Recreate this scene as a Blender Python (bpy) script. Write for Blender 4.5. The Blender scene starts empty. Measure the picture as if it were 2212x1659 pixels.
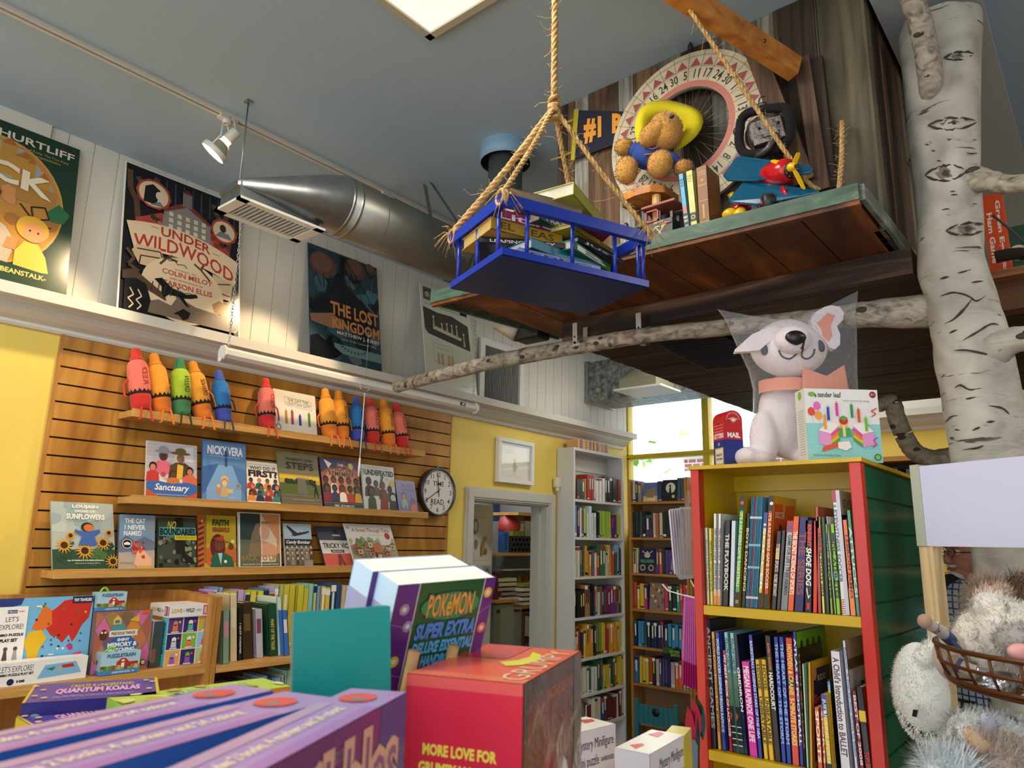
import bpy, math, random
from mathutils import Vector as V3, Matrix
random.seed(11)
SC=bpy.context.scene; COL=SC.collection
PI=math.pi
def V(*a): return V3(a)
X_=V(1,0,0); Y_=V(0,1,0); Z_=V(0,0,1)
# ---------------------------------------------------------------- camera
F=1564.1; YAW,PIT,ROL=[math.radians(a) for a in (40.02456,12.28818,1.18820)]; EYE=V(0,0,1.7)
_f=V(-math.sin(YAW)*math.cos(PIT),math.cos(YAW)*math.cos(PIT),math.sin(PIT))
_r=V(math.cos(YAW),math.sin(YAW),0); _u=_r.cross(_f)
CR=_r*math.cos(ROL)+_u*math.sin(ROL); CU=_u*math.cos(ROL)-_r*math.sin(ROL); CF=_f
cd=bpy.data.cameras.new('camera'); cam=bpy.data.objects.new('camera',cd); COL.objects.link(cam)
m=Matrix.Identity(4)
for i in range(3):
    m[i][0]=CR[i]; m[i][1]=CU[i]; m[i][2]=-CF[i]; m[i][3]=EYE[i]
cam.matrix_world=m
cd.sensor_width=36; cd.lens=F/2212*36; cd.clip_start=.02; cd.clip_end=200
cd.dof.use_dof=True; cd.dof.focus_distance=2.6; cd.dof.aperture_fstop=10
SC.camera=cam
# measured points: the line of sight through a spot of the photo met with a real plane
def ray(x,y): return (CR*(x-1106)-CU*(y-829.5)+CF*F).normalized()
def PX(x,y,c): d=ray(x,y); return EYE+d*(c/d.x)
def PY(x,y,c): d=ray(x,y); return EYE+d*(c/d.y)
def PZ(x,y,c): d=ray(x,y); return EYE+d*((c-1.7)/d.z)
def PD(x,y,D): d=ray(x,y); return EYE+d*(D/d.dot(CF))
# ---------------------------------------------------------------- materials
def lin(h):
    h=h.lstrip('#'); o=[]
    for i in (0,2,4):
        c=int(h[i:i+2],16)/255; o.append(c/12.92 if c<=.04045 else ((c+.055)/1.055)**2.4)
    return tuple(o)+(1,)
_M={}
def nm(n):
    mt=bpy.data.materials.new(n); mt.use_nodes=True; nt=mt.node_tree
    return mt,nt,nt.nodes['Principled BSDF']
def flat(h,r=.42,metal=0.,spec=.5,bump=0,bscale=40,sheen=0,var=.0,vs=8):
    k=('flat',h,r,metal,spec,bump,bscale,sheen,var,vs)
    if k in _M: return _M[k]
    mt,nt,b=nm('paint_'+h.lstrip('#')); b.inputs['Base Color'].default_value=lin(h)
    b.inputs['Roughness'].default_value=r; b.inputs['Metallic'].default_value=metal
    b.inputs['Specular IOR Level'].default_value=spec
    if sheen: b.inputs['Sheen Weight'].default_value=sheen; b.inputs['Sheen Roughness'].default_value=.4
    tc=None
    if bump or var:
        tc=nt.nodes.new('ShaderNodeTexCoord'); n=nt.nodes.new('ShaderNodeTexNoise')
        n.inputs['Scale'].default_value=bscale if bump else vs; n.inputs['Detail'].default_value=4
        nt.links.new(tc.outputs['Object'],n.inputs['Vector'])
        if bump:
            bp=nt.nodes.new('ShaderNodeBump'); bp.inputs['Strength'].default_value=bump; bp.inputs['Distance'].default_value=.01
            nt.links.new(n.outputs['Fac'],bp.inputs['Height']); nt.links.new(bp.outputs['Normal'],b.inputs['Normal'])
        if var:
            n2=n
            if bump:
                n2=nt.nodes.new('ShaderNodeTexNoise'); n2.inputs['Scale'].default_value=vs; n2.inputs['Detail'].default_value=5
                nt.links.new(tc.outputs['Object'],n2.inputs['Vector'])
            cr=nt.nodes.new('ShaderNodeValToRGB'); c=lin(h)
            cr.color_ramp.elements[0].position=.3; cr.color_ramp.elements[1].position=.7
            cr.color_ramp.elements[0].color=tuple(x*(1-var) for x in c[:3])+(1,)
            cr.color_ramp.elements[1].color=tuple(min(1,x*(1+var)) for x in c[:3])+(1,)
            nt.links.new(n2.outputs['Fac'],cr.inputs['Fac']); nt.links.new(cr.outputs['Color'],b.inputs['Base Color'])
    _M[k]=mt; return mt
def ramp2(nt,fac,stops):
    cr=nt.nodes.new('ShaderNodeValToRGB'); e=cr.color_ramp.elements
    e[0].position=stops[0][0]; e[0].color=lin(stops[0][1]); e[1].position=stops[-1][0]; e[1].color=lin(stops[-1][1])
    for p,c in stops[1:-1]:
        n=e.new(p); n.color=lin(c)
    nt.links.new(fac,cr.inputs['Fac']); return cr.outputs['Color']
def grain(name,stops,sc=(3,3,3),r=.5,bump=.15,detail=6,dist=1.2,spec=.4,patch=None,coat=0):
    """wood / bark / stained board: stretched noise; sc small along the grain"""
    k=('grain',name)
    if k in _M: return _M[k]
    mt,nt,b=nm(name); tc=nt.nodes.new('ShaderNodeTexCoord'); mp=nt.nodes.new('ShaderNodeMapping')
    mp.inputs['Scale'].default_value=sc; nt.links.new(tc.outputs['Object'],mp.inputs['Vector'])
    n=nt.nodes.new('ShaderNodeTexNoise'); n.inputs['Scale'].default_value=1; n.inputs['Detail'].default_value=detail; n.inputs['Distortion'].default_value=dist
    nt.links.new(mp.outputs['Vector'],n.inputs['Vector'])
    col=ramp2(nt,n.outputs['Fac'],stops)
    if patch:
        n2=nt.nodes.new('ShaderNodeTexNoise'); n2.inputs['Scale'].default_value=patch[1]; n2.inputs['Detail'].default_value=6
        nt.links.new(tc.outputs['Object'],n2.inputs['Vector'])
        r2=nt.nodes.new('ShaderNodeValToRGB'); r2.color_ramp.elements[0].position=patch[2]; r2.color_ramp.elements[1].position=patch[3]
        nt.links.new(n2.outputs['Fac'],r2.inputs['Fac']); mx=nt.nodes.new('ShaderNodeMix'); mx.data_type='RGBA'
        nt.links.new(r2.outputs['Color'],mx.inputs[0]); nt.links.new(col,mx.inputs[6]); mx.inputs[7].default_value=lin(patch[0])
        col=mx.outputs[2]
    nt.links.new(col,b.inputs['Base Color']); b.inputs['Roughness'].default_value=r; b.inputs['Specular IOR Level'].default_value=spec
    if coat: b.inputs['Coat Weight'].default_value=coat; b.inputs['Coat Roughness'].default_value=.25
    bp=nt.nodes.new('ShaderNodeBump'); bp.inputs['Strength'].default_value=bump; bp.inputs['Distance'].default_value=.004
    nt.links.new(n.outputs['Fac'],bp.inputs['Height']); nt.links.new(bp.outputs['Normal'],b.inputs['Normal'])
    _M[k]=mt; return mt
def glow(h,s):
    k=('glow',h,s)
    if k in _M: return _M[k]
    mt,nt,b=nm('lamp_glow'); b.inputs['Base Color'].default_value=lin(h); b.inputs['Emission Color'].default_value=lin(h); b.inputs['Emission Strength'].default_value=s
    _M[k]=mt; return mt
def clear(name,h='ffffff',alpha=.2,r=.08,bump=0,bs=20,gl=False):
    k=('clear',name)
    if k in _M: return _M[k]
    mt=bpy.data.materials.new(name); mt.use_nodes=True; nt=mt.node_tree; nt.nodes.clear()
    o=nt.nodes.new('ShaderNodeOutputMaterial'); t=nt.nodes.new('ShaderNodeBsdfTransparent'); g=nt.nodes.new('ShaderNodeBsdfGlossy' if gl else 'ShaderNodeBsdfPrincipled'); mx=nt.nodes.new('ShaderNodeMixShader')
    g.inputs['Color' if gl else 'Base Color'].default_value=lin(h); g.inputs['Roughness'].default_value=r
    fr=nt.nodes.new('ShaderNodeLayerWeight'); pw=nt.nodes.new('ShaderNodeMath'); pw.operation='POWER'; pw.inputs[1].default_value=3.5; m8=nt.nodes.new('ShaderNodeMath'); m8.operation='MULTIPLY_ADD'; m8.inputs[1].default_value=.75; m8.inputs[2].default_value=.03; nt.links.new(fr.outputs['Facing'],pw.inputs[0]); nt.links.new(pw.outputs[0],m8.inputs[0])
    ad=nt.nodes.new('ShaderNodeMath'); ad.operation='ADD'; ad.use_clamp=True; ad.inputs[1].default_value=alpha
    nt.links.new(m8.outputs[0],ad.inputs[0]); nt.links.new(ad.outputs[0],mx.inputs[0])
    nt.links.new(t.outputs[0],mx.inputs[1]); nt.links.new(g.outputs[0],mx.inputs[2]); nt.links.new(mx.outputs[0],o.inputs[0])
    if bump:
        tc=nt.nodes.new('ShaderNodeTexCoord'); n=nt.nodes.new('ShaderNodeTexNoise'); n.inputs['Scale'].default_value=bs; n.inputs['Detail'].default_value=5; n.inputs['Distortion'].default_value=2
        bp=nt.nodes.new('ShaderNodeBump'); bp.inputs['Strength'].default_value=bump; bp.inputs['Distance'].default_value=.02
        nt.links.new(tc.outputs['Object'],n.inputs['Vector']); nt.links.new(n.outputs['Fac'],bp.inputs['Height']); nt.links.new(bp.outputs['Normal'],g.inputs['Normal']); nt.links.new(bp.outputs['Normal'],fr.inputs['Normal'])
    _M[k]=mt; return mt
# ---------------------------------------------------------------- objects
def props(o,label=None,cat=None,group=None,kind=None):
    if label: o['label']=label
    if cat: o['category']=cat
    if group: o['group']=group
    if kind: o['kind']=kind
    return o
def thing(name,label,cat,loc,group=None):
    o=bpy.data.objects.new(name,None); COL.objects.link(o); o.location=loc; o.empty_display_size=.02
    return props(o,label,cat,group)
_ORG={}
class MB:
    def __init__(s): s.v=[];s.f=[];s.mi=[];s.sm=[];s.mats=[];s.T=None
    def add(s,vs,fs,mat,smooth=False):
        if isinstance(mat,str): mat=flat(mat)
        if mat not in s.mats: s.mats.append(mat)
        k=s.mats.index(mat); b=len(s.v)
        if s.T is None: s.v+= [tuple(p) for p in vs]
        else: s.v+=[tuple(s.T@V3(p)) for p in vs]
        for f in fs: s.f.append([b+i for i in f]); s.mi.append(k); s.sm.append(smooth)
        return s
    def obox(s,O,U,W,N,mat):
        O=V3(O);p=[O,O+U,O+U+W,O+W];p+= [q+N for q in p]
        return s.add(p,[(3,2,1,0),(4,5,6,7),(0,1,5,4),(1,2,6,5),(2,3,7,6),(3,0,4,7)],mat)
    def box(s,a,b,mat): return s.obox(V(*a),V(b[0]-a[0],0,0),V(0,b[1]-a[1],0),V(0,0,b[2]-a[2]),mat)
    def rbox(s,c,size,rad,mat,n=4,R=None):
        """rounded box"""
        hx,hy,hz=[x/2-rad for x in size]; c=V3(c); vs=[];fs=[]
        nu,nv=4*n+4,2*n+2
        for j in range(nv):
            jj=j if j<=n else j-1; th=PI*jj/(2*n); sz=1 if j<=n else -1
            for i in range(nu):
                q=i//(n+1); k=i%(n+1); ph=PI/2*(q+k/n)
                sx=1 if q in(0,3) else -1; sy=1 if q in(0,1) else -1
                p=V(sx*hx+rad*math.sin(th)*math.cos(ph),sy*hy+rad*math.sin(th)*math.sin(ph),sz*hz+rad*math.cos(th))
                if R: p=R@p
                vs.append(c+p)
        for j in range(nv-1):
            for i in range(nu): fs.append((j*nu+i,j*nu+(i+1)%nu,(j+1)*nu+(i+1)%nu,(j+1)*nu+i))
        fs.append(tuple(range(nu))[::-1]); fs.append(tuple((nv-1)*nu+i for i in range(nu)))
        return s.add(vs,fs,mat,True)
    def tube(s,pts,r,mat,n=8,caps=True,smooth=True,sx=1.):
        pts=[V3(p) for p in pts]; m=len(pts); rs=r if isinstance(r,(list,tuple)) else [r]*m
        vs=[];fs=[];up=None
        for i,p in enumerate(pts):
            t=(pts[min(i+1,m-1)]-pts[max(i-1,0)]); t=t.normalized() if t.length>1e-9 else Z_
            if up is None: up=t.orthogonal().normalized()
            up=(up-t*up.dot(t)); up=up.normalized() if up.length>1e-6 else t.orthogonal().normalized()
            w=t.cross(up)
            for k in range(n):
                a=2*PI*k/n; vs.append(p+(up*math.cos(a)*sx+w*math.sin(a))*rs[i])
        for i in range(m-1):
            for k in range(n): fs.append((i*n+k,i*n+(k+1)%n,(i+1)*n+(k+1)%n,(i+1)*n+k))
        if caps: fs.append(tuple(range(n))[::-1]); fs.append(tuple((m-1)*n+k for k in range(n)))
        return s.add(vs,fs,mat,smooth)
    def lathe(s,prof,mat,n=20,O=None,A=None,smooth=True,cap=True):
        """prof: (radius, height) along axis A from O"""
        O=V3(O) if O is not None else V(0,0,0); A=(V3(A) if A is not None else Z_).normalized(); a=A.orthogonal().normalized(); b=A.cross(a)
        vs=[];fs=[];m=len(prof)
        for r,h in prof:
            for k in range(n):
                t=2*PI*k/n; vs.append(O+A*h+(a*math.cos(t)+b*math.sin(t))*r)
        for i in range(m-1):
            for k in range(n): fs.append((i*n+k,i*n+(k+1)%n,(i+1)*n+(k+1)%n,(i+1)*n+k))
        if cap:
            if prof[0][0]>1e-6: fs.append(tuple(range(n))[::-1])
            if prof[-1][0]>1e-6 and abs(prof[-1][1]-prof[-2][1])>1e-6: fs.append(tuple((m-1)*n+k for k in range(n)))
        return s.add(vs,fs,mat,smooth)
    def ell(s,c,r,mat,R=None,nu=16,nv=10,fn=None):
        c=V3(c); r=(r,r,r) if not isinstance(r,(tuple,list)) else r; vs=[];fs=[]
        for j in range(nv+1):
            th=PI*j/nv
            for i in range(nu):
                ph=2*PI*i/nu; d=V(math.sin(th)*math.cos(ph),math.sin(th)*math.sin(ph),math.cos(th))
                k=fn(d) if fn else 1
                p=V(d.x*r[0],d.y*r[1],d.z*r[2])*k
                vs.append(c+(R@p if R else p))
        for j in range(nv):
            for i in range(nu): fs.append((j*nu+i,j*nu+(i+1)%nu,(j+1)*nu+(i+1)%nu,(j+1)*nu+i))
        return s.add(vs,fs,mat,True)
    def prism(s,poly,O,U,W,N,mat,smooth=False):
        """2-D polygon (u,w) in plane O+uU+wW, extruded by N"""
        O=V3(O); n=len(poly); a=[O+U*u+W*w for u,w in poly]; b=[p+N for p in a]
        s.add(a+b,[tuple(range(n))[::-1],tuple(range(n,2*n))],mat)
        if smooth:
            return s.add(a+b,[(i,(i+1)%n,(i+1)%n+n,i+n) for i in range(n)],mat,True)
        return s.add(a+b,[(i,(i+1)%n,(i+1)%n+n,i+n) for i in range(n)],mat)
    def build(s,name,parent=None,origin=None,sub=0,bev=0,skin=None):
        if parent is not None: o0=_ORG.get(parent.name,V(0,0,0)) if parent.type!='EMPTY' else parent.location
        if parent is None:
            if origin is None:
                xs=list(zip(*s.v)); origin=V((min(xs[0])+max(xs[0]))/2,(min(xs[1])+max(xs[1]))/2,min(xs[2]))
            o0=V3(origin)
        me=bpy.data.meshes.new(name); o0=V3(o0)
        me.from_pydata([(p[0]-o0.x,p[1]-o0.y,p[2]-o0.z) for p in s.v],[],s.f)
        for mt in s.mats: me.materials.append(mt)
        me.polygons.foreach_set('material_index',s.mi); me.polygons.foreach_set('use_smooth',s.sm)
        o=bpy.data.objects.new(name,me); COL.objects.link(o)
        if parent is not None: o.parent=parent
        else: o.location=o0
        _ORG[o.name]=o0
        if bev:
            md=o.modifiers.new('bevel','BEVEL'); md.width=bev; md.segments=2; md.limit_method='ANGLE'
        if sub:
            md=o.modifiers.new('subdivision','SUBSURF'); md.levels=sub; md.render_levels=sub
        return o
def struct(mb,name,origin=None): return props(mb.build(name,None,origin),kind='structure')
# ---------------------------------------------------------------- printed art
_T={}
def glyphs(s,bold=0.,shear=0.,sp=1.):
    k=(s,bold,shear,sp)
    if k in _T: return _T[k]
    c=bpy.data.curves.new('t','FONT'); c.body=s; c.resolution_u=2; c.offset=bold; c.shear=shear; c.fill_mode='FRONT'; c.space_character=sp
    o=bpy.data.objects.new('t',c); me=o.to_mesh()
    vs=[(v.co.x,v.co.y) for v in me.vertices]; fs=[tuple(p.vertices) for p in me.polygons]
    o.to_mesh_clear(); bpy.data.objects.remove(o); bpy.data.curves.remove(c)
    if not vs: vs=[(0,0),(1,0),(1,1)]; fs=[]
    x0=min(p[0] for p in vs);x1=max(p[0] for p in vs);y0=min(p[1] for p in vs);y1=max(p[1] for p in vs)
    w=max(x1-x0,1e-4);h=max(y1-y0,1e-4)
    r=([((x-x0)/w,(y-y0)/h) for x,y in vs],fs,w/h); _T[k]=r; return r
class Art:
    """flat printing on a face: (u,v) in 0..1 over O,U,W; each layer a hair above the last"""
    def __init__(s,mb,O,U,W,N=None,step=.00012,r=.35,start=1):
        s.mb=mb;s.O=V3(O);s.U=V3(U);s.W=V3(W);s.N=(N if N is not None else s.U.cross(s.W)).normalized();s.l=start;s.st=step;s.r=r;s.a=s.U.length/s.W.length
    def P(s,u,v): return s.O+s.U*u+s.W*v+s.N*(s.l*s.st)
    def col(s,c): return flat(c,s.r) if isinstance(c,str) else c
    def poly(s,pts,c,keep=0):
        s.mb.add([s.P(u,v) for u,v in pts],[tuple(range(len(pts)))],s.col(c)); s.l+=0 if keep else 1; return s
    def rect(s,a,b,c2,d,c,keep=0): return s.poly([(a,b),(c2,b),(c2,d),(a,d)],c,keep)
    def circ(s,u,v,r,c,ry=None,n=20,keep=0,a0=0,a1=2*PI):
        ry=(r*s.a) if ry is None else ry
        full=abs(a1-a0-2*PI)<1e-6; m=n if full else n+1
        return s.poly([(u+r*math.cos(a0+(a1-a0)*k/n),v+ry*math.sin(a0+(a1-a0)*k/n)) for k in range(m)],c,keep)
    def line(s,pts,w,c,keep=0):
        for (a,b),(c2,d) in zip(pts[:-1],pts[1:]):
            du=(c2-a)*s.a;dv=d-b;L=math.hypot(du,dv) or 1; nu=-dv/L*w/2/s.a; nv=du/L*w/2
            s.mb.add([s.P(a+nu,b+nv),s.P(a-nu,b-nv),s.P(c2-nu,d-nv),s.P(c2+nu,d+nv)],[(0,1,2,3)],s.col(c))
        s.l+=0 if keep else 1; return s
    def text(s,t,u0,v0,u1,v1,c,bold=.02,shear=0,fit=True,warp=None,keep=0,al='l'):
        g,fs,asp=glyphs(t,bold,shear); w=u1-u0;h=v1-v0
        if not fit:
            wn=asp*h/s.a
            if wn<w:
                if al=='c': u0+=(w-wn)/2
                elif al=='r': u0+=w-wn
                w=wn
            else: h2=h*w/wn; v0+=(h-h2)/2; h=h2
        pts=[]
        for x,y in g:
            u=u0+w*x; v=v0+h*y
            if warp: u,v=warp(u,v)
            pts.append(s.P(u,v))
        s.mb.add(pts,fs,s.col(c)); s.l+=0 if keep else 1; return s
    def person(s,u,v,h,skin,top,hair,w=None,keep=0):
        w=w or h*.42/s.a
        s.poly([(u-w,v),(u-w*.85,v+h*.45),(u-w*.4,v+h*.58),(u+w*.4,v+h*.58),(u+w*.85,v+h*.45),(u+w,v)],top)
        s.circ(u,v+h*.8,h*.2/s.a,hair,ry=h*.23,n=12); s.circ(u,v+h*.74,h*.145/s.a,skin,ry=h*.17,n=12); return s
def blobs(A,n,u0,v0,u1,v1,cols,r0=.02,r1=.08,seed=1):
    rd=random.Random(seed)
    for i in range(n):
        u=rd.uniform(u0,u1);v=rd.uniform(v0,v1);r=rd.uniform(r0,r1);k=rd.randint(5,8);a=rd.random()*6
        pts=[(min(max(u+r*math.cos(a+2*PI*j/k)*rd.uniform(.6,1),0),1),min(max(v+r*A.a*math.sin(a+2*PI*j/k)*rd.uniform(.6,1),0),1)) for j in range(k)]
        A.poly(pts,cols[rd.randrange(len(cols))])
WORLD=1.2;EXPO=1.1;LAMP=.6;SPOT=18;PANEL=14;SUN=6
# ---------------------------------------------------------------- shared materials
YEL=flat('e2c85c',.55,bump=.08,bscale=60); WHT=flat('d9d8d0',.5,bump=.05,bscale=50); WHT2=flat('e2e2dc',.4)
CEI=flat('a4bccc',.75,bump=.05,bscale=90); TRIM=flat('cfcdc4',.38)
SLAT=grain('maple_slatwall',[(.3,'8f5c20'),(.5,'ad7a30'),(.72,'c28f44')],(6,6,1.3),.42,.05,dist=1.6)
SLATD=flat('2c1608',.7)
SHELF=grain('oak_shelf',[(.3,'b07f42'),(.55,'c59552'),(.75,'d2a562')],(40,2.5,40),.4,.05)
SHELFX=grain('oak_shelf_x',[(.3,'9c6a30'),(.55,'b07c3e'),(.75,'c08c4a')],(2.5,40,40),.4,.05)
OAKV=grain('oak_upright',[(.3,'9c6a30'),(.55,'b07c3e'),(.75,'c08c4a')],(30,30,2.5),.4,.05)
STEEL=flat('9a9ea0',.32,metal=.9,bump=.08,bscale=25,var=.12,vs=12)
GALV=grain('galvanised',[(.35,'565a58'),(.5,'7d827e'),(.7,'a5a9a4')],(26,26,26),.42,.05,dist=.4)
_M[('grain','galvanised')].node_tree.nodes['Principled BSDF'].inputs['Metallic'].default_value=.55
BLK=flat('141414',.5); CHR=flat('c9cccf',.2,metal=.9)
WL=-3.2; CZ=3.33
# ---------------------------------------------------------------- room shell
mb=MB(); mb.box((-3.5,-3.2,CZ),(4.2,5.5,CZ+.12),CEI); struct(mb,'ceiling')
mb=MB(); mb.box((-5.6,-3.2,-.1),(4.2,5.5,0),grain('floor_boards',[(.3,'5b4630'),(.6,'7a6245')],(1.5,20,20),.4,.1)); struct(mb,'floor')
DY0,DY1,DZ=3.44,4.235,1.965
mb=MB()
for a,b in (((-3.32,-3.2,0),(WL,DY0,2.55)),((-3.32,DY0,DZ),(WL,DY1,2.55)),((-3.32,DY1,0),(WL,5.35,2.55))): mb.box(a,b,YEL)
struct(mb,'wall_left')
# upper wall of bead board above the ledge
mb=MB(); mb.box((-3.32,-3.2,2.55),(WL-.004,5.35,CZ),WHT)
y=-3.2; rd=random.Random(3)
while y<5.3:
    mb.box((WL-.006,y+.0018,2.55),(WL,min(y+.098,5.35),CZ),WHT); y+=.1
struct(mb,'wall_left_upper')
mb=MB(); mb.box((WL,-.4,3.13),(WL+.012,.83,CZ),WHT); struct(mb,'trim_1')
prof=[(0,2.475),(.012,2.475),(.018,2.485),(.018,2.497),(.028,2.502),(.045,2.507),(.07,2.522),(.083,2.536),(.083,2.546),(.1,2.55),(.102,2.556),(.15,2.556),(.15,2.6),(0,2.6)]
mb=MB(); mb.prism([(a,b-2.475) for a,b in prof],V(WL,-3.2,2.475),X_,Z_,V(0,8.47,0),TRIM); struct(mb,'trim_2')
# door casing and jamb
mb=MB(); TR2=flat('bdbcb2',.35)
w_=.07
for a,b in (((DY0-w_,0),(DY0,DZ)),((DY1,0),(DY1+w_,DZ)),((DY0-w_,DZ),(DY1+w_,DZ+.075))):
    mb.box((WL,a[0],a[1]),(WL+.018,b[0],b[1]),TR2)
for a,b in (((DY0-w_+.012,0),(DY0-.012,DZ+.012)),((DY1+.012,0),(DY1+w_-.012,DZ+.012)),((DY0-w_+.012,DZ+.012),(DY1+w_-.012,DZ+.063))):
    mb.box((WL+.018,a[0],a[1]),(WL+.026,b[0],b[1]),TR2)
mb.box((-3.34,DY1-.012,0),(WL+.004,DY1,DZ),TR2); mb.box((-3.34,DY0,0),(WL+.004,DY0+.012,DZ),TR2); mb.box((-3.34,DY0,DZ-.012),(WL+.004,DY1,DZ),TR2)
mb.box((-3.28,DY1-.03,0),(-3.25,DY1-.012,DZ),TR2)
struct(mb,'trim_3')
# far wall with the window
WY=5.36; mb=MB()
mb.box((-3.3,WY,0),(-1.35,WY+.15,1.75),YEL); mb.box((-3.3,WY,2.9),(-1.35,WY+.15,CZ),WHT2)
mb.box((-1.35,WY,0),(4.2,WY+.15,2.55),YEL); mb.box((-1.35,WY,2.55),(4.2,WY+.15,CZ),WHT)
struct(mb,'wall_far')
mb=MB(); mb.prism([(a,b-2.475) for a,b in prof],V(-1.35,WY,2.475),-Y_,Z_,V(5.5,0,0),TRIM); struct(mb,'trim_4')
YF=flat('d8c233',.4); mb=MB()
def fr(x0,x1,z0,z1,d=.05):
    mb.box((x0,WY+.02,z0),(x1,WY+.1,z1),YF); 
    if x1-x0>z1-z0: mb.box((x0,WY+.005,z0+.012),(x1,WY+.02,z1-.012),YF)
    else: mb.box((x0+.012,WY+.005,z0),(x1-.012,WY+.02,z1),YF)
fr(-3.3,-1.35,2.405,2.445); fr(-2.52,-2.465,1.75,2.405); fr(-2.52,-2.465,2.445,2.9); fr(-3.23,-3.2,1.75,2.9); fr(-1.4,-1.35,1.75,2.9); fr(-3.3,-1.35,1.75,1.79); fr(-3.3,-1.35,2.88,2.9)
wf=struct(mb,'window_1')
mb=MB(); mb.box((-3.2,WY+.05,1.79),(-1.4,WY+.054,2.88),clear('window_glass','ffffff',.0,.02,gl=True)); mb.build('pane',wf,None)
# boxed beam over the birch post, with its edge board
BM=flat('a3b3bd',.5,bump=.1,bscale=60); mb=MB(); mb.box((-.37,-3.2,3.255),(-.15,5.36,CZ-.001),BM); mb.box((-.385,-3.2,3.24),(-.135,5.36,3.255),flat('b9c2c6',.5)); struct(mb,'trim_5')
# ---------------------------------------------------------------- slat wall
SZ=[2.417-k*.0707 for k in range(17)]
mb=MB(); mb.box((WL+.001,.99,1.0),(WL+.006,3.205,2.475),SLATD)
prev=2.475
for z in SZ+[1.2]:
    mb.box((WL+.006,.993,z+.0035),(WL+.02,3.2,prev-.0035),SLAT); prev=z
mb.box((WL+.001,.982,1.2),(WL+.021,.993,2.475),OAKV); mb.box((WL+.001,3.2,1.2),(WL+.021,3.207,2.475),OAKV)
sw=mb.build('slatwall_panel'); props(sw,'golden maple slatwall panel with dark horizontal grooves on the yellow wall','slatwall')
def wshelf(y0,y1,z,lab,x1=-3.05):
    mb=MB(); mb.obox(V(WL+.02,y0,z-.028),V(x1-WL-.02,0,0),V(0,y1-y0,0),V(0,0,.028),SHELF)
    mb.box((x1-.012,y0,z),(x1,y1,z+.006),SHELF)
    o=mb.build('wall_shelf',bev=.0015); props(o,lab,'shelf'); return o
wshelf(1.235,2.87,2.195,'top display shelf on the slatwall holding the plush crayons')
wshelf(1.275,2.915,1.848,'middle display shelf on the slatwall, under the top crayon shelf')
wshelf(1.037,2.72,1.56,'lowest display shelf on the slatwall, longest one near the puzzles')
# ---------------------------------------------------------------- ceiling light, track, duct, flue
t=thing('ceiling_light','square recessed ceiling light with prismatic diffuser, cream glow','ceiling light',V(-1.2,1.1,3.31))
mb=MB(); X0,X1,Y0,Y1=-1.575,-.965,.205,1.418
for a,b in (((X0,Y0),(X0+.025,Y1)),((X1-.025,Y0),(X1,Y1)),((X0,Y0),(X1,Y0+.025)),((X0,Y1-.025),(X1,Y1))): mb.box((a[0],a[1],3.312),(b[0],b[1],3.332),flat('b9b4a4',.4))
mb.build('frame',t)
mb=MB(); mb.box((X0+.024,Y0+.024,3.320),(X1-.024,Y1-.024,3.326),glow('fff2cf',LAMP)); 
dif=mb.build('diffuser',t)
dm=dif.data.materials[0].node_tree; tc=dm.nodes.new('ShaderNodeTexCoord'); vo=dm.nodes.new('ShaderNodeTexVoronoi'); vo.inputs['Scale'].default_value=90; vo.inputs['Randomness'].default_value=0
dm.links.new(tc.outputs['Object'],vo.inputs['Vector']); mr=dm.nodes.new('ShaderNodeMapRange'); mr.inputs[1].default_value=0; mr.inputs[2].default_value=.6; mr.inputs[3].default_value=LAMP*1.1; mr.inputs[4].default_value=LAMP*.75
dm.links.new(vo.outputs['Distance'],mr.inputs[0]); dm.links.new(mr.outputs[0],dm.nodes['Principled BSDF'].inputs['Emission Strength'])
TW=flat('cfccc2',.35)
mb=MB(); TX=-2.53
for a,b in (((-.018,0),(-.006,.02)),((.006,0),(.018,.02)),((-.018,.012),(.018,.02))): mb.box((TX+a[0],-2.5,CZ-.02+a[1]),(TX+b[0],4.6,CZ-.02+b[1]),TW)
mb.box((TX-.006,-2.5,CZ-.008),(TX+.006,4.6,CZ-.006),flat('5a3a2a',.5)); props(mb.build('light_track'),'long white lighting track screwed to the blue-grey ceiling','lighting track')
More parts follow.
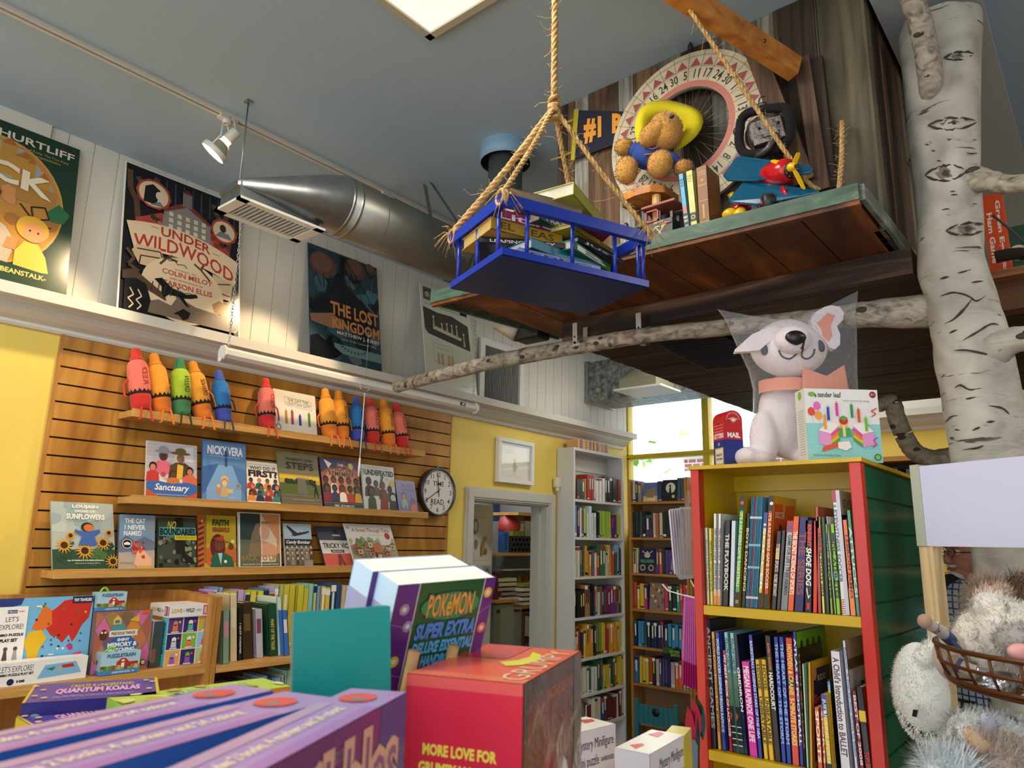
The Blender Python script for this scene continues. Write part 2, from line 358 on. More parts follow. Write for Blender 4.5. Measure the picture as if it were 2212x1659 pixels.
def spot(y,lab,aim,on,energy):
    t=thing('track_spotlight',lab,'spotlight',V(TX,y,CZ-.02),'track spotlights'); O=V(TX,y,CZ-.02)
    mb=MB(); mb.lathe([(.018,0),(.018,.03)],TW,14,O-V(0,0,.03),Z_); mb.box((TX-.017,y-.035,CZ-.032),(TX+.017,y+.035,CZ-.02),TW); mb.build('adapter',t)
    d=(V3(aim)-O).normalized(); c=O+V(0,.0,-.105)+d*.0
    s=d.cross(Z_).normalized(); u=s.cross(d).normalized()
    mb=MB()
    for k in (-1,1):
        mb.tube([O+V(0,0,-.03)+s*.012*k,O+V(0,0,-.05)+s*.045*k,c+s*.052*k+d*.0,c+s*.05*k+d*.045],.0035,TW,6)
    mb.tube([O+V(0,0,-.02)+u*.01,O+V(0,0,.0)-d*.03+V(0,0,-.02),c-d*.085+u*.03,c-d*.06],.003,TW,6)
    mb.build('yoke',t)
    mb=MB(); mb.lathe([(.0,-.065),(.019,-.065),(.021,-.06),(.021,-.012)],TW,18,c,d); mb.build('socket',t)
    mb=MB(); mb.lathe([(.020,-.012),(.0195,.0),(.0225,.008)],glow('ffcf8a',3.0) if on else TW,18,c,d,cap=False)
    mb.lathe([(.0225,.008),(.036,.03),(.05,.048)],flat('b5b0a4',.25,metal=.5),22,c,d,cap=False); mb.build('bulb_reflector',t)
    mb=MB(); mb.lathe([(.051,.044),(.053,.046),(.053,.066),(.050,.066),(.050,.05)],TW,22,c,d,cap=False); mb.build('ring',t)
    mb=MB(); mb.lathe([(0,.052),(.049,.052)],glow('ffe2b0',14) if on else flat('dddddd',.2),22,c,d,cap=False); mb.build('lens',t)
    ld=bpy.data.lights.new('spot','SPOT'); ld.energy=energy; ld.color=(1,.72,.42); ld.spot_size=math.radians(62); ld.spot_blend=.35; ld.shadow_soft_size=.03
    lo=bpy.data.objects.new('spot_light',ld); COL.objects.link(lo); lo.parent=t; lo.location=c+d*.075-O; lo.rotation_euler=d.to_track_quat('-Z','Y').to_euler()
spot(1.235,'lit white track spotlight with round reflector nearest the castle poster',(-3.2,.55,2.1),True,SPOT)
spot(2.05,'white track spotlight half hidden behind the round duct',(-3.2,1.75,2.2),True,SPOT*1.0)
spot(-.35,'white track spotlight nearest the camera end of the track',(-3.2,.4,2.5),True,SPOT*.7)
# round spiral duct
t=thing('round_duct','galvanised round air duct with pointed transition and white grille register','air duct',V(-2.3,2.2,2.88)); DX,DZc,DR=-2.32,3.03,.122
DUC=flat('7c7c74',.38,metal=.75,var=.14,vs=5,bump=.05,bscale=12)
mb=MB(); mb.lathe([(DR,y_) for y_ in (1.62,2.2,2.25,3.0,3.9)],DUC,36,V(DX,0,DZc),Y_)
for y_ in (1.62,1.66,2.36): mb.lathe([(DR,0),(DR+.004,.004),(DR+.004,.01),(DR,.014)],STEEL,36,V(DX,y_,DZc),Y_,cap=False)
for k in range(9): mb.lathe([(DR,0),(DR+.0012,.002),(DR,.004)],DUC,36,V(DX,1.8+k*.22,DZc),V(.0,1,.12),cap=False)
mb.build('duct_pipe',t)
mb=MB(); n=36; vs=[];m_=9    # round mouth tapering to a flat rectangular boot over the register
RX0,RX1,RY0,RY1=-2.46,-2.32,1.24,1.55
for j in range(m_):
    q=j/(m_-1)
    for k in range(n):
        a=2*PI*k/n; c_,s_=math.cos(a),math.sin(a); e=.5
        px_=DX+DR*c_; pz_=DZc+DR*s_
        bx=(RX0+RX1)/2+.065*max(-1,min(1,c_*1.6)); bz=2.955+.012*max(-1,min(1,s_*1.6))
        qq=q**1.15
        vs.append(V(px_*(1-qq)+bx*qq,1.62-(1.62-1.2)*q,(pz_)*(1-qq)+bz*qq))
fs=[(j*n+k,j*n+(k+1)%n,(j+1)*n+(k+1)%n,(j+1)*n+k) for j in range(m_-1) for k in range(n)]
mb.add(vs,fs,STEEL,True); mb.add(vs[-n:],[tuple(range(n))],STEEL); mb.box((RX0,RY0-.03,2.895),(RX1,RY1,2.965),STEEL); mb.build('transition',t)
mb=MB(); z=2.885; a0,a1,b0,b1=-2.485,-2.295,1.2,1.565
for q in (((a0,b0),(a0+.03,b1)),((a1-.03,b0),(a1,b1)),((a0,b0),(a1,b0+.04)),((a0,b1-.04),(a1,b1))): mb.box((q[0][0],q[0][1],z),(q[1][0],q[1][1],z+.01),WHT2)
mb.box((a0+.03,b0+.04,z+.03),(a1-.03,b1-.04,z+.033),BLK)
r=mb.build('register',t)
mb=MB()
for k in range(15):
    y=b0+.05+k*.0185; mb.obox(V(a0+.03,y,z+.001),V(a1-a0-.06,0,0),V(0,.003,.0),V(0,.005,.012),WHT2)
mb.build('louvre_blades',r)
for y_ in (1.24,):
    mb=MB(); mb.tube([V(-2.39,y_,CZ),V(-2.39,y_,2.96)],.003,STEEL,6); mb.box((-2.40,y_-.003,2.9),(-2.375,y_+.001,3.0),STEEL); mb.box((-2.405,y_-.012,CZ-.006),(-2.375,y_+.012,CZ),STEEL); mb.build('hanger_rod',t)
mb=MB()  # strap looping under the duct
sy=2.33; pts=[V(DX+.02,2.12,CZ)]; 
for k in range(13):
    a=PI*(.02)-PI*(k/12)*1.04; pts.append(V(DX+(DR+.004)*math.cos(a),sy,DZc+(DR+.004)*math.sin(a)))
pts.append(V(DX-.02,2.12,CZ))
vs=[];
for p in pts: vs+= [p+V(0,-.012,0),p+V(0,.012,0)]
mb.add(vs,[(2*i,2*i+1,2*i+3,2*i+2) for i in range(len(pts)-1)],flat('77848c',.4,metal=.6))
mb.add([v+V(.0,.001,.002) for v in vs],[(2*i,2*i+1,2*i+3,2*i+2) for i in range(len(pts)-1)],flat('77848c',.4,metal=.6)); mb.build('hanging_strap',t)
# flue with collar
fl=PZ(1093,318,CZ); t=thing('flue_pipe','dark grey vertical flue pipe with pale blue collar at the ceiling','flue pipe',V(fl.x,fl.y,2.65))
mb=MB(); mb.lathe([(.072,0),(.072,.7)],flat('53585a',.5,metal=.4,var=.2,vs=8),28,V(fl.x,fl.y,2.65),Z_); mb.lathe([(.073,0),(.075,.004),(.073,.008)],flat('53585a',.5,metal=.4),28,V(fl.x,fl.y,3.08),Z_,cap=False); mb.build('pipe',t)
mb=MB(); mb.lathe([(.105,0),(.108,.0),(.108,.05),(.108,.08)],flat('7fa3bd',.5,bump=.2,bscale=20),30,V(fl.x,fl.y,CZ-.075),Z_,cap=False); mb.lathe([(.104,.001),(.104,.08)],flat('2a2c2d',.7),30,V(fl.x,fl.y,CZ-.075),Z_,cap=False); mb.build('collar',t)
# rectangular duct at the window end
t=thing('rectangular_duct','boxy galvanised duct near the window with a small side register','air duct',V(-2.6,4.95,2.85))
mb=MB(); mb.box((-3.19,4.72,2.80),(-1.75,5.1,3.12),GALV); mb.box((-3.195,4.712,2.79),(-3.165,5.11,3.13),STEEL); mb.box((-2.99,4.714,2.795),(-2.985,5.105,3.125),STEEL); mb.build('duct_body',t)
mb=MB(); a=PY(1346,858,4.5);b=PY(1425,855,4.5); x0,x1=a.x,b.x
mb.add([V(x0,4.45,2.80),V(x1,4.45,2.80),V(x1,4.72,2.81),V(x0,4.72,2.81),V(x0,4.45,2.87),V(x1,4.45,2.87),V(x1,4.72,3.02),V(x0,4.72,3.02)],[(0,1,2,3),(4,5,6,7),(0,1,5,4),(1,2,6,5),(0,3,7,4)],flat('b0ad95',.35,metal=.6)); mb.build('boot',t)
mb=MB(); mb.box((x0-.03,4.42,2.785),(x1+.05,4.74,2.798),WHT2); mb.build('register_plate',t)
# ---------------------------------------------------------------- projector screen case on chains
CXx=-2.95; c0=PX(484,752,CXx).y; c1=PX(1025,872,CXx).y
t=thing('projector_screen','long white roll-up projector screen case hung on chains before the posters','projector screen',V(CXx,(c0+c1)/2,2.465))
hexp=[(.026*math.cos(2*PI*(k+.5)/8)*1.05,.026*math.sin(2*PI*(k+.5)/8)) for k in range(8)]
mb=MB(); mb.prism(hexp,V(CXx,c0,2.485),X_,Z_,V(0,c1-c0,0),flat('d6d4cc',.35)); mb.build('case',t)
mb=MB()
for y_ in (c0-.008,c1): mb.prism([(a*1.3,b*1.3) for a,b in hexp],V(CXx,y_,2.485),X_,Z_,V(0,.008,0),WHT2)
mb.lathe([(.013,0),(.013,.01)],WHT2,16,V(CXx-.0,c0-.02,2.452),Y_); mb.build('end_cap',t)
A=MB(); A.box((CXx+.0245,c1-.15,2.478),(CXx+.026,c1-.105,2.499),BLK); a=Art(A,V(CXx+.0265,c1-.15,2.478),V(0,.045,0),V(0,0,.021)); a.text('ES',.3,.25,.85,.8,'f0f0f0',.03,.3); A.build('badge',t)
def chain(p,q,lab=None,parent=None,r=.0016,L=.02,mat=None):
    mb=MB(); p=V3(p);q=V3(q); d=(q-p); n=int(d.length/(L*.72)); d.normalize(); s=d.orthogonal().normalized(); w2=d.cross(s)
    for k in range(n):
        c=p+d*(k+.5)*(q-p).length/n; e=s if k%2 else w2
        mb.tube([c+d*math.cos(2*PI*j/10)*L*.5+e*math.sin(2*PI*j/10)*L*.28 for j in range(11)],r,mat or CHR,5,caps=False)
    return mb
for (y_,dx) in ((c0+.02,0),(c1-.012,0)):
    chain(V(CXx,y_,2.515),V(CXx,y_,CZ)).build('chain',t)
# pull cord with a wire hanger handle
pc=PX(788,845,-2.93)
t=thing('pull_cord','thin white pull cord hanging from a wire bracket beside the crayons','pull cord',pc)
mb=MB(); e=PX(776,1010,-2.93); mb.tube([pc+V(0,0,-.01),V(pc.x,pc.y*.6+e.y*.4,(pc.z+e.z)/2),V(e.x,e.y,e.z+.04)],.0028,flat('e6e3da',.6),6); mb.lathe([(.004,.05),(.007,.0),(.005,-.045)],flat('e6e3da',.6),10,V(e.x,e.y,e.z),Z_); mb.build('cord',t)
mb=MB(); w_=.03; mb.tube([pc+V(0,-w_,.012),pc+V(0,-w_,.03),pc+V(0,w_,.03),pc+V(0,w_,.012),pc+V(0,.006,0),pc+V(0,-.006,0),pc+V(0,-w_,.012)],.002,CHR,6); mb.tube([pc+V(0,0,.03),pc+V(0,0,.62)],.0008,CHR,5);mb.build('wire_bracket',t)
# ---------------------------------------------------------------- upright books with printed fronts
def front_book(lab,O,U,W,T,col,art=None,group=None,spine=None,back=None,name='picture_book',cat='book',pages='e9e4d6',step=.00012):
    """O bottom-left of the front face, U across, W up, T thickness (goes back from the face)"""
    O=V3(O); N=U.cross(W).normalized(); t=thing(name,lab,cat,O-N*T/2+U/2,group)
    u=U.normalized(); w=W.normalized(); bt=.0022; c=flat(col,.33); sc=flat(spine or col,.33)
    mb=MB(); mb.obox(O-N*bt,U,W,N*bt,c); mb.obox(O-N*T,U,W,N*bt,flat(back or col,.33)); mb.obox(O-N*(T-bt),u*bt,W,N*(T-2*bt),sc)
    if art: art(Art(mb,O,U,W,N,step=step))
    mb.build('cover',t)
    if T>.005:
        mb=MB(); mb.obox(O-N*(T-bt)+u*bt+w*.003,U-u*.006,W-w*.006,N*(T-2*bt),flat(pages,.8,var=.1,vs=60)); mb.build('page_block',t)
    return t
def boxart(lab,O,U,W,T,col,art=None,side=None,name='game_box',cat='box',group=None,top=None,left=None,right=None,topart=None,leftart=None,rightart=None):
    O=V3(O);N=U.cross(W).normalized(); t=thing(name,lab,cat,O-N*T/2+U/2,group); mb=MB(); side=side or col
    mb.obox(O-N*T,U,W,N*T,flat(side,.3))
    if art: art(Art(mb,O,U,W,N).rect(0,0,1,1,col))
    else: Art(mb,O,U,W,N).rect(0,0,1,1,col)
    if top or topart:
        a=Art(mb,O+W,U,-N*T,W); a.rect(0,0,1,1,top or col); topart and topart(a)
    if left or leftart:
        a=Art(mb,O-N*T,N*T,W,-U); a.rect(0,0,1,1,left or col); leftart and leftart(a)
    if right or rightart:
        a=Art(mb,O+U,-N*T,W,U); a.rect(0,0,1,1,right or col); rightart and rightart(a)
    mb.build('printed_carton',t); return t
def wallbook(lab,bl,br,tl,z,T,col,art,xb=-3.085,lean=.05,**k):
    a=PX(*bl,xb);b=PX(*br,xb); h=PX(*tl,xb-lean*.8).z-z; h=max(h,.1)
    tl_=PX(*tl,xb-lean*.8); dy=(tl_.y-a.y); dy=0 if abs(dy)<.02 else dy
    return front_book(lab,V(xb,a.y,z+.001),V(0,b.y-a.y-.003,0),V(-lean,dy,h),T,col,art,**k)
sk='8a5a3c'
def a_sanct(A):
    A.rect(0,.42,1,1,'b9b4bd')
    for i in range(7): A.line([(0,.55+i*.065),(1,.55+i*.065)],.004,'8f8a96',1)
    A.rect(.75,.68,.92,.95,'c8cdd6'); A.poly([(0,0),(1,0),(1,.3),(.7,.34),(.35,.3),(0,.4)],'e8e0d8')
    A.person(.32,.42,.42,'4a2e24','d46a7c','5b5b63'); A.circ(.32,.83,.17,'8d8f96',ry=.035); A.circ(.32,.87,.1,'8d8f96',ry=.06)
    A.person(.66,.36,.5,'7a6048','4c4430','d6c6a8',w=.24); A.circ(.66,.82,.2,'6b5836',ry=.03); A.circ(.66,.86,.11,'6b5836',ry=.06); A.poly([(.58,.36),(.7,.36),(.72,.6),(.6,.62)],'e2b23c')
    A.person(.12,.28,.34,'d07a68','c23a36','1c1614',w=.13); A.person(.85,.24,.34,'c07a5c','d8674a','2a1c16',w=.16); A.person(.52,.2,.3,'6b3c28','c8743c','4a2a1c',w=.14); A.circ(.32,.42,.05,'c24848'); A.circ(.38,.36,.035,'e0a8a8')
    A.poly([(0,0),(1,0),(1,.26),(.8,.3),(.5,.26),(.2,.3),(0,.27)],'3f68a8'); A.poly([(0,0),(.3,0),(.1,.1),(0,.16)],'c4562c'); A.poly([(1,0),(.72,0),(.86,.07),(1,.12)],'c4562c')
    A.text('Sanctuary',.16,.1,.84,.25,'f4f2ee',.015,.25); A.text('Kip Tiernan and the Nation\'s First Shelter for Women',.2,.045,.8,.075,'f4f2ee',.0); A.rect(0,0,1,.02,'b8452a')
def a_nicky(A):
    A.rect(0,0,1,1,'5d86b8'); A.poly([(0,.55),(.35,.62),(.35,.3),(0,.1)],'4468a0'); A.poly([(1,.55),(.68,.62),(.68,.3),(1,.12)],'4f78ae'); A.poly([(.35,.6),(.68,.6),(.9,.2),(.9,0),(.1,0),(.1,.2)],'7fa6cf')
    A.rect(.5,.58,.56,.7,'31527e'); A.poly([(.5,.7),(.56,.7),(.53,.76)],'31527e'); A.circ(.5,.36,.09,'d7b98a'); A.person(.5,.08,.3,'e0c49a','cfa76a','c98a4a',w=.08); A.person(.36,.12,.18,'e0c49a','c98a4a','c98a4a',w=.05); A.rect(.56,.14,.7,.21,'d8b87c')
    A.circ(.82,.27,.07,'9aa0a4'); A.circ(.82,.27,.045,'7c8286'); A.text('NICKY VERA',.1,.77,.92,.92,'eef2f4',.03); A.text('&',.47,.73,.58,.84,'27446e',.03); A.text('A Quiet Hero of the Holocaust and the Children He Rescued',.15,.73,.85,.75,'dfe8f0',0)
    A.text('PETER SIS',.6,.05,.85,.08,'b9cfe2',0)
def a_who(A):
    A.rect(0,0,1,1,'efe9da'); A.text('WHO DID IT',.1,.8,.9,.89,'3a2b28',.03); A.text('FIRST?',.05,.63,.95,.8,'3a2b28',.06); A.text('50 SCIENTISTS, ARTISTS, AND MATHEMATICIANS',.1,.92,.9,.94,'6a5b58',0)
    cs=['b8432c','2f5d57','d98a3a','27304f','7a2d2a','3f7c78']
    for i in range(12): A.person(.12+(i%4)*.25+(i//4%2)*.04,.34-.15*(i//4),.26,['6a4030','c98a68','8a5a40'][i%3],cs[i%6],['1c1412','d0602c','2a1c16'][i%3])
    A.rect(0,0,1,.05,'efe9da'); A.text('ALEX HART    JAMES LANCETT',.1,.015,.9,.035,'5a4b48',0)
def a_21(A):
    A.rect(0,.45,1,1,'756f54'); A.rect(0,.42,1,.58,'c9a52e'); A.rect(0,.5,1,.55,'dcc044'); blobs(A,9,0,.42,1,.46,['3c4a24','2e3a1e'],.06,.12,4); A.rect(0,.2,1,.4,'59662e'); A.rect(0,0,1,.22,'6a624e')
    for v in (.05,.12,.19): A.rect(0,v,1,v+.012,'84795e')
    A.poly([(.4,.22),(.66,.22),(.63,.5),(.43,.5)],'6f6c5a'); A.poly([(.38,.5),(.68,.5),(.62,.53),(.44,.53)],'87836c'); A.poly([(.8,.17),(.83,.17),(.86,.3),(.9,.17),(.93,.17),(.9,.34),(.89,.44),(.83,.44),(.84,.34)],'20241e'); A.circ(.86,.47,.03,'20241e'); A.line([(.82,.38),(.68,.54)],.012,'20241e')
    A.text('TWENTY-ONE',.18,.84,.84,.89,'2c2a20',.01); A.text('STEPS',.18,.68,.86,.81,'2c2a20',.01); A.text('Guarding the Tomb of the Unknown Soldier',.25,.1,.8,.125,'cbc2a0',0)
def a_people(A):
    A.rect(0,0,1,1,'a55a3c'); A.poly([(0,1),(1,1),(1,.8),(.6,.9),(.2,.8),(0,.7)],'3d3560'); A.poly([(.1,.98),(.3,.9),(.2,.8)],'e8e2d8'); A.circ(.52,.6,.42,'c98a6a',ry=.22); A.text('THE',.45,.86,.6,.91,'f2eee2',.01); A.text('PEOPLE',.3,.76,.8,.86,'3b2420',.02); A.text('REMEMBER',.2,.65,.88,.75,'3b2420',.02); A.circ(.8,.88,.07,'c9b04a')
    cs=['2c3a5c','efe6da','b8432c','d9a53a','3f5f4c','7a2d3a']
    for i in range(10): A.person(.1+(i%5)*.2,.3-.17*(i//5),.34,['4a2e22','6a4030'][i%2],cs[i%6],['16100e','2a1c16'][i%2],w=.1)
    A.rect(0,0,1,.1,'1f4a4c'); A.text('IBI ZOBOI',.25,.03,.75,.07,'e8e2d8',.01)
def a_undef(A):
    A.rect(0,0,1,1,'c9ccc6'); A.text('KWAME ALEXANDER  KADIR NELSON',.1,.93,.9,.96,'6a6a66',0); A.text('THE',.01,.78,.07,.9,'1c1c1a',.02); A.text('UNDEFEATED',.08,.77,.98,.9,'1c1c1a',.06)
    for i,(u,v,h,c) in enumerate([(.18,.3,.42,'3a3a34'),(.4,.32,.34,'5a5240'),(.6,.25,.4,'54503e'),(.82,.2,.36,'4a5a3c'),(.25,.02,.5,'3c4a34'),(.62,.02,.46,'8c2d22'),(.9,.0,.42,'2c3a2c')]): A.person(u,v,h,['3a2418','5a3826','6b4630'][i%3],c,['14100e','1c1814','7a2a1e'][i%3],w=.13)
    A.line([(.52,.5),(.6,.74)],.05,'4a2e22'); A.circ(.61,.76,.035,'4a2e22'); A.circ(.9,.62,.08,'c9b04a'); A.circ(.9,.3,.08,'b9bcc0'); A.poly([(.72,.68),(.76,.72),(.8,.68),(.77,.7)],'1c1c1a')
def a_enough(A):
    A.rect(0,0,1,1,'5c5a9c'); A.text('BLACK',.3,.8,.9,.9,'2a2c5c',.03); A.text('ENOUGH',.3,.66,.95,.76,'2a2c5c',.03); A.person(.35,.12,.5,'a06a4c','7aa07c','2a2018',w=.16); A.person(.78,.02,.42,'6a4030','b8563c','1c1412',w=.16); blobs(A,6,0,0,1,.2,['3c7c5c','7a4a8c','c97a5c'],.05,.1,3)
def a_louj(A):
    A.rect(0,0,1,1,'a9b4ac'); blobs(A,10,0,.5,1,1,['9fb0b0','b4bdb4','93a5a8'],.08,.16,5); A.rect(0,0,1,.3,'2c4a34'); blobs(A,14,0,.02,1,.4,['3c5f3a','2f5240','24432f','4a6a38'],.06,.13,6)
    def sun(u,v,r):
        for k in range(14):
            a=2*PI*k/14; A.poly([(u+r*.4*math.cos(a-.2),v+r*.4*A.a*math.sin(a-.2)),(u+r*math.cos(a),v+r*A.a*math.sin(a)),(u+r*.4*math.cos(a+.2),v+r*.4*A.a*math.sin(a+.2))],'e3a52c',1)
        A.l+=1; A.circ(u,v,r*.5,'d18f20'); A.circ(u,v,r*.36,'3c2414')
    sun(.18,.36,.16); sun(.5,.28,.17); sun(.8,.4,.15); sun(.28,.5,.1); sun(.95,.12,.14); sun(.9,.55,.09)
    A.poly([(.4,.36),(.7,.36),(.66,.5),(.76,.56),(.74,.6),(.58,.56),(.42,.57),(.36,.6),(.34,.56),(.46,.5)],'4160a4'); A.circ(.55,.63,.1,'2c1c18',ry=.07); A.circ(.57,.62,.08,'c96a3c',ry=.055)
    A.text('LOUJAIN',.32,.9,.74,.96,'f2efe6',.03); A.text('DREAMS OF',.36,.845,.68,.885,'f2efe6',.02); A.text('SUNFLOWERS',.22,.745,.84,.825,'f2efe6',.03); A.text('A STORY INSPIRED BY LOUJAIN ALHATHLOUL',.24,.7,.82,.715,'5c6a5c',0); A.text('Lina Al-Hathloul & Uma Mishra-Newbery',.22,.12,.8,.15,'f2efe6',.02); A.text('Illustrated by Rebecca Green',.34,.085,.74,.105,'f2efe6',0)
def a_cat(A):
    A.rect(0,0,1,1,'7d99b4'); A.rect(0,0,1,.5,'a8a09c'); A.poly([(0,.5),(.2,.62),(.45,.5),(.7,.6),(1,.5),(1,.35),(0,.3)],'6a7488'); A.poly([(0,.3),(.4,.22),(1,.3),(1,0),(0,0)],'b3a596')
    A.text('THE CAT',.14,.84,.72,.93,'f2f2ee',.03); A.text('I NEVER',.14,.72,.72,.81,'f2f2ee',.03); A.text('NAMED',.12,.61,.62,.7,'f2f2ee',.03)
    for i,s_ in enumerate(('A TRUE','STORY','OF LOVE,','WAR','AND','SURVIVAL')): A.text(s_,.78,.9-i*.05,.95,.93-i*.05,'c9a85c',.01)
    A.circ(.22,.46,.15,'16161a'); A.circ(.22,.46,.12,'16161a'); A.line([(.22+.13*math.cos(k/20*2*PI),.46+.13*A.a*math.sin(k/20*2*PI)) for k in range(21)],.012,'e8e8e8'); A.poly([(.13,.44),(.31,.44),(.31,.47),(.22,.5),(.13,.47)],'e8e8e8')
    A.poly([(.42,.1),(.5,.32),(.62,.42),(.75,.3),(.9,.2),(.92,.04),(.5,.04)],'e8b08c'); blobs(A,16,.38,.22,.68,.5,['c4392c','d8583c','a82c22'],.04,.08,2); A.rect(.5,0,.9,.06,'c8a84c'); A.text('AMRA SABIC-EL-RAYESS',.04,.1,.4,.125,'4a4038',0)
def a_nobound(A):
    A.rect(0,0,1,1,'3c4438'); blobs(A,30,0,0,1,.65,['16140f','6a6450','8a8474','b8b0a0','2c2a20','5c6a3c','7c8a54'],.04,.1,8); blobs(A,10,.7,.1,1,.6,['7c8c5c','93a06c'],.05,.1,9); A.poly([(.45,.3),(.6,.3),(.72,.1),(.95,.1),(.9,.2),(.7,.28),(.62,1),(.42,1)],'1c1a16'); A.rect(.02,.62,.98,.8,'4a9494'); A.text('NO',.22,.77,.45,.92,'c9b43c',.02,.3); A.text('BOUNDARIES',.04,.64,.96,.78,'16140f',.04); A.rect(.42,.55,1,.64,'d9c62c'); A.text('25 WOMEN EXPLORERS AND SCIENTISTS',.46,.6,.96,.62,'16140f',.02); A.text('SHARE ADVENTURES, INSPIRATION, AND ADVICE',.46,.57,.96,.59,'16140f',.0)
def a_faith(A):
    A.rect(0,0,1,1,'b89c28'); A.rect(0,0,.16,1,'b8602c')
    for i in range(9): A.poly([(0,.1*i),(.14,.1*i+.05),(.14,.1*i+.09),(0,.1*i+.05)],'5c2c1c')
    A.rect(.16,.1,.2,1,'8a6a1c'); A.rect(.2,.1,1,.38,'b8602c'); A.circ(.5,.4,.2,'5c1f22',ry=.24); A.circ(.54,.45,.13,'6a3c28',ry=.13); A.poly([(.38,.55),(.66,.62),(.64,.5)],'b8432c'); A.poly([(.3,0),(.95,0),(.88,.2),(.7,.28),(.42,.28),(.32,.18)],'2c5c44'); A.poly([(.5,.28),(.58,.05),(.62,.28)],'9cc4c4'); A.circ(.85,.4,.08,'6a3c28'); A.line([(.7,.5),(.9,.45)],.012,'2c1c16'); A.circ(.28,.1,.05,'d8563c'); A.circ(.7,.12,.04,'e8e0d0')
    A.circ(.9,.5,.05,'e8d88c'); A.text('FAITH',.35,.8,.8,.92,'2c4a2c',.06); A.text('RINGGOLD',.36,.68,.82,.77,'8a3420',.04); A.text('DK',.06,.85,.12,.9,'f0e8d8',.02)
def a_back(A):
    A.rect(0,0,1,1,'d8d4cc'); A.rect(.03,.02,.97,.98,'5f6452'); A.rect(.03,.5,.52,.98,'30403e'); A.poly([(.52,.25),(.97,.25),(.97,.98),(.52,.98)],'c98c5c'); A.poly([(.5,.98),(.52,.98),(.9,.5),(.86,.1),(.5,.1)],'d8c8ac'); A.poly([(.2,.2),(.3,.6),(.4,.8),(.52,.8),(.52,.2)],'7c6c50'); A.circ(.6,.66,.13,'c99c7c',ry=.16); A.rect(.52,.8,.72,.84,'a87c4c'); A.poly([(.52,.2),(.9,.2),(.86,.4),(.52,.5)],'c99474')
    A.line([(.52,.02),(.53,.3),(.51,.6),(.53,.98)],.012,'ece8e0'); A.text('BACK TO LIFE',.06,.12,.94,.22,'8c7a44',.03); A.text('WORLD HISTORY AS YOU\'VE NEVER SEEN IT BEFORE',.08,.045,.92,.065,'e8e0d0',.02)
def a_candy(A):
    A.rect(0,0,1,1,'8a8478'); A.rect(0,.62,1,1,'a9c0d0'); A.poly([(.12,.96),(.4,.82),(.5,.78),(.9,.84),(.92,.8),(.6,.74),(.35,.7),(.3,.76),(.1,.92)],'2c3034'); A.poly([(.3,.72),(.55,.8),(.85,.78),(.55,.73)],'24282c'); A.poly([(.26,.7),(.3,.78),(.36,.74)],'2c3034'); A.rect(0,.46,1,.64,'1c1c1e'); A.text('Candy Bomber',.06,.51,.94,.61,'f0eee8',.03,.2); A.text('The Story of the Berlin Airlift\'s Chocolate Pilot',.12,.475,.88,.495,'d0cec8',0)
    for i in range(16): A.person(.08+(i%6)*.17,.3-.13*(i//6),.2,'b8a48c',['5a5248','8a7c6c','3c3832'][i%3],'4a4038',w=.06)
def a_tricky(A):
    A.rect(0,0,1,1,'3c4048'); A.rect(0,0,1,.32,'c4584c'); A.rect(0,.32,1,.65,'dcd8d0'); A.poly([(.52,.66),(.5,.86),(.56,.92),(.66,.92),(.72,.86),(.7,.66)],'24262c'); A.rect(.48,.76,.74,.8,'b8aca0'); A.text('TRICKY VIC',.08,.45,.94,.58,'1c1c1e',.03); A.text('THE IMPOSSIBLY TRUE STORY OF THE MAN WHO SOLD THE EIFFEL TOWER',.1,.6,.9,.62,'3c3c3e',0); A.rect(.3,.34,.75,.41,'1c1c1e'); A.text('GREG PIZZOLI',.34,.36,.71,.39,'f0eee8',.02); A.poly([(.42,0),(.48,.16),(.5,.3),(.62,.3),(.64,.16),(.72,0),(.62,0),(.57,.1),(.52,0)],'7c2c28')
def a_street(A):
    A.rect(0,0,1,1,'d9d6cc'); A.text('DK',.03,.88,.08,.93,'6a5a58',.02); A.text('A Street Through Time',.12,.78,.93,.9,'9c3a34',.01); A.text('A 12,000-year journey along the same street',.3,.73,.75,.75,'4a4a48',0)
    A.circ(.86,.72,.06,'b02c2c'); A.rect(0,0,1,.5,'a8967c'); blobs(A,14,0,.48,1,.62,['5c7a4c','7c9458','8aa070','b8a888'],.04,.09,5)
    rd=random.Random(4)
    for i in range(30):
        u=rd.random()*.9;v=rd.uniform(.03,.45);w=rd.uniform(.05,.11);h=rd.uniform(.06,.14); A.rect(u,v,u+w,v+h,rd.choice(['c9a878','b8744c','d8c8a8','9c8468','a85c44'])); A.poly([(u-.01,v+h),(u+w/2,v+h+.05),(u+w+.01,v+h)],rd.choice(['8a4a34','6a4a3c','7c5c4c'])); A.rect(u+w*.3,v+h*.3,u+w*.6,v+h*.7,'4a4038')
    A.poly([(0,0),(1,0),(1,.03),(.5,.08),(0,.12)],'6a94a8'); A.rect(.45,.3,.62,.52,'b86a44')
S2,S3=1.848,1.56
wallbook('picture book with blue and brown cover of people and a script title',(314,1074),(426,1081),(311,950),S2,.012,'d8d4d0',a_sanct)
wallbook('blue picture book with white capital title and a small figure carrying a suitcase',(436,1080),(532,1088),(433,948),S2,.012,'3c5c94',a_nicky)
wallbook('small cream book with a crowd of drawn people and brown title',(535,1087),(607,1091),(533,995),S2,.01,'e8e0d0',a_who)
wallbook('olive and gold book showing a sentry walking past a tomb',(609,1092),(698,1097),(600,973),S2,.011,'6c684c',a_21)
wallbook('rust-coloured picture book with a crowd below an arched title',(702,1097),(785,1104),(692,988),S2,.011,'3a2c48',a_people)
wallbook('pale grey picture book with heavy black title and faces, next to the small purple paperback',(787,1104),(858,1108),(780,1002),S2,.011,'b8bab4',a_undef)
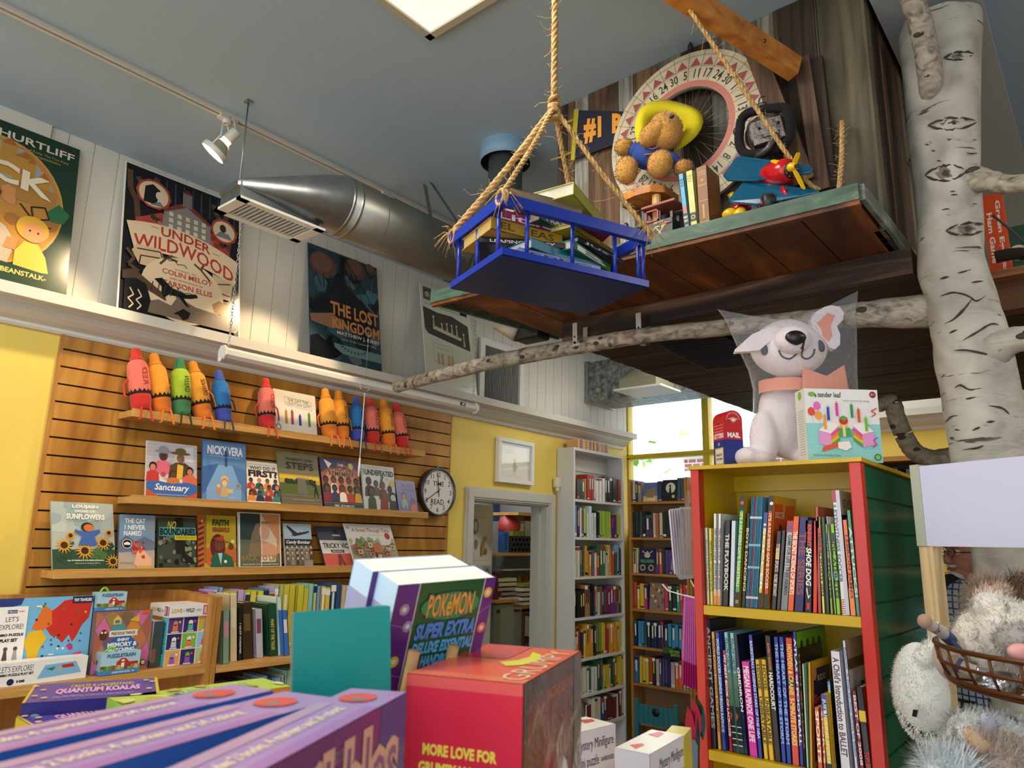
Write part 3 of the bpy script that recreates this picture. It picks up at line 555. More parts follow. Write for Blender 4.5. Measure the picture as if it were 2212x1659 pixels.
wallbook('small purple paperback with dark green spine at the shelf end by the clock',(862,1108),(905,1110),(859,1037),S2,.03,'5c5a9c',a_enough,spine='24443c')
wallbook('large grey-green picture book with yellow sunflowers and a girl in blue',(114,1231),(252,1230),(112,1083),S3,.012,'9aa49c',a_louj)
wallbook('book with a red-haired girl under a grey-blue sky and round seal',(255,1229),(335,1228),(255,1111),S3,.016,'6c8498',a_cat)
wallbook('paperback with hiking boots on rocks and teal title band',(340,1229),(425,1228),(340,1117),S3,.014,'3c4438',a_nobound)
wallbook('mustard and orange book with a woman in green jacket',(428,1229),(512,1228),(427,1112),S3,.012,'a85c2c',a_faith)
wallbook('white-edged book with a torn half portrait and stone face',(516,1229),(609,1228),(515,1106),S3,.014,'dcd8d0',a_back)
wallbook('small book with a propeller bomber over a group of children',(617,1228),(678,1227),(618,1131),S3,.01,'c8c4bc',a_candy)
wallbook('slanted grey, white and red picture book, half behind the street book',(704,1228),(768,1227),(684,1137),S3,.01,'3c4048',a_tricky,xb=-3.10)
wallbook('wide tilted white book with a drawn street of old houses',(768,1229),(868,1226),(745,1131),S3,.01,'d9d6cc',a_street,xb=-3.075)
# ---------------------------------------------------------------- plush crayons on the top shelf
S1=2.195
CC={'red':('d23228','e0705f','c32420','1c1210'),'orange':('e08a1c','e79a2a','dd7416','241408'),'green':('2f7d4c','a4bf2c','3c7c48','141c0c'),'blue':('3f5fc0','1f6fb4','3a4ca8','0c1424')}
def crayon(col,base,top,txt,lab,lean=0.):
    tip,body,foot,ink=CC[col]; b=PX(*base,-3.09); tp=PX(*top,-3.12); y=b.y; H_=tp.z-S1; dy=tp.y-y; O=V(-3.085,y,S1+.002); A=V(-.05,dy,H_).normalized(); H=V(-.05,dy,H_).length
    t=thing('plush_crayon',lab,'soft toy',O,'plush crayons on the top shelf'); R=H*.150
    fm=lambda h:flat(h,.85,sheen=.4,bump=.25,bscale=70,var=.1,vs=30)
    pf=lambda L:[(r*R,h*H) for r,h in L]
    mb=MB(); mb.lathe(pf([(.93,.24),(1.0,.3),(1.03,.45),(1.0,.62),(.96,.72),(.8,.765),(.6,.80)]),fm(body),22,O,A,cap=False); mb.build('body',t)
    mb=MB(); mb.lathe(pf([(.7,.795),(.62,.83),(.5,.87),(.47,.93),(.42,.97),(.25,.993),(0,1)]),fm(tip),20,O,A,cap=False); mb.build('tip',t)
    mb=MB(); mb.lathe(pf([(0,.0),(.6,.0),(.85,.02),(.92,.1),(.97,.2),(.95,.245),(.85,.26)]),fm(foot),22,O,A,cap=False); mb.build('base',t)
    a=A.orthogonal(); f=(X_-A*A.dot(X_)).normalized(); s=A.cross(f)
    mb=MB(); n=30; vs=[];fs=[]
    for k in range(n+1):
        th=2*PI*k/n; d=f*math.cos(th)+s*math.sin(th); rr=R*1.015
        vs+= [O+A*H*.25+d*rr*.97,O+A*H*(.275)+d*rr*1.0,O+A*H*(.275 if k%2 else .325)+d*rr*1.015]
    for k in range(n): fs+= [(3*k,3*k+1,3*k+4,3*k+3),(3*k+1,3*k+2,3*k+5,3*k+4)]
    mb.add(vs,fs,flat(ink,.9)); mb.build('zigzag_band',t)
    if txt:
        mb=MB(); g,fs,asp=glyphs(txt,.0,.15); pts=[]
        for x,yv in g:
            hh=.38+.27*(1-(1-x)); th=(yv-.5)*.55+.25; d=f*math.cos(th)+s*math.sin(th); pts.append(O+A*H*hh+d*R*1.045)
        mb.add(pts,fs,flat(ink if col!='red' else 'a03028',.9)); mb.build('stitched_word',t)
    mb=MB() ; lc=flat({'red':'c03a28','orange':'d87420','green':'24301c','blue':'2a3658'}[col],.8)
    for k in (-1,1):
        p=O+A*H*.5+s*R*k; mb=MB(); mb.tube([p,p+s*k*R*.5-A*H*.08,p+s*k*R*.55-A*H*.25+f*.005,p+s*k*R*.45-A*H*.3+f*.01],R*.10,lc,6); mb.build('arm',t)
        q=O+s*R*.35*k+f*R*.8+V(0,0,.01); x1=V(-3.04,0,0); mb=MB(); q1=V(-3.046,q.y+k*.004,S1+.012); mb.tube([q,q1,V(-3.038,q.y+k*.006,S1-.01),V(-3.039,q.y+.004+k*.01,S1-.035),V(-3.032,q.y+.0+k*.016,S1-.04)],R*.10,lc,6); mb.build('leg',t)
    return t
for a in (('red',(306,884),(296,752),'RED','red and pink plush crayon at the left end of the top shelf'),
 ('orange',(351,893),(335,763),'','orange plush crayon standing between the leftmost red and the green one'),
 ('green',(391,897),(391,773),'GREEN','green and lime plush crayon, the only green one'),
 ('orange',(440,905),(418,780),'ORANGE','orange plush crayon leaning just right of the green one'),
 ('blue',(483,912),(475,800),'','blue plush crayon right of the left group, half in shade'),
 ('red',(577,926),(577,817),'RED','red plush crayon standing alone left of the white crayon picture book'),
 ('orange',(712,944),(705,839),'','orange plush crayon just right of the white picture book'),
 ('orange',(738,948),(734,843),'ORANGE','orange plush crayon left of the blue one behind the pull cord'),
 ('blue',(771,953),(773,857),'BLUE','blue plush crayon behind the white pull cord'),
 ('red',(804,958),(802,860),'RED','red plush crayon right of the pull cord, between blue and orange'),
 ('orange',(839,963),(831,861),'ORANGE','orange plush crayon standing between the two rightmost red ones'),
 ('red',(869,968),(857,870),'RED','red plush crayon at the right end of the top shelf')): crayon(*a)
def a_quit(A):
    A.rect(0,0,1,1,'e4e0d4'); A.line([(.25,.86),(.9,.82),(.9,.62),(.27,.66),(.25,.86)],.006,'6a6458'); A.text('THE DAY THE',.32,.75,.82,.83,'4a463c',.0); A.text('CRAYONS QUIT',.3,.66,.88,.74,'4a463c',.0); A.line([(.55,.63),(.55,.2)],.005,'8a8474')
    for u,c,h in ((.28,'b8843c',.28),(.42,'a84848',.3),(.6,'2c4a8c',.22),(.82,'5c8c2c',.3)): A.rect(u-.03,.22,u+.03,.22+h,c); A.poly([(u-.03,.22+h),(u+.03,.22+h),(u,.22+h+.06)],c)
    A.line([(.6,.52),(.8,.52),(.8,.6),(.6,.6),(.6,.52)],.004,'8a6a5a'); A.rect(0,.12,.9,.2,'c4c0b4'); A.circ(.09,.12,.07,'8c8c88'); A.circ(.09,.12,.04,'d8d8d4'); A.text('words by a famous author, pictures by another',.25,.06,.85,.09,'8a7a4c',0)
def a_quit(A,_f=a_quit): 
    _f(A)
wallbook('white picture book with drawn crayons, standing among the plush crayons',(594,920),(687,943),(590,838),S1,.012,'e4e0d4',lambda A:(A.rect(0,0,1,1,'e4e0d4'),A.line([(.25,.86),(.9,.82),(.9,.62),(.27,.66),(.25,.86)],.006,'6a6458'),A.text('THE DAY THE',.32,.75,.82,.83,'4a463c',.0),A.text('CRAYONS QUIT',.3,.66,.88,.74,'4a463c',.0),[ (A.rect(u-.03,.22,u+.03,.22+h,c),A.poly([(u-.03,.22+h),(u+.03,.22+h),(u,.22+h+.06)],c)) for u,c,h in ((.28,'b8843c',.28),(.42,'a84848',.3),(.6,'2c4a8c',.22),(.82,'5c8c2c',.3))],A.circ(.09,.12,.07,'8c8c88'),A.circ(.09,.12,.04,'d8d8d4')),xb=-3.095)
# ---------------------------------------------------------------- posters on the ledge
LZ=2.6
def poster(lab,bl,br,tl,art,w=None,tops=-3.185,bot=-3.075,col='ece8dc'):
    b=PX(*br,bot); h=PX(*tl,tops).z-LZ
    y1=b.y; y0=PX(*bl,bot).y if bl else y1-w
    ty=PX(*tl,tops).y-(y0 if bl else y1); ty=max(-.05,min(.05,ty))
    U=V(0,y1-y0,0); W=V(tops-bot,ty,h); O=V(bot,y0,LZ+.002); N=U.cross(W).normalized(); mb=MB(); mb.obox(O-N*.004,U,W,N*.004,flat(col,.4))
    art(Art(mb,O,U,W,N,r=.22)); o=mb.build('poster'); return props(o,lab,'poster')
def a_jack(A):
    A.rect(0,0,1,1,'1c3a2a'); A.circ(.42,.5,.5,'c9984c',ry=.40,n=40); A.circ(.42,.5,.485,'b8843f',ry=.385,n=40); A.poly([(.02,.6),(.1,.8),(.3,.88),(.6,.85),(.8,.7),(.88,.55)],'9aa09c')
    for u,v,w,h in ((.42,.66,.12,.2),(.52,.64,.16,.16),(.62,.66,.06,.12),(.3,.66,.12,.08),(.7,.6,.1,.1)): A.rect(u,v,u+w,v+h,'b88a3c'); A.poly([(u,v+h),(u+w,v+h),(u+w/2,v+h+.05)],'a86a2c')
    A.rect(.05,.52,.86,.64,'a87a3c'); blobs(A,8,.1,.35,.85,.58,['b87c44','c48c54','9c6c38'],.06,.1,3)
    A.text('LIESL SHURTLIFF',-.0,.895,.96,.945,'dcd6c4',.02); A.text('author of Rump: The True Story',.52,.855,.92,.875,'b8a868',.0); A.text('of Rumpelstiltskin',.6,.83,.86,.85,'b8a868',.0)
    for u0,s_ in ((.0,1),(.55,-1)): A.poly([(u0+.25,.5),(u0+.33,.57),(u0+.42,.52),(u0+.38,.45),(u0+.28,.44)],'2c6a44')
    A.line([(.6,.5),(.7,.42),(.82,.45),(.78,.52),(.68,.5),(.72,.36),(.84,.4)],.008,'20241a')
    # boy with dark hair and a fair-haired girl, plainly drawn
    A.poly([(.1,.08),(.55,.08),(.6,.25),(.52,.33),(.4,.38),(.22,.38),(.08,.28)],'b8aa94'); A.poly([(.2,.08),(.42,.08),(.46,.3),(.36,.37),(.26,.37),(.18,.28)],'2a2420'); A.circ(.32,.46,.13,'c98858',ry=.09); A.circ(.3,.53,.16,'1c1614',ry=.06); A.circ(.37,.455,.012,'1c1614',ry=.009); A.circ(.27,.46,.012,'1c1614',ry=.009); A.line([(.27,.41),(.33,.4),(.38,.415)],.008,'8a3a2c')
    A.poly([(.6,.08),(.86,.08),(.82,.2),(.76,.27),(.66,.27),(.6,.2)],'c9b84c'); A.circ(.71,.36,.12,'d8a83c',ry=.08); A.circ(.72,.335,.085,'d89868',ry=.06); A.circ(.75,.34,.008,'3c2c20',ry=.007); A.circ(.69,.345,.008,'3c2c20',ry=.007); A.poly([(.52,.2),(.6,.2),(.62,.28),(.54,.27)],'c98858')
    A.poly([(0,0),(1,0),(1,.12),(.8,.1),(.4,.12),(0,.1)],'24402c'); A.text('THE TRUE STORY OF JACK & THE BEANSTALK-',-.35,.045,.84,.085,'d8c46c',.03); A.poly([(.3,.0),(.5,.0),(.46,.03),(.32,.03)],'8a9c34')
    A.text('JACK',.0,.56,.82,.73,'e4dcc4',.035,warp=lambda u,v:(u,v+.03-.12*max(0,u-.3)))
def a_wild(A):
    bk='17161a'; cr='e6cfae'; br='5c4434'; A.rect(.012,.008,.988,.992,bk)
    for i in range(9):
        u=.33+i*.075; A.rect(u,.8,u+.012,.97,'3c4658')
    for pts in ([(.12,.62),(.1,.75),(.16,.84),(.1,.92)],[(.1,.75),(.05,.82),(.04,.95)],[(.16,.84),(.22,.88),(.26,.96)],[(.88,.6),(.9,.7),(.84,.8),(.88,.9)],[(.84,.8),(.78,.84),(.74,.92)],[(.9,.7),(.96,.78)]): A.line(pts,.035,br)
    A.poly([(.1,.63),(.3,.72),(.7,.72),(.9,.6),(.9,.5),(.1,.5)],'a84838'); blobs(A,20,.1,.58,.9,.68,['8a3830','c4665a','4a2c24'],.02,.04,4)
    A.poly([(.3,.6),(.72,.58),(.72,.74),(.52,.84),(.32,.75)],'8a8684'); A.poly([(.3,.75),(.51,.86),(.73,.75),(.7,.74),(.51,.82),(.33,.74)],'7c3c2c'); A.rect(.47,.82,.55,.92,'7c7876'); A.poly([(.45,.92),(.57,.92),(.51,.95)],'5c3028')
    for i in range(5):
        for j in range(3): A.rect(.36+i*.07,.63+j*.045,.395+i*.07,.66+j*.045,'d8d0b0',1)
    A.l+=1
    A.circ(.23,.83,.145,'a84838',ry=.105,n=10); A.circ(.23,.83,.12,cr,ry=.088,n=24); A.poly([(.15,.76),(.16,.87),(.22,.9),(.28,.87),(.27,.82),(.25,.76)],bk); A.circ(.275,.83,.03,'e8d8c0',ry=.03); A.poly([(.2,.75),(.32,.76),(.28,.79)],'7c8088')
    A.circ(.84,.74,.125,'a84838',ry=.095,n=10); A.circ(.84,.74,.1,cr,ry=.075,n=24); A.circ(.83,.76,.03,'3c2c24',ry=.03); A.poly([(.76,.69),(.92,.69),(.88,.73),(.8,.73)],'7c8088')
    arc=lambda u,v:(u,v-.32*(u-.42)**2)
    top=[arc(.03+.94*k/14,.635) for k in range(15)]; bot=[arc(.1+.84*k/14,.44) for k in range(15)]
    A.poly(top+bot[::-1],cr); A.text('UNDER',.3,.56,.72,.625,'a83c2c',.02,warp=arc); A.text('WILDWOOD',.09,.455,.93,.55,'b83c2c',.015,warp=arc)
    A.line([(.22,.6),(.28,.6)],.004,'a83c2c'); A.line([(.74,.55),(.8,.545)],.004,'a83c2c')
    A.poly([(.12,.45),(.3,.46),(.34,.38),(.3,.32),(.14,.32),(.08,.4)],'d6bc98'); A.line([(.12,.42),(.3,.44),(.32,.4),(.15,.38),(.14,.32)],.008,'3c2c24'); A.poly([(.74,.4),(.93,.37),(.9,.24),(.76,.24)],'d6bc98'); A.line([(.9,.36),(.76,.33),(.78,.28),(.9,.27)],.008,'3c2c24')
    A.circ(.5,.22,.34,cr,ry=.22,n=40); 
    for pts in ([(.3,.36),(.36,.42),(.4,.44)],[(.36,.42),(.44,.41)],[(.72,.34),(.64,.4),(.58,.43)],[(.64,.4),(.66,.44)]): A.line(pts,.014,br)
    A.line([(.32,.4),(.36,.42),(.37,.4),(.42,.41),(.44,.39),(.5,.4),(.52,.38)],.005,'2c2420')
    A.text('written by',.42,.345,.6,.36,'a83c2c',.0); A.text('COLIN MELOY',.32,.305,.74,.34,'b84c3c',.015); A.text('with illustrations by',.38,.275,.66,.292,'a83c2c',.0); A.text('CARSON ELLIS',.32,.228,.74,.265,'b84c3c',.015); A.line([(.46,.215),(.5,.205),(.55,.215),(.6,.205)],.004,'2c2420')
    A.poly([(.02,.25),(.1,.28),(.35,.16),(.36,.12),(.12,.19),(.02,.2)],'5c4434'); A.poly([(.04,.0),(.3,.0),(.24,.1),(.2,.2),(.12,.22),(.04,.2)],bk); A.poly([(.22,.02),(.96,.02),(.96,.14),(.8,.12),(.6,.13),(.45,.17),(.4,.1),(.3,.12),(.24,.1)],'7c6c5c')
    A.poly([(.26,.25),(.32,.27),(.4,.22),(.52,.2),(.6,.22),(.62,.2),(.56,.18),(.5,.17),(.55,.12),(.52,.12),(.46,.17),(.38,.17),(.34,.14),(.32,.17),(.32,.21)],bk)
    A.poly([(.74,.18),(.8,.22),(.88,.2),(.9,.14),(.84,.12),(.76,.13)],'a87c3c'); A.poly([(.42,.05),(.5,.1),(.56,.08),(.54,.04),(.5,.02),(.46,.05)],'241c18')
    for u in (.08,.14,.94): A.line([(u,.02),(u+.03,.05),(u-.01,.08),(u+.03,.11),(u,.15)],.008,cr)
    for i in range(5): A.line([(.24+i*.05,.16),(.24+i*.05+.01,.23)],.006,'3c3428',1)
    A.l+=1; A.line([(.04,.4),(.1,.35),(.06,.3),(.14,.27)],.02,br)
def a_lost(A):
    A.rect(0,0,1,1,'2c4450'); blobs(A,24,0,0,1,1,['3a5a68','24343f','48707c','1c2a34','5c6a6c'],.1,.22,7); A.rect(0,.08,1,.16,'6f8f90')
    for u,v,r in ((.2,.84,.19),(.66,.9,.16),(.9,.95,.08)):
        A.circ(u,v,r,'5c4440',ry=r*.62); A.circ(u-.02,v+.02,r*.75,'6f524a',ry=r*.46)
        for k in (-.6,0,.6): A.line([(u+k*r*.9,v-r*.4),(u+k*r*.3,v-r*1.1)],.006,'16181c')
    A.poly([(.0,.45),(.25,.6),(.45,.75),(.7,.62),(.95,.5),(.9,.38),(.4,.33),(.05,.38)],'1c2026'); A.line([(.45,.75),(.47,.98)],.04,'16181c'); A.poly([(.0,.36),(.3,.42),(.5,.33),(.3,.28),(.02,.3)],'96705c')
    for k in range(5): A.line([(.5,.98),(.3+.15*k,.6)],.006,'101216',1)
    A.l+=1; A.text('THE LOST',.28,.41,.97,.53,'d08a50',.03); A.text('KINGDOM',.3,.29,.98,.39,'d08a50',.03); A.text('MATTHEW J. KIRBY',.36,.235,.98,.275,'d6d2c4',.02); A.text('author of the Clockwork Three',.42,.2,.92,.22,'b8b4a4',0)
    for k in range(15): A.line([(.6+.2*math.cos(PI+PI*k/14),.2+.08*math.sin(PI+PI*k/14)),(.6+.24*math.cos(PI+PI*k/14),.2+.1*math.sin(PI+PI*k/14))],.008,'16181c',1)
    A.l+=1; A.poly([(0,.0),(.0,.17),(.1,.2),(.2,.16),(.28,.22),(.32,.12),(.42,.08),(.34,.03),(.2,.0)],'101418')
def a_klas(A):
    A.rect(0,0,1,1,'dedfca'); A.text('MAC BARNETT',.2,.91,.8,.95,'3c3c38',.02); A.rect(.05,.84,.22,.97,'6c6c66'); A.circ(.13,.91,.06,'3a3a36'); A.circ(.13,.9,.045,'b8b4a8'); A.text('& JON KLASSEN',.25,.84,.78,.875,'3c3c38',.02); A.rect(.78,.8,.93,.93,'1c1c1c'); A.circ(.855,.86,.04,'b8b4a8')
    A.text('for a very special dinner party in the belly of the wolf',.08,.79,.85,.81,'4a4a44',.0)
    A.poly([(.03,.76),(.3,.74),(.6,.75),(.93,.7),(.94,.44),(.5,.47),(.1,.5),(.04,.54)],'4c4844'); A.poly([(.2,.56),(.75,.52),(.78,.55),(.2,.6)],'cfc8a4')
    for u,v,h in ((.22,.58,.13),(.38,.58,.07),(.48,.58,.09),(.58,.57,.1),(.68,.54,.15),(.82,.47,.16)): A.poly([(u-.022,v),(u+.022,v),(u+.008,v+h*.7),(u-.008,v+h*.7)],'b8b090',1); A.circ(u,v+h*.8,.018,'d8d0ac',ry=.012)
    A.line([(.18,.42),(.55,.42),(.55,.24),(.18,.24),(.18,.42)],.004,'b8b498'); A.text('Saturday at 2 pm',.22,.37,.5,.39,'a8a488',0)
    for u in (.24,.32,.45,.52): A.rect(u,.22,u+.04,.33,'c9a878')
    A.text('Annie Bloom\'s',.38,.13,.58,.15,'5c5848',0); A.text('2:00pm',.68,.05,.82,.07,'6c6858',0)
poster('green and gold poster of a boy and girl before a castle, left edge of frame',None,(141,645),(173,325),a_jack,w=.47,col='1c3a2a')
poster('black and cream poster with red lettering on a ribbon over a dark forest',(251,670),(517,737),(271,347),a_wild)
poster('dark teal poster with airships and orange lettering beside the round duct',(669,774),(825,809),(665,524),a_lost,col='3c4a50')
poster('pale poster with a dinner-table drawing and small author photos',(922,831),(1031,853),(906,609),a_klas)
# wall register, clock, framed drawing, sensor
a=PX(1036,728,-3.19);b=PX(1128,882,-3.19);y0,y1=a.y,b.y; z0,z1=PX(1034,871,-3.19).z,PX(1036,728,-3.19).z
t=thing('return_air_grille','white wall air grille with upright slats behind the birch branch','air grille',V(-3.19,(y0+y1)/2,z0))
mb=MB(); f=.045
for q in (((y0,z0),(y1,z0+f)),((y0,z1-f),(y1,z1)),((y0,z0+f),(y0+f,z1-f)),((y1-f,z0+f),(y1,z1-f))): mb.box((-3.195,q[0][0],q[0][1]),(-3.175,q[1][0],q[1][1]),WHT2)
grf=mb.build('frame',t); mb=MB(); mb.box((-3.195,y0+f,z0+f),(-3.192,y1-f,z1-f),BLK); mb.build('backing',t); mb=MB(); n=26
for k in range(n):
    y=y0+f+(y1-y0-2*f)*(k+.3)/n; mb.obox(V(-3.19,y,z0+f),V(.010,-.008,0),V(.001,.0016,0),V(0,0,z1-z0-2*f),WHT2)
mb.build('slats',grf)
c=PX(941,1063,-3.17); R=.143; t=thing('wall_clock','round white wall clock with black numerals and silver rim at the slatwall corner','clock',V(-3.18,c.y,c.z-R))
mb=MB(); mb.lathe([(R-.008,0),(R,.0),(R,.035),(R-.004,.042),(R-.012,.04),(R-.012,.03)],flat('55565a',.3,metal=.7),48,V(-3.178,c.y,c.z),X_,cap=False); mb.tube([V(-3.15,c.y-.012,c.z+R),V(-3.15,c.y,c.z+R+.016),V(-3.15,c.y+.012,c.z+R)],.003,CHR,6); mb.build('rim',t)
mb=MB(); mb.lathe([(0,0),(R-.01,0)],flat('dddcd6',.35),48,V(-3.149,c.y,c.z),X_); A=Art(mb,V(-3.149,c.y-R,c.z-R),V(0,2*R,0),V(0,0,2*R),X_)
for h in range(1,13):
    a=PI/2-h*PI/6; u=.5+.365*math.cos(a); v=.5+.365*math.sin(a); s_=str(h); w_=.04*len(s_)+.0; A.text(s_,u-.09,v-.05,u+.09,v+.05,'16161a',.01,fit=False,keep=1,al='c')
for h in range(60):
    a=h*PI/30
    if h%5==0: A.circ(.5+.445*math.cos(a),.5+.445*math.sin(a),.009,'16161a',n=8,keep=1)
A.l+=1; A.text('TIME',.34,.62,.66,.72,'16161a',.01); A.text('TO',.46,.53,.56,.59,'16161a',.01); A.text('READ',.3,.24,.68,.35,'16161a',.01); fce=mb.build('face',t)
mb=MB(); A=Art(mb,V(-3.146,c.y-R,c.z-R),V(0,2*R,0),V(0,0,2*R),X_); A.line([(.56,.56),(.14,.3)],.016,'101012')
mb.build('minute_hand',fce); mb=MB(); A=Art(mb,V(-3.145,c.y-R,c.z-R),V(0,2*R,0),V(0,0,2*R),X_); A.line([(.52,.4),(.46,.88)],.02,'101012'); A.circ(.5,.5,.02,'101012'); mb.build('hour_hand',fce)
a=PX(1078,943,-3.17);b=PX(1153,1049,-3.17); y0,y1=a.y,b.y; z1=a.z; z0=PX(1072,1040,-3.17).z
t=thing('picture_frame','white framed pencil drawing on the yellow wall above the door','picture',V(-3.19,(y0+y1)/2,z0)); mb=MB(); f=.028
for q in (((y0,z0),(y1,z0+f)),((y0,z1-f),(y1,z1)),((y0,z0+f),(y0+f,z1-f)),((y1-f,z0+f),(y1,z1-f))): mb.box((-3.199,q[0][0],q[0][1]),(-3.165,q[1][0],q[1][1]),WHT2)
pfr=mb.build('frame',t,bev=.002); mb=MB(); A=Art(mb,V(-3.19,y0+f,z0+f),V(0,y1-y0-2*f,0),V(0,0,z1-z0-2*f)); A.rect(0,0,1,1,'d2d6cc'); A.rect(.08,.06,.92,.94,'e0e0d4')
A.poly([(.44,.3),(.47,.5),(.5,.62),(.54,.5),(.57,.3),(.53,.22),(.48,.22)],'a8aca0'); A.line([(.47,.22),(.46,.12)],.012,'5c5c50'); A.line([(.53,.22),(.54,.12)],.012,'5c5c50'); A.poly([(.55,.4),(.62,.36),(.56,.3)],'c9a84c')
for k in range(4): A.line([(.2,.8-k*.03),(.45,.82-k*.03)],.004,'8a8a80')
A.line([(.3,.08),(.45,.1),(.6,.07),(.7,.1)],.005,'6a6a60'); mb.build('drawing',t); mb=MB(); mb.box((-3.178,y0+f,z0+f),(-3.1765,y1-f,z1-f),clear('frame_glass','ffffff',.0,.03,gl=True)); mb.build('glass',pfr)
# ---------------------------------------------------------------- spine-out books
ORD=['first','second','third','fourth','fifth','sixth','seventh','eighth','ninth','tenth','eleventh','twelfth','thirteenth','fourteenth','fifteenth','sixteenth','seventeenth','eighteenth','nineteenth','twentieth','twenty-first','twenty-second','twenty-third','twenty-fourth','twenty-fifth','twenty-sixth','twenty-seventh','twenty-eighth','twenty-ninth','thirtieth']
def cname(h):
    r,g,b=[int(h[i:i+2],16) for i in (0,2,4)]; mx,mn=max(r,g,b),min(r,g,b); l=(mx+mn)/2
    if mx-mn<28: return 'black' if l<55 else 'dark grey' if l<95 else 'grey' if l<165 else 'pale grey' if l<205 else 'white'
    import colorsys
    hh=colorsys.rgb_to_hls(r/255,g/255,b/255)[0]*360; p='dark ' if l<75 else 'pale ' if l>175 else ''
    n='red' if hh<14 or hh>345 else 'brown' if hh<42 and l<120 else 'orange' if hh<38 else 'yellow' if hh<66 else 'green' if hh<165 else 'teal' if hh<195 else 'blue' if hh<252 else 'purple' if hh<292 else 'pink'
    return p+n
def small_book(lab,group,O,U,W,D,col,rd):
    """one mesh: cover wrapped round a paper block; O front bottom-left of the spine, D depth vector"""
    mb=MB(); c=flat(col,.38); pg=flat('d8d0be',.8); u=U.normalized(); bt=min(.0018,U.length*.2)
    mb.obox(O,U,W,D.normalized()*.002,c); mb.obox(O,u*bt,W,D,c); mb.obox(O+U-u*bt,u*bt,W,D,c); mb.obox(O+u*bt+D.normalized()*.002,U-u*2*bt,W*.975,D*.97,pg)
    A=Art(mb,O,U,W,-D,r=.38,step=.0003); k=rd.random(); ink=rd.choice(['e8e4d8','d9b84a','1c1c1e','d84a3c','c9d8e0','f0e8c8'])
    if k<.45: A.rect(.3,.35+.1*rd.random(),.7,.85,ink)
    if k>.4: A.rect(.1,.05,.9,.05+.1*rd.random(),rd.choice(['1c1c1e','e8e4d8',ink]))
    if k<.3: A.rect(0,.86,1,.97,rd.choice(['1c2c4a','a8322c','e8e4d8','2c5c44']))
    o=mb.build('book',origin=O+U/2+D/2); return props(o,lab,'book',group)
def row(a,b,z,zh,pal,dvec,face,where,rd,wr=(.012,.028),hr=(.7,.97),group=None):
    """fill a shelf from point a to b (at the spines), dvec into the shelf"""
    d=(b-a); L=d.length; d=d.normalized(); s=.004; i=0; lean=0
    while s<L-.012:
        w=min(rd.uniform(*wr),L-s); h=zh*rd.uniform(*hr); col=pal[rd.randrange(len(pal))]
        if rd.random()<.3 and i: h=h0; w=min(w0,L-s); col=c0
        h0,w0,c0=h,w,col
        O=a+d*s+dvec.normalized()*rd.uniform(0,.012)+V(0,0,.001); W=V(0,0,h)+d*rd.uniform(-.004,.004)
        small_book('%s book, %s from left %s'%(cname(col),ORD[min(i,29)],where),group or 'books '+where,O,d*(w-.0012),W,dvec*rd.uniform(.8,.95),col,rd); s+=w; i+=1
        if i>28: break
# ---------------------------------------------------------------- tall white bookcase by the door, wooden one under the window
WBX=-3.045; WY0,WY1=4.345,5.035
t=thing('white_bookcase','tall shallow white bookcase right of the door, full of paperbacks','bookcase',V(-3.12,4.7,0)); WB=flat('cfcfca',.45)
mb=MB(); mb.box((WL+.005,WY0,0),(WBX,WY0+.018,2.39),WB); mb.box((WL+.005,WY1-.018,0),(WBX,WY1,2.39),WB); mb.build('side_panels',t)
mb=MB(); mb.box((WL+.005,WY0+.018,2.368),(WBX,WY1-.018,2.388),WB); mb.build('top_panel',t)
mb=MB(); mb.box((WL+.005,WY0+.018,.05),(WL+.011,WY1-.018,2.368),flat('c3c5c2',.5)); mb.box((WL+.011,WY0+.018,2.24),(WL+.02,WY1-.018,2.33),WB); mb.build('back_panel',t)
WZ=[2.013,1.742,1.465,1.184,.907,.667]
for z in WZ: mb=MB(); mb.box((WL+.011,WY0+.018,z-.018),(WBX,WY1-.018,z),WB); mb.build('shelf',t)
rd=random.Random(21)
P1=['2c5c3c','2c4a8c','d8cfc0','a8382c','5c3a28','e4e0d4','c9c4b8','6a2c30','7aa8c8','3c3c40','d89c4c']
P2=['1c2c3c','a82c28','c9d8dc','9cc44a','8cb84c','4aa0a8','d8d4c8','7c4a8c','c9b03a','8c2c3c','5c2c7c','2c8c8c']
P3=['8cacc8','c9683c','2c2c30','c9c9c4','4c4c50','d8a83c','a82c30','c9983c','6c5c6c','3c6c4c']
P4=['c4bfae','5c3c8c','8c3c2c','3c5c8c','1c1c20','2c2c34','7c5a3c','a8784a','9c9c98','8c1c30']
P5=['d8c03c','e4e0d4','b87c3c','7a8c4c','5c8cb8','8c2c4c','d89c2c','c4bfae','2c2c30','a8323c']
P6=['2c6c8c','b8603c','c9b83c','d8d8d4','4a9cc8','3c4a4c','6c5c3c','2c5c3c','8c7c4c','c4c4bc']
names=['top','second','third','fourth','fifth','sixth']
for i,z in enumerate(WZ):
    zh=(2.22 if i==0 else WZ[i-1]-.018)-z
    if i<6: row(V(WBX-.006,WY0+.02,z),V(WBX-.006,WY1-.02,z),z,min(zh,.235),[P1,P2,P3,P4,P5,P6][i],V(-.12,0,0),None,'on the %s shelf of the white bookcase'%names[i],rd,wr=(.022,.042))
row(V(WBX-.006,WY0+.02,.45),V(WBX-.006,WY1-.02,.45),.45,.19,P1,V(-.12,0,0),None,'on the seventh shelf of the white bookcase',rd,wr=(.03,.045))
mb=MB(); mb.box((WL+.011,WY0+.018,.43),(WBX,WY1-.018,.449),WB); mb.build('shelf',t)
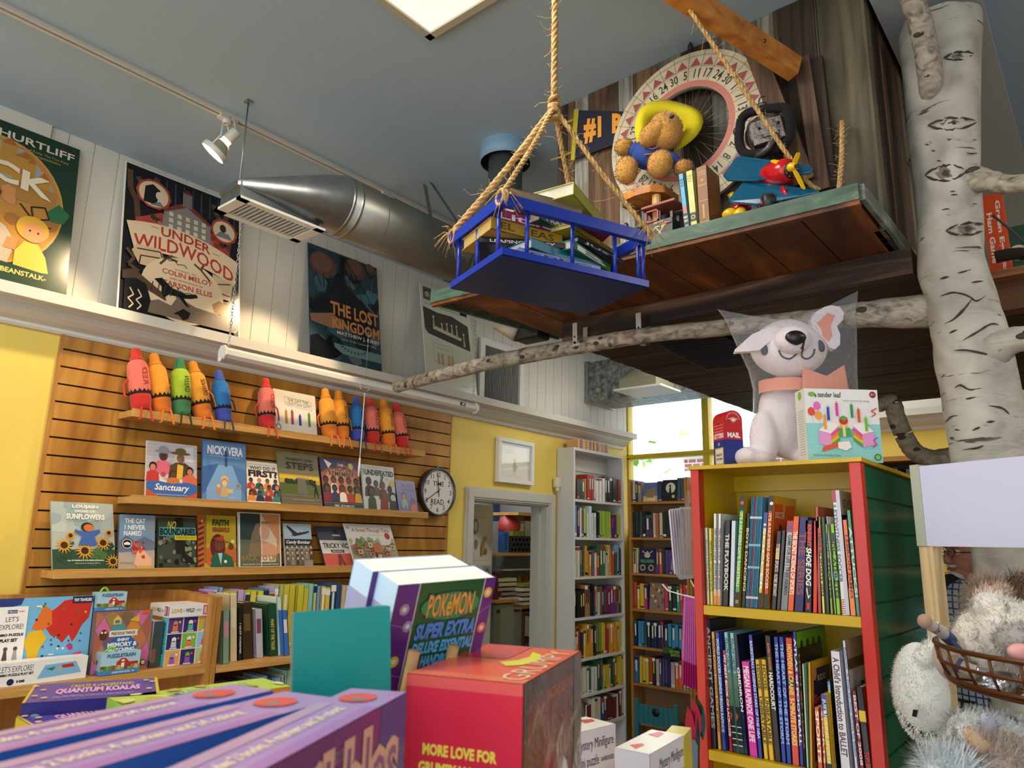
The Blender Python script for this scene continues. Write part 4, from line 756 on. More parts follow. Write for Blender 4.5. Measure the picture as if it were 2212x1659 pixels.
# flat stack of orange-and-purple books on top
k=0
for c_ in range(2):
    for j in range(4):
        O=V(-3.06,4.42+c_*.22,2.391+j*.0175); mb=MB(); mb.obox(O,V(-.1,0,0),V(0,.2,0),V(0,0,.0165),flat('d8a868',.5)); A=Art(mb,O,V(0,.2,0),V(0,0,.0165),X_,step=.0003)
        A.rect(.12,0,.3,1,'7c3444'); A.rect(.5,0,.62,1,'a86a34'); A.rect(.75,0,.9,1,'7c3444'); o=mb.build('book'); props(o,'orange and plum paperback, %s of the %s stack on the white bookcase'%(['bottom','second from bottom','third from bottom','topmost'][j],['left','right'][c_]),'book','flat paperbacks on the white bookcase')
# alarm sensor
p=PX(1203,1042,-3.17); mb=MB(); mb.rbox(V(-3.175,p.y+.01,p.z),(.035,.06,.075),.008,flat('d6d0bc',.4)); mb.rbox(V(-3.172,p.y+.01,p.z-.05),(.02,.03,.03),.006,flat('d6d0bc',.4)); props(mb.build('motion_sensor'),'small cream alarm sensor at the door corner beside the white bookcase','sensor')
BY=5.12
def brown(x0,x1,lab,side,names_,pals,seed,faces=(),nobooks=False):
    t=thing('wooden_bookcase',lab,'bookcase',V((x0+x1)/2,BY+.1,0),'wooden bookcases below the window')
    for x in (x0,x1-.018): mb=MB(); mb.box((x,BY,0),(x+.018,BY+.2,2.21),OAKV); mb.build('side_panel',t)
    mb=MB(); mb.box((x0+.018,BY+.19,0),(x1-.018,BY+.198,2.19),flat('8a6a48',.6)); mb.build('back_panel',t)
    Zs=[2.031,1.753,1.481,1.212,.937,.671,.40]
    for z in Zs: mb=MB(); mb.box((x0+.018,BY,z-.018),(x1-.018,BY+.19,z),SHELFX); mb.build('shelf',t)
    rd=random.Random(seed)
    for i,z in enumerate([] if nobooks else Zs[:6]):
        zh=.19 if i==0 else Zs[i-1]-.018-z; s0=x0+.02
        fs=[f for f in faces if f[0]==i]; segs=[]; cur=x0+.02
        for f in sorted(fs,key=lambda f:f[1]):
            segs.append((cur,f[1])); front_book(f[3],V(f[1]+.002,BY+.012,z+.001),V(f[2]-f[1]-.004,0,0),V(0,.02,f[4]),.02,f[5],f[6]); cur=f[2]
        segs.append((cur,x1-.02))
        for q,(a,b) in enumerate(segs):
            if b-a>.02: row(V(a,BY+.01,z),V(b,BY+.01,z),z,min(zh,.22),pals[i],V(0,.15,0),None,'on %s wooden-case shelf%s'%(names_[i],'' if len(segs)==1 else [', left part',', middle part',', right part'][q]),rd,wr=(.022,.038),hr=(.78,.93))
    return t
Q1=['1c2c40','2c3c50','3c4a5c','24242c','8a8a8c','5c5c64','c9c4b8']; Q2=['1c2c2c','3c4a44','24302c','a86848','d8b89c','4a3c5c','8c5c44']; Q3=['4a5c7c','c95c3c','5c3c7c','d8c49c','2c3c34','3c4c5c','e4dcc0']; Q4=['9cc43c','c83c6c','2c9c9c','2c3c5c','1c2c4c','24402c','d8b83c','c8443c']
Q5=['2c5cac','2c9c7c','c97c4c','1c2c4c','44346c','2c4c4c','3c8cb8','5c2c5c','e4c8a0']; Q6=['2c4c3c','d8642c','d8b83c','3c6c9c','3c2c6c','a84c2c','2c6c3c','1c2c28','c4a8a8','4c4c7c']
def a_camel(A): A.rect(0,0,1,1,'5c6c94'); A.rect(0,0,1,.3,'c9a46c'); A.poly([(.15,.4),(.3,.65),(.45,.6),(.6,.72),(.8,.66),(.85,.4),(.7,.2),(.3,.2)],'8c7458'); A.text('CAMEL',.1,.05,.9,.2,'e8dcb8',.02)
def a_moon(A): A.rect(0,0,1,1,'16181c'); A.circ(.55,.62,.33,'c9cdb4'); A.poly([(.4,.2),(.5,.7),(.56,.72),(.66,.2)],'16181c'); A.circ(.52,.72,.07,'16181c'); A.circ(.75,.22,.1,'c9b88c')
def a_will(A): A.rect(0,0,1,1,'1c2444'); A.poly([(.3,.7),(.5,.9),(.7,.7),(.6,.62),(.4,.62)],'c9b8a0'); A.line([(.2,.9),(.35,.8),(.65,.8),(.8,.9)],.04,'c9b8a0'); A.text('WILLODEEN',.08,.42,.92,.55,'5cb84c',.02); A.circ(.25,.22,.17,'b89c84'); A.circ(.25,.22,.1,'1c2444'); A.circ(.75,.22,.17,'b89c84'); A.circ(.75,.22,.1,'1c2444')
def a_drag(A): A.rect(0,0,1,1,'8c7460'); blobs(A,16,.05,.1,.95,.95,['c9b8a0','a8643c','5c4a40','d8c8b0','7c3c28'],.08,.16,5)
brown(-3.05,-2.545,'wooden bookcase under the window, between the white bookcase and the red unit','the left wooden bookcase',['the top','the second','the third','the fourth','the fifth','the sixth'],[Q1,Q2,Q3,Q4,Q5,Q6],5,
 [(0,-2.93,-2.80,'book with a camel on a blue sky, facing out on the wooden top shelf',.15,'5c6c94',a_camel),(0,-2.76,-2.63,'black book with a pale full moon, facing out on the wooden top shelf',.165,'16181c',a_moon),
  (2,-2.98,-2.83,'dark blue book with curled horns and green title, facing out on the third wooden shelf',.19,'1c2444',a_will),(3,-2.89,-2.76,'brown book with a carved dragon, facing out on the fourth wooden shelf',.2,'8c7460',a_drag)])
brown(-2.54,-2.04,'second wooden bookcase, mostly hidden behind the red display unit','the right wooden bookcase',['the top','the second','the third','the fourth','the fifth','the sixth'],[Q1,Q2,Q3,Q4,Q5,Q6],9,nobooks=True)
# price-card holder clipped to the wooden case
p=PY(1450,1412,BY-.005); mb=MB(); A=Art(mb,V(p.x-.07,BY-.006,p.z-.045),V(.15,0,0),V(0,0,.085)); mb.box((p.x-.07,BY-.006,p.z-.045),(p.x+.08,BY-.002,p.z+.04),flat('141418',.3)); A.rect(0,0,1,1,'16181c'); A.poly([(0,.5),(.5,.55),(.6,1),(0,1)],'3c5c24'); A.text('EASTSIDE',.4,.6,.92,.82,'8cc83c',.02); A.text('EARTH',.45,.32,.92,.55,'8cc83c',.02); props(mb.build('shelf_card'),'small black shelf card with green lettering on the wooden bookcase','card')
# ---------------------------------------------------------------- low bookcase along the left wall
t=thing('low_bookcase','low golden wood bookcase along the slatwall with games and picture books','bookcase',V(-2.95,1.2,0)); LX=-2.75
mb=MB(); mb.box((-3.165,-.6,0),(-3.15,2.75,1.475),OAKV); mb.build('back_panel',t)
mb=MB(); mb.box((-3.15,-.6,1.197),(LX,1.50,1.221),SHELF); mb.box((LX-.012,-.6,1.19),(LX,1.5,1.197),SHELF); mb.build('shelf',t)
mb=MB(); mb.box((-3.15,1.545,1.185),(LX,2.75,1.208),SHELF); mb.build('shelf',t)
mb=MB(); mb.box((-3.15,-.6,.8),(LX,1.5,.82),SHELF); mb.build('shelf',t); mb=MB(); mb.box((-3.15,1.545,.93),(LX,2.75,.95),SHELF); mb.build('shelf',t)
mb=MB(); mb.prism([(0,0),(.4,0),(.4,1.466),(0,1.478)],V(-3.15,1.50,0),X_,Z_,V(0,.02,0),OAKV); mb.build('divider',t)
mb=MB(); mb.prism([(0,0),(.4,0),(.4,1.466),(0,1.478)],V(-3.15,1.522,0),X_,Z_,V(0,.02,0),OAKV); mb.build('divider',t)
GX=-2.79
def a_map(A,w=1.):
    A.rect(0,0,1,1,'6fb0d8'); A.poly([(.0,1),(.3,1),(.28,.92),(.05,.86),(0,.9)],'2c3c7c')
    A.poly([(.5,.75),(.62,.86),(.7,.95),(.85,.97),(.99,.9),(.97,.72),(.9,.62),(.86,.5),(.82,.42),(.78,.52),(.72,.42),(.66,.5),(.6,.52),(.55,.6)],'c43028'); A.poly([(.4,.62),(.5,.9),(.58,.84),(.6,.66),(.5,.58)],'d8702c'); A.poly([(.34,.44),(.38,.58),(.5,.6),(.56,.5),(.5,.36),(.48,.2),(.44,.08),(.4,.2),(.38,.36)],'e0b428'); A.poly([(.8,.18),(.84,.28),(.92,.3),(.97,.2),(.92,.1),(.83,.1)],'d84a7c'); A.poly([(.76,.38),(.8,.42),(.84,.34),(.8,.32)],'c4307c')
    rd=random.Random(8)
    for i in range(34): A.circ(rd.uniform(.36,.96),rd.uniform(.1,.92),.012,rd.choice(['2c2c34','3c7c3c','e8e0d4','8c4a2c','d8c03c','2c6c4c','5c3c7c']),keep=1)
    A.l+=1
    for u,v in ((.62,.3),(.7,.2),(.45,.9)): A.poly([(u-.03,v),(u+.03,v),(u+.02,v-.02),(u-.02,v-.02)],'e8e4dc')
    A.text('TINY TRAVELERS',.8,.93,.98,.97,'f0f0f0',.03)
def a_mapbox(A):
    a_map(A); A.rect(.78,.91,.995,.995,'1c2848'); A.text('TINY TRAVELERS',.795,.93,.98,.97,'f0f0f0',.03)
    A.rect(.02,.08,.35,.9,'ece8e4'); A.rect(.16,.82,.25,.86,'1c2c5c'); A.text('HELLO',.165,.83,.245,.85,'f0f0f0',.02); A.text('WORLD',.26,.83,.32,.85,'c8443c',.02)
    A.text("LET'S",.15,.72,.27,.78,'4c4c50',.0); A.text('EXPLORE!',.1,.63,.32,.69,'4c4c50',.0); A.text('JUMBO PUZZLE',.06,.54,.33,.58,'1c1c20',.05); A.text('PLAY SET',.12,.48,.28,.52,'1c1c20',.05)
    for u,c in ((.09,'7c6a5c'),(.18,'5c3c44'),(.27,'9c9ca4')): A.poly([(u-.025,.26),(u+.025,.26),(u+.012,.38),(u-.012,.38)],c); A.circ(u,.4,.02,'6a4a3c')
    A.circ(.1,.16,.04,'1c2848'); A.text('4+',.08,.145,.12,.175,'f0f0f0',.03); A.text('108',.17,.14,.25,.175,'1c1c20',.05)
    for k in range(8): A.rect(.02+k*.04,.07,.04+k*.04,.085,['c43028','2c3c7c'][k%2],keep=1)
z0=1.222; p=PX(190,1427,-2.83); q=PX(203,1286,-2.85)
yl=PX(-14,1300,-2.83).y; boxart('large blue puzzle box with a red and yellow animal map, standing at far left',V(-2.83,yl,z0),V(0,q.y-yl,0),V(-.02,0,q.z-z0),.06,'6fb0d8',a_mapbox,side='1c2848',name='puzzle_box')
def a_flat(A):
    A.rect(0,0,1,1,'e6e4e0'); A.text("LET'S EXPLORE!",.1,.6,.43,.86,'3c3c40',.0); A.text('JUMBO PUZZLE PLAY SET',.08,.4,.44,.54,'1c1c20',.05); A.circ(.22,.18,.035,'1c2848'); A.text('108',.28,.12,.36,.24,'1c1c20',.05)
    A.poly([(.48,.2),(.94,.3),(.87,.82),(.55,.76)],'7cb4d8'); A.poly([(.72,.7),(.84,.74),(.86,.58),(.74,.56)],'c43028'); A.poly([(.56,.6),(.66,.66),(.63,.48)],'3c7c5c'); A.poly([(.68,.6),(.72,.62),(.71,.42)],'e0b428')
q=PX(191,1416,-2.765)
boxart('white puzzle box lying flat at the front edge of the low bookcase, left of frame',V(-2.765,yl,z0),V(0,q.y-yl,0),V(0,0,q.z-z0),.06,'e6e4e0',a_flat,name='puzzle_box')
def a_mem(A):
    A.rect(0,0,1,1,'8a6a5c')
    cs=['c96a9c','c9843c','6c5474','b8704c','7c5c4c','4c8c9c','a85c4c','3c5c7c','9c7c4c']
    k=0
    for i in range(-1,5):
        for j in range(-1,5):
            u=i*.27+.0+(.135 if j%2 else 0);v=j*.22+.05; A.poly([(max(0,min(1,a)),max(0,min(1,b))) for a,b in ((u,v-.2),(u+.125,v),(u,v+.2),(u-.125,v))],cs[(i*5+j*3)%9],1)
    A.l+=1
    A.poly([(.2,.42),(.5,.7),(.8,.42),(.5,.15)],'2c5c9c'); A.rect(.25,.58,.75,.68,'ded6c4'); A.text('PRECIOUS THINGS',.29,.605,.71,.655,'3c2c2c',.03); A.text('SHINY',.4,.5,.62,.55,'ece8e0',.04); A.text('MEMORY &',.24,.41,.76,.485,'ece8e0',.04); A.text('MATCHING',.26,.33,.72,.395,'ece8e0',.04); A.text('GAME',.4,.27,.6,.31,'ece8e0',.03)
    A.poly([(.3,.78),(.44,.78),(.44,.86),(.37,.93),(.3,.86)],'e0b44c'); A.rect(.33,.8,.41,.85,'3c7c9c'); A.circ(.15,.62,.07,'5c2c24',ry=.09); A.circ(.12,.66,.02,'e8d8b8'); A.circ(.18,.66,.02,'e8d8b8'); A.poly([(.58,.84),(.76,.8),(.76,.92)],'d8a83c'); A.rect(.8,.93,.95,.99,'d8582c'); A.circ(.9,.12,.05,'24242c'); A.circ(.9,.12,.035,'c9c4b8')
q0=PX(194,1458,-2.80); q1=PX(318,1445,-2.80); q2=PX(200,1323,-2.81)
boxart('square matching game box with diamond pattern and blue centre, beside the map puzzle',V(-2.80,q0.y,z0),V(0,q1.y-q0.y,0),V(-.01,0,q2.z-z0),.055,'6a5048',a_mem)
memz=q2.z
def a_farm(A):
    A.rect(0,0,1,1,'a8ccd8'); A.rect(0,0,1,.38,'8ca85c'); A.poly([(.4,.3),(.4,.55),(.5,.72),(.62,.72),(.72,.55),(.72,.3)],'b8342c'); A.poly([(.72,.3),(.72,.52),(.95,.52),(.95,.3)],'a83028'); A.rect(.52,.3,.6,.5,'e8e4dc'); A.line([(.4,.55),(.5,.72),(.62,.72),(.72,.55)],.02,'e8e4dc'); A.rect(.52,.56,.6,.64,'e8e4dc')
    for u,c in ((.12,'5c8c4c'),(.25,'6c8a3c'),(.33,'8c5c3c'),(.46,'c9a46c'),(.64,'7c4c30'),(.8,'a8784c'),(.9,'c9b08c')): A.poly([(u-.05,.2),(u+.05,.2),(u+.04,.4),(u-.04,.4)],c)
    A.rect(0,.28,.1,.4,'7c4c30'); A.text('PUZZLETRAIN',.14,.76,.86,.93,'4c6c9c',.04); A.rect(0,0,1,.18,'3c84c4'); A.text('26-PIECE FARM PUZZLE',.3,.05,.76,.13,'e8e4dc',.02); A.circ(.84,.09,.02,'e8e4dc')
def train(lab,fl,fr_,tl,x,z):
    a=PX(*fl,x);b=PX(*fr_,x); h=PX(*tl,x).z-z; U=V(0,b.y-a.y,0)
    t=boxart(lab,V(x,a.y,z+.001),U,V(0,0,h),.05,'a8ccd8',a_farm,name='puzzle_carton',leftart=lambda A:(A.rect(0,0,1,1,'8cb8c8'),A.rect(0,0,1,.18,'3c84c4'),A.circ(.4,.55,.16,'a83c2c')),side='8cb8c8',group='carry-handle farm puzzle cartons')
    mb=MB(); c=a.y+(b.y-a.y)*.28; w=(b.y-a.y)*.3; mb.tube([V(x-.02,c-w/2+w*k/10,z+h+.016*math.sin(PI*k/10)) for k in range(11)],.0035,flat('7cc03c',.4),6); mb.build('handle',t)
train('small farm puzzle carton with green handle standing on top of the matching game',(207,1320),(270,1320),(207,1281),-2.83,memz)
train('small farm puzzle carton with green handle at the shelf edge before the matching game',(214,1457),(299,1452),(214,1413),-2.76,z0)
# nine-picture job game, two spines, and the long box across them
q0=PX(352,1443,GX);q1=PX(450,1437,GX);q2=PX(358,1335,GX); gh=q2.z-z0
def a_nine(A):
    cs=['5c3c7c','3c2c6c','c9a83c','2c2c5c','7cb84c','8cc4dc','e0a05c','3c2c6c','a8c48c']; rd=random.Random(2)
    A.rect(0,0,1,1,'d8d8d4')
    for i in range(3):
        for j in range(3):
            u=.01+i*.333;v=.01+(2-j)*.333; A.rect(u,v,u+.31,v+.31,cs[j*3+i],keep=1)
    A.l+=1
    for i in range(3):
        for j in range(3):
            u=.165+i*.333;v=.15+(2-j)*.333; c=rd.choice(['e0784c','e8c03c','c9c9d4','d84a5c','5cb8a0','8c5cb8']); A.poly([(u-.06,v-.1),(u+.06,v-.1),(u+.05,v+.03),(u-.05,v+.03)],c,1); A.circ(u,v+.06,.05,rd.choice(['c98c5c','e8e4dc','9c9cb0','6cb84c']),keep=1); A.rect(u-.08,v-.13,u+.08,v-.11,'ece8e0',keep=1); A.circ(u+.09,v+.08,.025,rd.choice(['e8c03c','e8e4dc','d84a5c']),keep=1)
    A.l+=1
def sp(txt,c,ink):
    def f(A): A.rect(0,0,1,1,c); spine_text(A,txt,ink,.25,.9)
    return f
def spine_text(A,txt,ink,v0,v1,u0=.22,u1=.78,bold=.03,shear=0):
    B=Art(A.mb,A.O+A.W*v1+A.U*u0,-A.W*(v1-v0),A.U*(u1-u0),A.N,A.st,A.r,A.l); B.text(txt,0,0,1,1,ink,bold,shear); A.l=B.l
boxart('box with nine small animal-job pictures and teal spine on the low bookcase',V(GX,q0.y,z0),V(0,q1.y-q0.y,0),V(0,0,gh),.05,'d8d8d4',a_nine,leftart=sp('WONDROUS JOBS','4cb4bc','1c4c5c'),side='4cb4bc')
q3=PX(322,1445,GX-.02)
def a_lw(A): A.rect(0,0,1,1,'dcd8dc'); A.rect(0,0,1,.15,'7c3c4c'); spine_text(A,'LOVE WILD','3c2c4c',.4,.95)
boxart('narrow pale box standing on edge left of the nine-picture box',V(GX-.02,q3.y,z0),V(0,.035,0),V(0,0,gh*.93),.12,'cfcacc',lambda A:(A.rect(0,0,1,1,'3c4a4c'),A.rect(0,.1,.5,.4,'7c5c4c')),leftart=a_lw,side='cfcacc')
q4=PX(368,1308,GX+.01);q5=PX(462,1305,GX+.01);zz=z0+gh+.001
def a_love(A): A.rect(0,0,1,1,'e4e2e0'); A.text('LOVE',.05,.35,.28,.68,'c98c3c',.03); A.text('IN THE',.3,.4,.34,.6,'5c5c60',.0); A.text('WILD',.36,.35,.56,.68,'2c3c5c',.03); A.rect(.76,.1,.92,.9,'8c4c5c'); A.rect(.78,.2,.84,.8,'d8a8b0'); A.rect(.95,.1,.99,.9,'c43c48'); A.text('500 PIECE PUZZLE',.6,.4,.72,.6,'5c5c60',.0)
boxart('long white puzzle box with rainbow lettering lying across the smaller boxes',V(GX+.01,q4.y,zz),V(0,q5.y-q4.y,0),V(0,0,max(.03,PX(368,1308,GX+.01).z-zz)),.16,'e4e2e0',a_love,leftart=a_love)
# picture books standing in the right bay
def lowbook(lab,xb0,xb1,yb,xt,yt,col,txt=None,ink='e8e4d8',X=-2.84,dep=.19,z=1.208,zt=None):
    f=lambda x,y:(x/2.989,1104+y/2.989)
    a=PX(*f(xb0,yb),X);b=PX(*f(xb1,yb),X); tp=PX(*f(xt,yt),X); U=V(0,b.y-a.y-.0015,0); h=tp.z-z; W=V(0,max(-.03,min(.03,tp.y-a.y)),h); O=V(X,a.y,z+.001)
    t=thing('picture_book',lab,'book',O+U/2+V(-dep/2,0,0),'picture books in the right bay of the low bookcase'); c=flat(col,.35); u=Y_; bt=.002; D=V(-dep,0,0)
    mb=MB(); mb.obox(O,U,W,V(-.002,0,0),c); mb.obox(O,u*bt,W,D,c); mb.obox(O+U-u*bt,u*bt,W,D,c); A=Art(mb,O,U,W,X_)
    if txt: spine_text(A,txt,ink,.12,.7,.3,.72)
    else: A.rect(.2,.5,.8,.8,ink)
    mb.build('cover',t)
    if U.length>.006: mb=MB(); mb.obox(O+u*bt-V(.002,0,0),U-u*2*bt,W*.98,D*.97,flat('ddd6c6',.8)); mb.build('page_block',t)
for a in (('white and green book at the left end of the right bay',1437,1482,978,1440,645,'7c9c84',None,'c8889c',-2.78),
 ('tall cream board book next to the white and green one',1484,1533,972,1484,542,'d8c8a4',None,'e4dcc0',-2.82),
 ('slim black book with pale spine lettering, right of the tall cream one',1535,1566,966,1537,625,'1c1c1e','I QUIT FOREVER','e0dcd0',-2.82),
 ('dark brown book patterned with tree branches',1566,1636,960,1548,596,'3c2c1c',None,'6c5434',-2.83),
 ('white and plum book between the tree book and the dark green one',1652,1702,956,1645,636,'b8b4c0',None,'7c4a5c',-2.83),
 ('dark green book with yellow lettering on its spine',1738,1792,950,1690,602,'1c4c34','MARY OF THE TALES','c9c04c',-2.83),
 ('pale mint book leaning right of the dark green one',1792,1826,948,1755,560,'c4d8c8',None,'a8c4b4',-2.83),
 ('small blue book with a striped flag design',1836,1872,930,1798,645,'3c6cb8',None,'e0d8dc',-2.80)): lowbook(a[0],a[1],a[2],a[3],a[4],a[5],a[6],a[7],a[8],X=a[9])
rd=random.Random(77)
Pb=['8cc4b8','a8b46c','7c3c7c','b04c94','c0a8d8','b8b8c0','c9b48c','3c5c8c','2c4c74','5c7c94','c9c040','7c9cc4','8c3c5c','d8d0c4','3c4a74']
row(V(-2.98,1.56,1.209),V(-2.98,2.35,1.209),1.209,.285,Pb,V(-.15,0,0),None,'in the back row of the low bookcase',rd,wr=(.02,.036),hr=(.86,.99))
row(V(-2.80,1.56,.951),V(-2.80,2.1,.951),.951,.2,['8cb4dc','dcdcdc','2c3c5c','3c5c7c','9cc4a8','c4c4c4','2c2c30','c9a878'],V(-.15,0,0),None,'on the lower shelf of the low bookcase',rd,wr=(.02,.035),hr=(.85,.99))
row(V(-2.86,2.45,1.209),V(-2.86,2.7,1.209),1.209,.25,['8c2c3c','a8322c','3c5c94','7c2c44','c96c3c'],V(-.17,0,0),None,'at the far end of the low bookcase',rd,wr=(.015,.03))
# ---------------------------------------------------------------- office behind the door
mb=MB(); OG=flat('8a8c88',.7); mb.box((-4.75,2.6,0),(-4.65,5.44,2.6),OG); mb.box((-4.65,5.36,0),(-3.32,5.44,2.6),OG); mb.box((-4.65,2.5,0),(-3.32,2.6,2.6),OG); struct(mb,'wall_office')
mb=MB(); mb.box((-4.75,2.5,2.6),(-3.3,5.44,2.66),flat('b0b0ac',.7)); struct(mb,'ceiling_office')
# open white door leaf with drawings pinned to it
t=thing('door_leaf','white open office door with drawings pinned on it','door',V(-3.5,3.6,0))
d0=V(-3.335,3.465,0); a=PD(1064,1100,(PX(1016,1100,-3.33)-EYE).dot(CF)+.42); dd=V(a.x-d0.x,a.y-d0.y,0).normalized(); Lf=.62
# leaf runs from the hinge towards the line of sight of its far edge
def hit(x,X0):
    r=ray(x,1150); 
    # intersection of vertical plane through EYE along r with circle radius Lf round d0 (horizontal)
    import cmath
    rx,ry=r.x,r.y; n=math.hypot(rx,ry); rx/=n; ry/=n; ox,oy=-d0.x,-d0.y; b=ox*rx+oy*ry; c_=ox*ox+oy*oy-X0*X0; disc=max(0,b*b-c_); s=-b+math.sqrt(disc); return V(rx*s,ry*s,0)
e=hit(1064,Lf); U=V(e.x-d0.x,e.y-d0.y,0); n_=U.cross(Z_).normalized()
if n_.dot(EYE-d0)<0: n_=-n_
mb=MB(); mb.obox(d0,U,V(0,0,1.95),-n_*.035,flat('b9b8ae',.45)); mb.build('leaf',t)
for nm_,u0,u1,v0,v1,c,fn in (('drawing',.05,.92,1.54,1.90,'c8c2b4',1),('notice',.05,.75,1.20,1.40,'c9c08c',2),('photo',.72,.98,1.40,1.53,'8c9094',3)):
    mb=MB(); A=Art(mb,d0+U*u0+V(0,0,v0),U*(u1-u0),V(0,0,v1-v0),n_,step=.0006); A.rect(0,0,1,1,c)
    if fn==1: A.line([(.05,.08),(.95,.08),(.95,.9),(.05,.9),(.05,.08)],.006,'7c766a'); blobs(A,8,.1,.25,.5,.7,['6c5440','5c4434','8c7458'],.05,.12,3); A.circ(.45,.72,.1,'7c6450'); A.circ(.45,.72,.06,'c8c2b4'); blobs(A,5,.65,.2,.85,.5,['7c5434','a87844'],.05,.09,4)
    if fn==2: A.rect(.1,.1,.8,.85,'dcd6b8'); A.text('open',.2,.5,.7,.6,'8a8468',0)
    if fn==3: A.circ(.5,.5,.3,'4c5054'); A.circ(.5,.45,.2,'c4c4c4')
    mb.build(nm_,t)
def py2(x,y,X): return PX(x,y,X)
# shelves and their contents on the office wall (plane x=-4.3)
OX=-4.05
def osh(xl,xr,y,dep,lab,nm_='office_shelf'):
    a=PX(xl,y,OX);b=PX(xr,y,OX); mb=MB(); mb.box((OX-dep,a.y,a.z-.025),(OX,min(b.y+.5,5.35),a.z),SHELF); o=mb.build(nm_); props(o,lab,'shelf'); return a.z
za=osh(1072,1170,1194,.5,'upper wooden office shelf carrying a blue basket and a black crate'); zb=osh(1072,1170,1297,.5,'lower wooden office shelf with stacked books and papers'); zc=osh(1118,1170,1310,.4,'short plank shelf under the white book stack in the office') 
zt=PX(1130,1100,OX).z
osh(1120,1170,1106,.4,'topmost wooden office shelf near the door header')
def at(x,y,X=None): return PX(x,y,X or OX+.0)
def ob(nm_,lab,cat,x0,x1,y0,y1,col,dep=.15,X=OX-.02,z=None,fn=None):
    a=PX(x0,y1,X);b=PX(x1,y0,X); z_=a.z if z is None else z+.001; mb=MB(); mb.box((X-dep,a.y,z_),(X,b.y,b.z),flat(col,.6) if isinstance(col,str) else col)
    if fn: fn(Art(mb,V(X,a.y,z_),V(0,b.y-a.y,0),V(0,0,b.z-z_),X_,step=.0008))
    return props(mb.build(nm_),lab,cat)
ob('cork_panel','plain blue panel on the office back wall','panel',1066,1135,1068,1148,'2c4464',.02,X=-4.62)
ob('plastic_basket','blue slotted plastic basket on the upper office shelf','basket',1086,1100,1149,1192,'2c5cac',.25,z=za,fn=lambda A:[A.rect(.3,.15+k*.13,.7,.22+k*.13,'16305c',1) for k in range(6)])
ob('punched_crate','black crate with round holes on the upper office shelf','crate',1101,1162,1159,1193,'1c1c20',.25,z=za,fn=lambda A:[(A.circ(.08+.12*i+(.06 if j%2 else 0),.18+.3*j,.05,'5c6068',keep=1),A.circ(.08+.12*i+(.06 if j%2 else 0),.18+.3*j,.042,'0c0c10')) for i in range(7) for j in range(3)])
a=at(1122,1150,OX-.1); mb=MB(); mb.lathe([(0,0),(.1,0),(.1,.006),(0,.006)],flat('9c2c24',.5),28,at(1100,1136,OX-.12),V(.8,-.75,.25)); props(mb.build('round_fan'),'red round paper fan leaning behind the blue basket','fan')
ob('metal_bottle','white and steel bottle standing behind the black crate','bottle',1134,1149,1126,1159,'c4c4c0',.06,X=OX-.1); ob('white_cup','white cup between the red fan and the steel bottle','cup',1121,1132,1131,1159,'c9c9c8',.08,X=OX-.1)
ob('red_bag','crumpled red bag at the right end of the upper office shelf','bag',1150,1164,1114,1158,'8c2024',.1,X=OX-.12); ob('grey_binder','upright grey binder left of the blue basket','binder',1070,1077,1126,1192,'9c9ca0',.25,z=za)
ob('green_bowl','olive green bowl on the black crate','bowl',1108,1132,1148,1158,'6c7424',.1,X=OX-.03)
for k,(c,x0,x1) in enumerate((('b8b4b0',1078,1125),('8c8894',1084,1124),('a8a49c',1077,1125),('c4bca8',1078,1116),('cfc8b4',1077,1116))): ob('book','%s book, %s from the bottom of the office stack'%(cname(c),ORD[k]),'book',x0,x1,1288-k*10,1297-k*10,c,.2,X=OX-.03)
for k,c in enumerate(('c9c9c0','d4d0c8','b4b0a8','dcd8d0','8c9444')): ob('book','%s book, %s from the bottom of the right office stack'%(cname(c),ORD[k]),'book',1131-k%2*2,1164,1299-k*10,1308-k*10,c,.2,X=OX+.05)
ob('red_folder','dark red folder standing left of the office book stack','folder',1068,1086,1238,1295,'5c1820',.2,X=OX-.04); ob('red_booklet','dark red booklet behind the white book stack','booklet',1128,1164,1243,1275,'7c1c24',.02,X=OX-.06,fn=lambda A:(A.rect(.2,.5,.8,.7,'c9b8a0'),))
t=thing('desk_fan','small olive desk fan between the two office book stacks','fan',at(1122,1275,OX-.1)); mb=MB(); mb.lathe([(0,0),(.07,0),(.075,.01),(.075,.03),(0,.04)],flat('6c6418',.4),24,at(1124,1258,OX-.1),V(1,-.3,.1)); mb.build('cage',t)
ob('paper_sheaf','white paper sheaf slanting over the office books','paper',1086,1164,1228,1233,'b8bcc8',.2,X=OX-.02)
ob('filing_cabinet','grey steel filing cabinet with a paper taped to its front','cabinet',1063,1128,1302,1500,'8c9092',.5,X=OX-.05,fn=lambda A:(A.rect(.08,.9,.3,.94,'3c2c24'),A.rect(.7,.9,.9,.94,'3c2c24'),A.rect(.2,.35,.7,.97,'9ea09e')))
ob('storage_cubby','wooden cubby filled with papers at the office back right','cubby',1128,1166,1318,1500,'6c4a2c',.4,X=OX-.03,fn=lambda A:(A.rect(.06,.1,.94,.97,'241c18'),A.poly([(.08,.7),(.6,.68),(.7,.9),(.1,.95)],'b4b4b4'),A.rect(.1,.4,.9,.62,'4c4c6c'),A.rect(.08,.05,.94,.33,'a0a4a8')))
ld=bpy.data.lights.new('office_lamp','AREA'); ld.energy=5; ld.size=.6; ld.color=(.9,.95,1); lo=bpy.data.objects.new('office_lamp',ld); COL.objects.link(lo); lo.location=(-4.1,4.6,2.5)
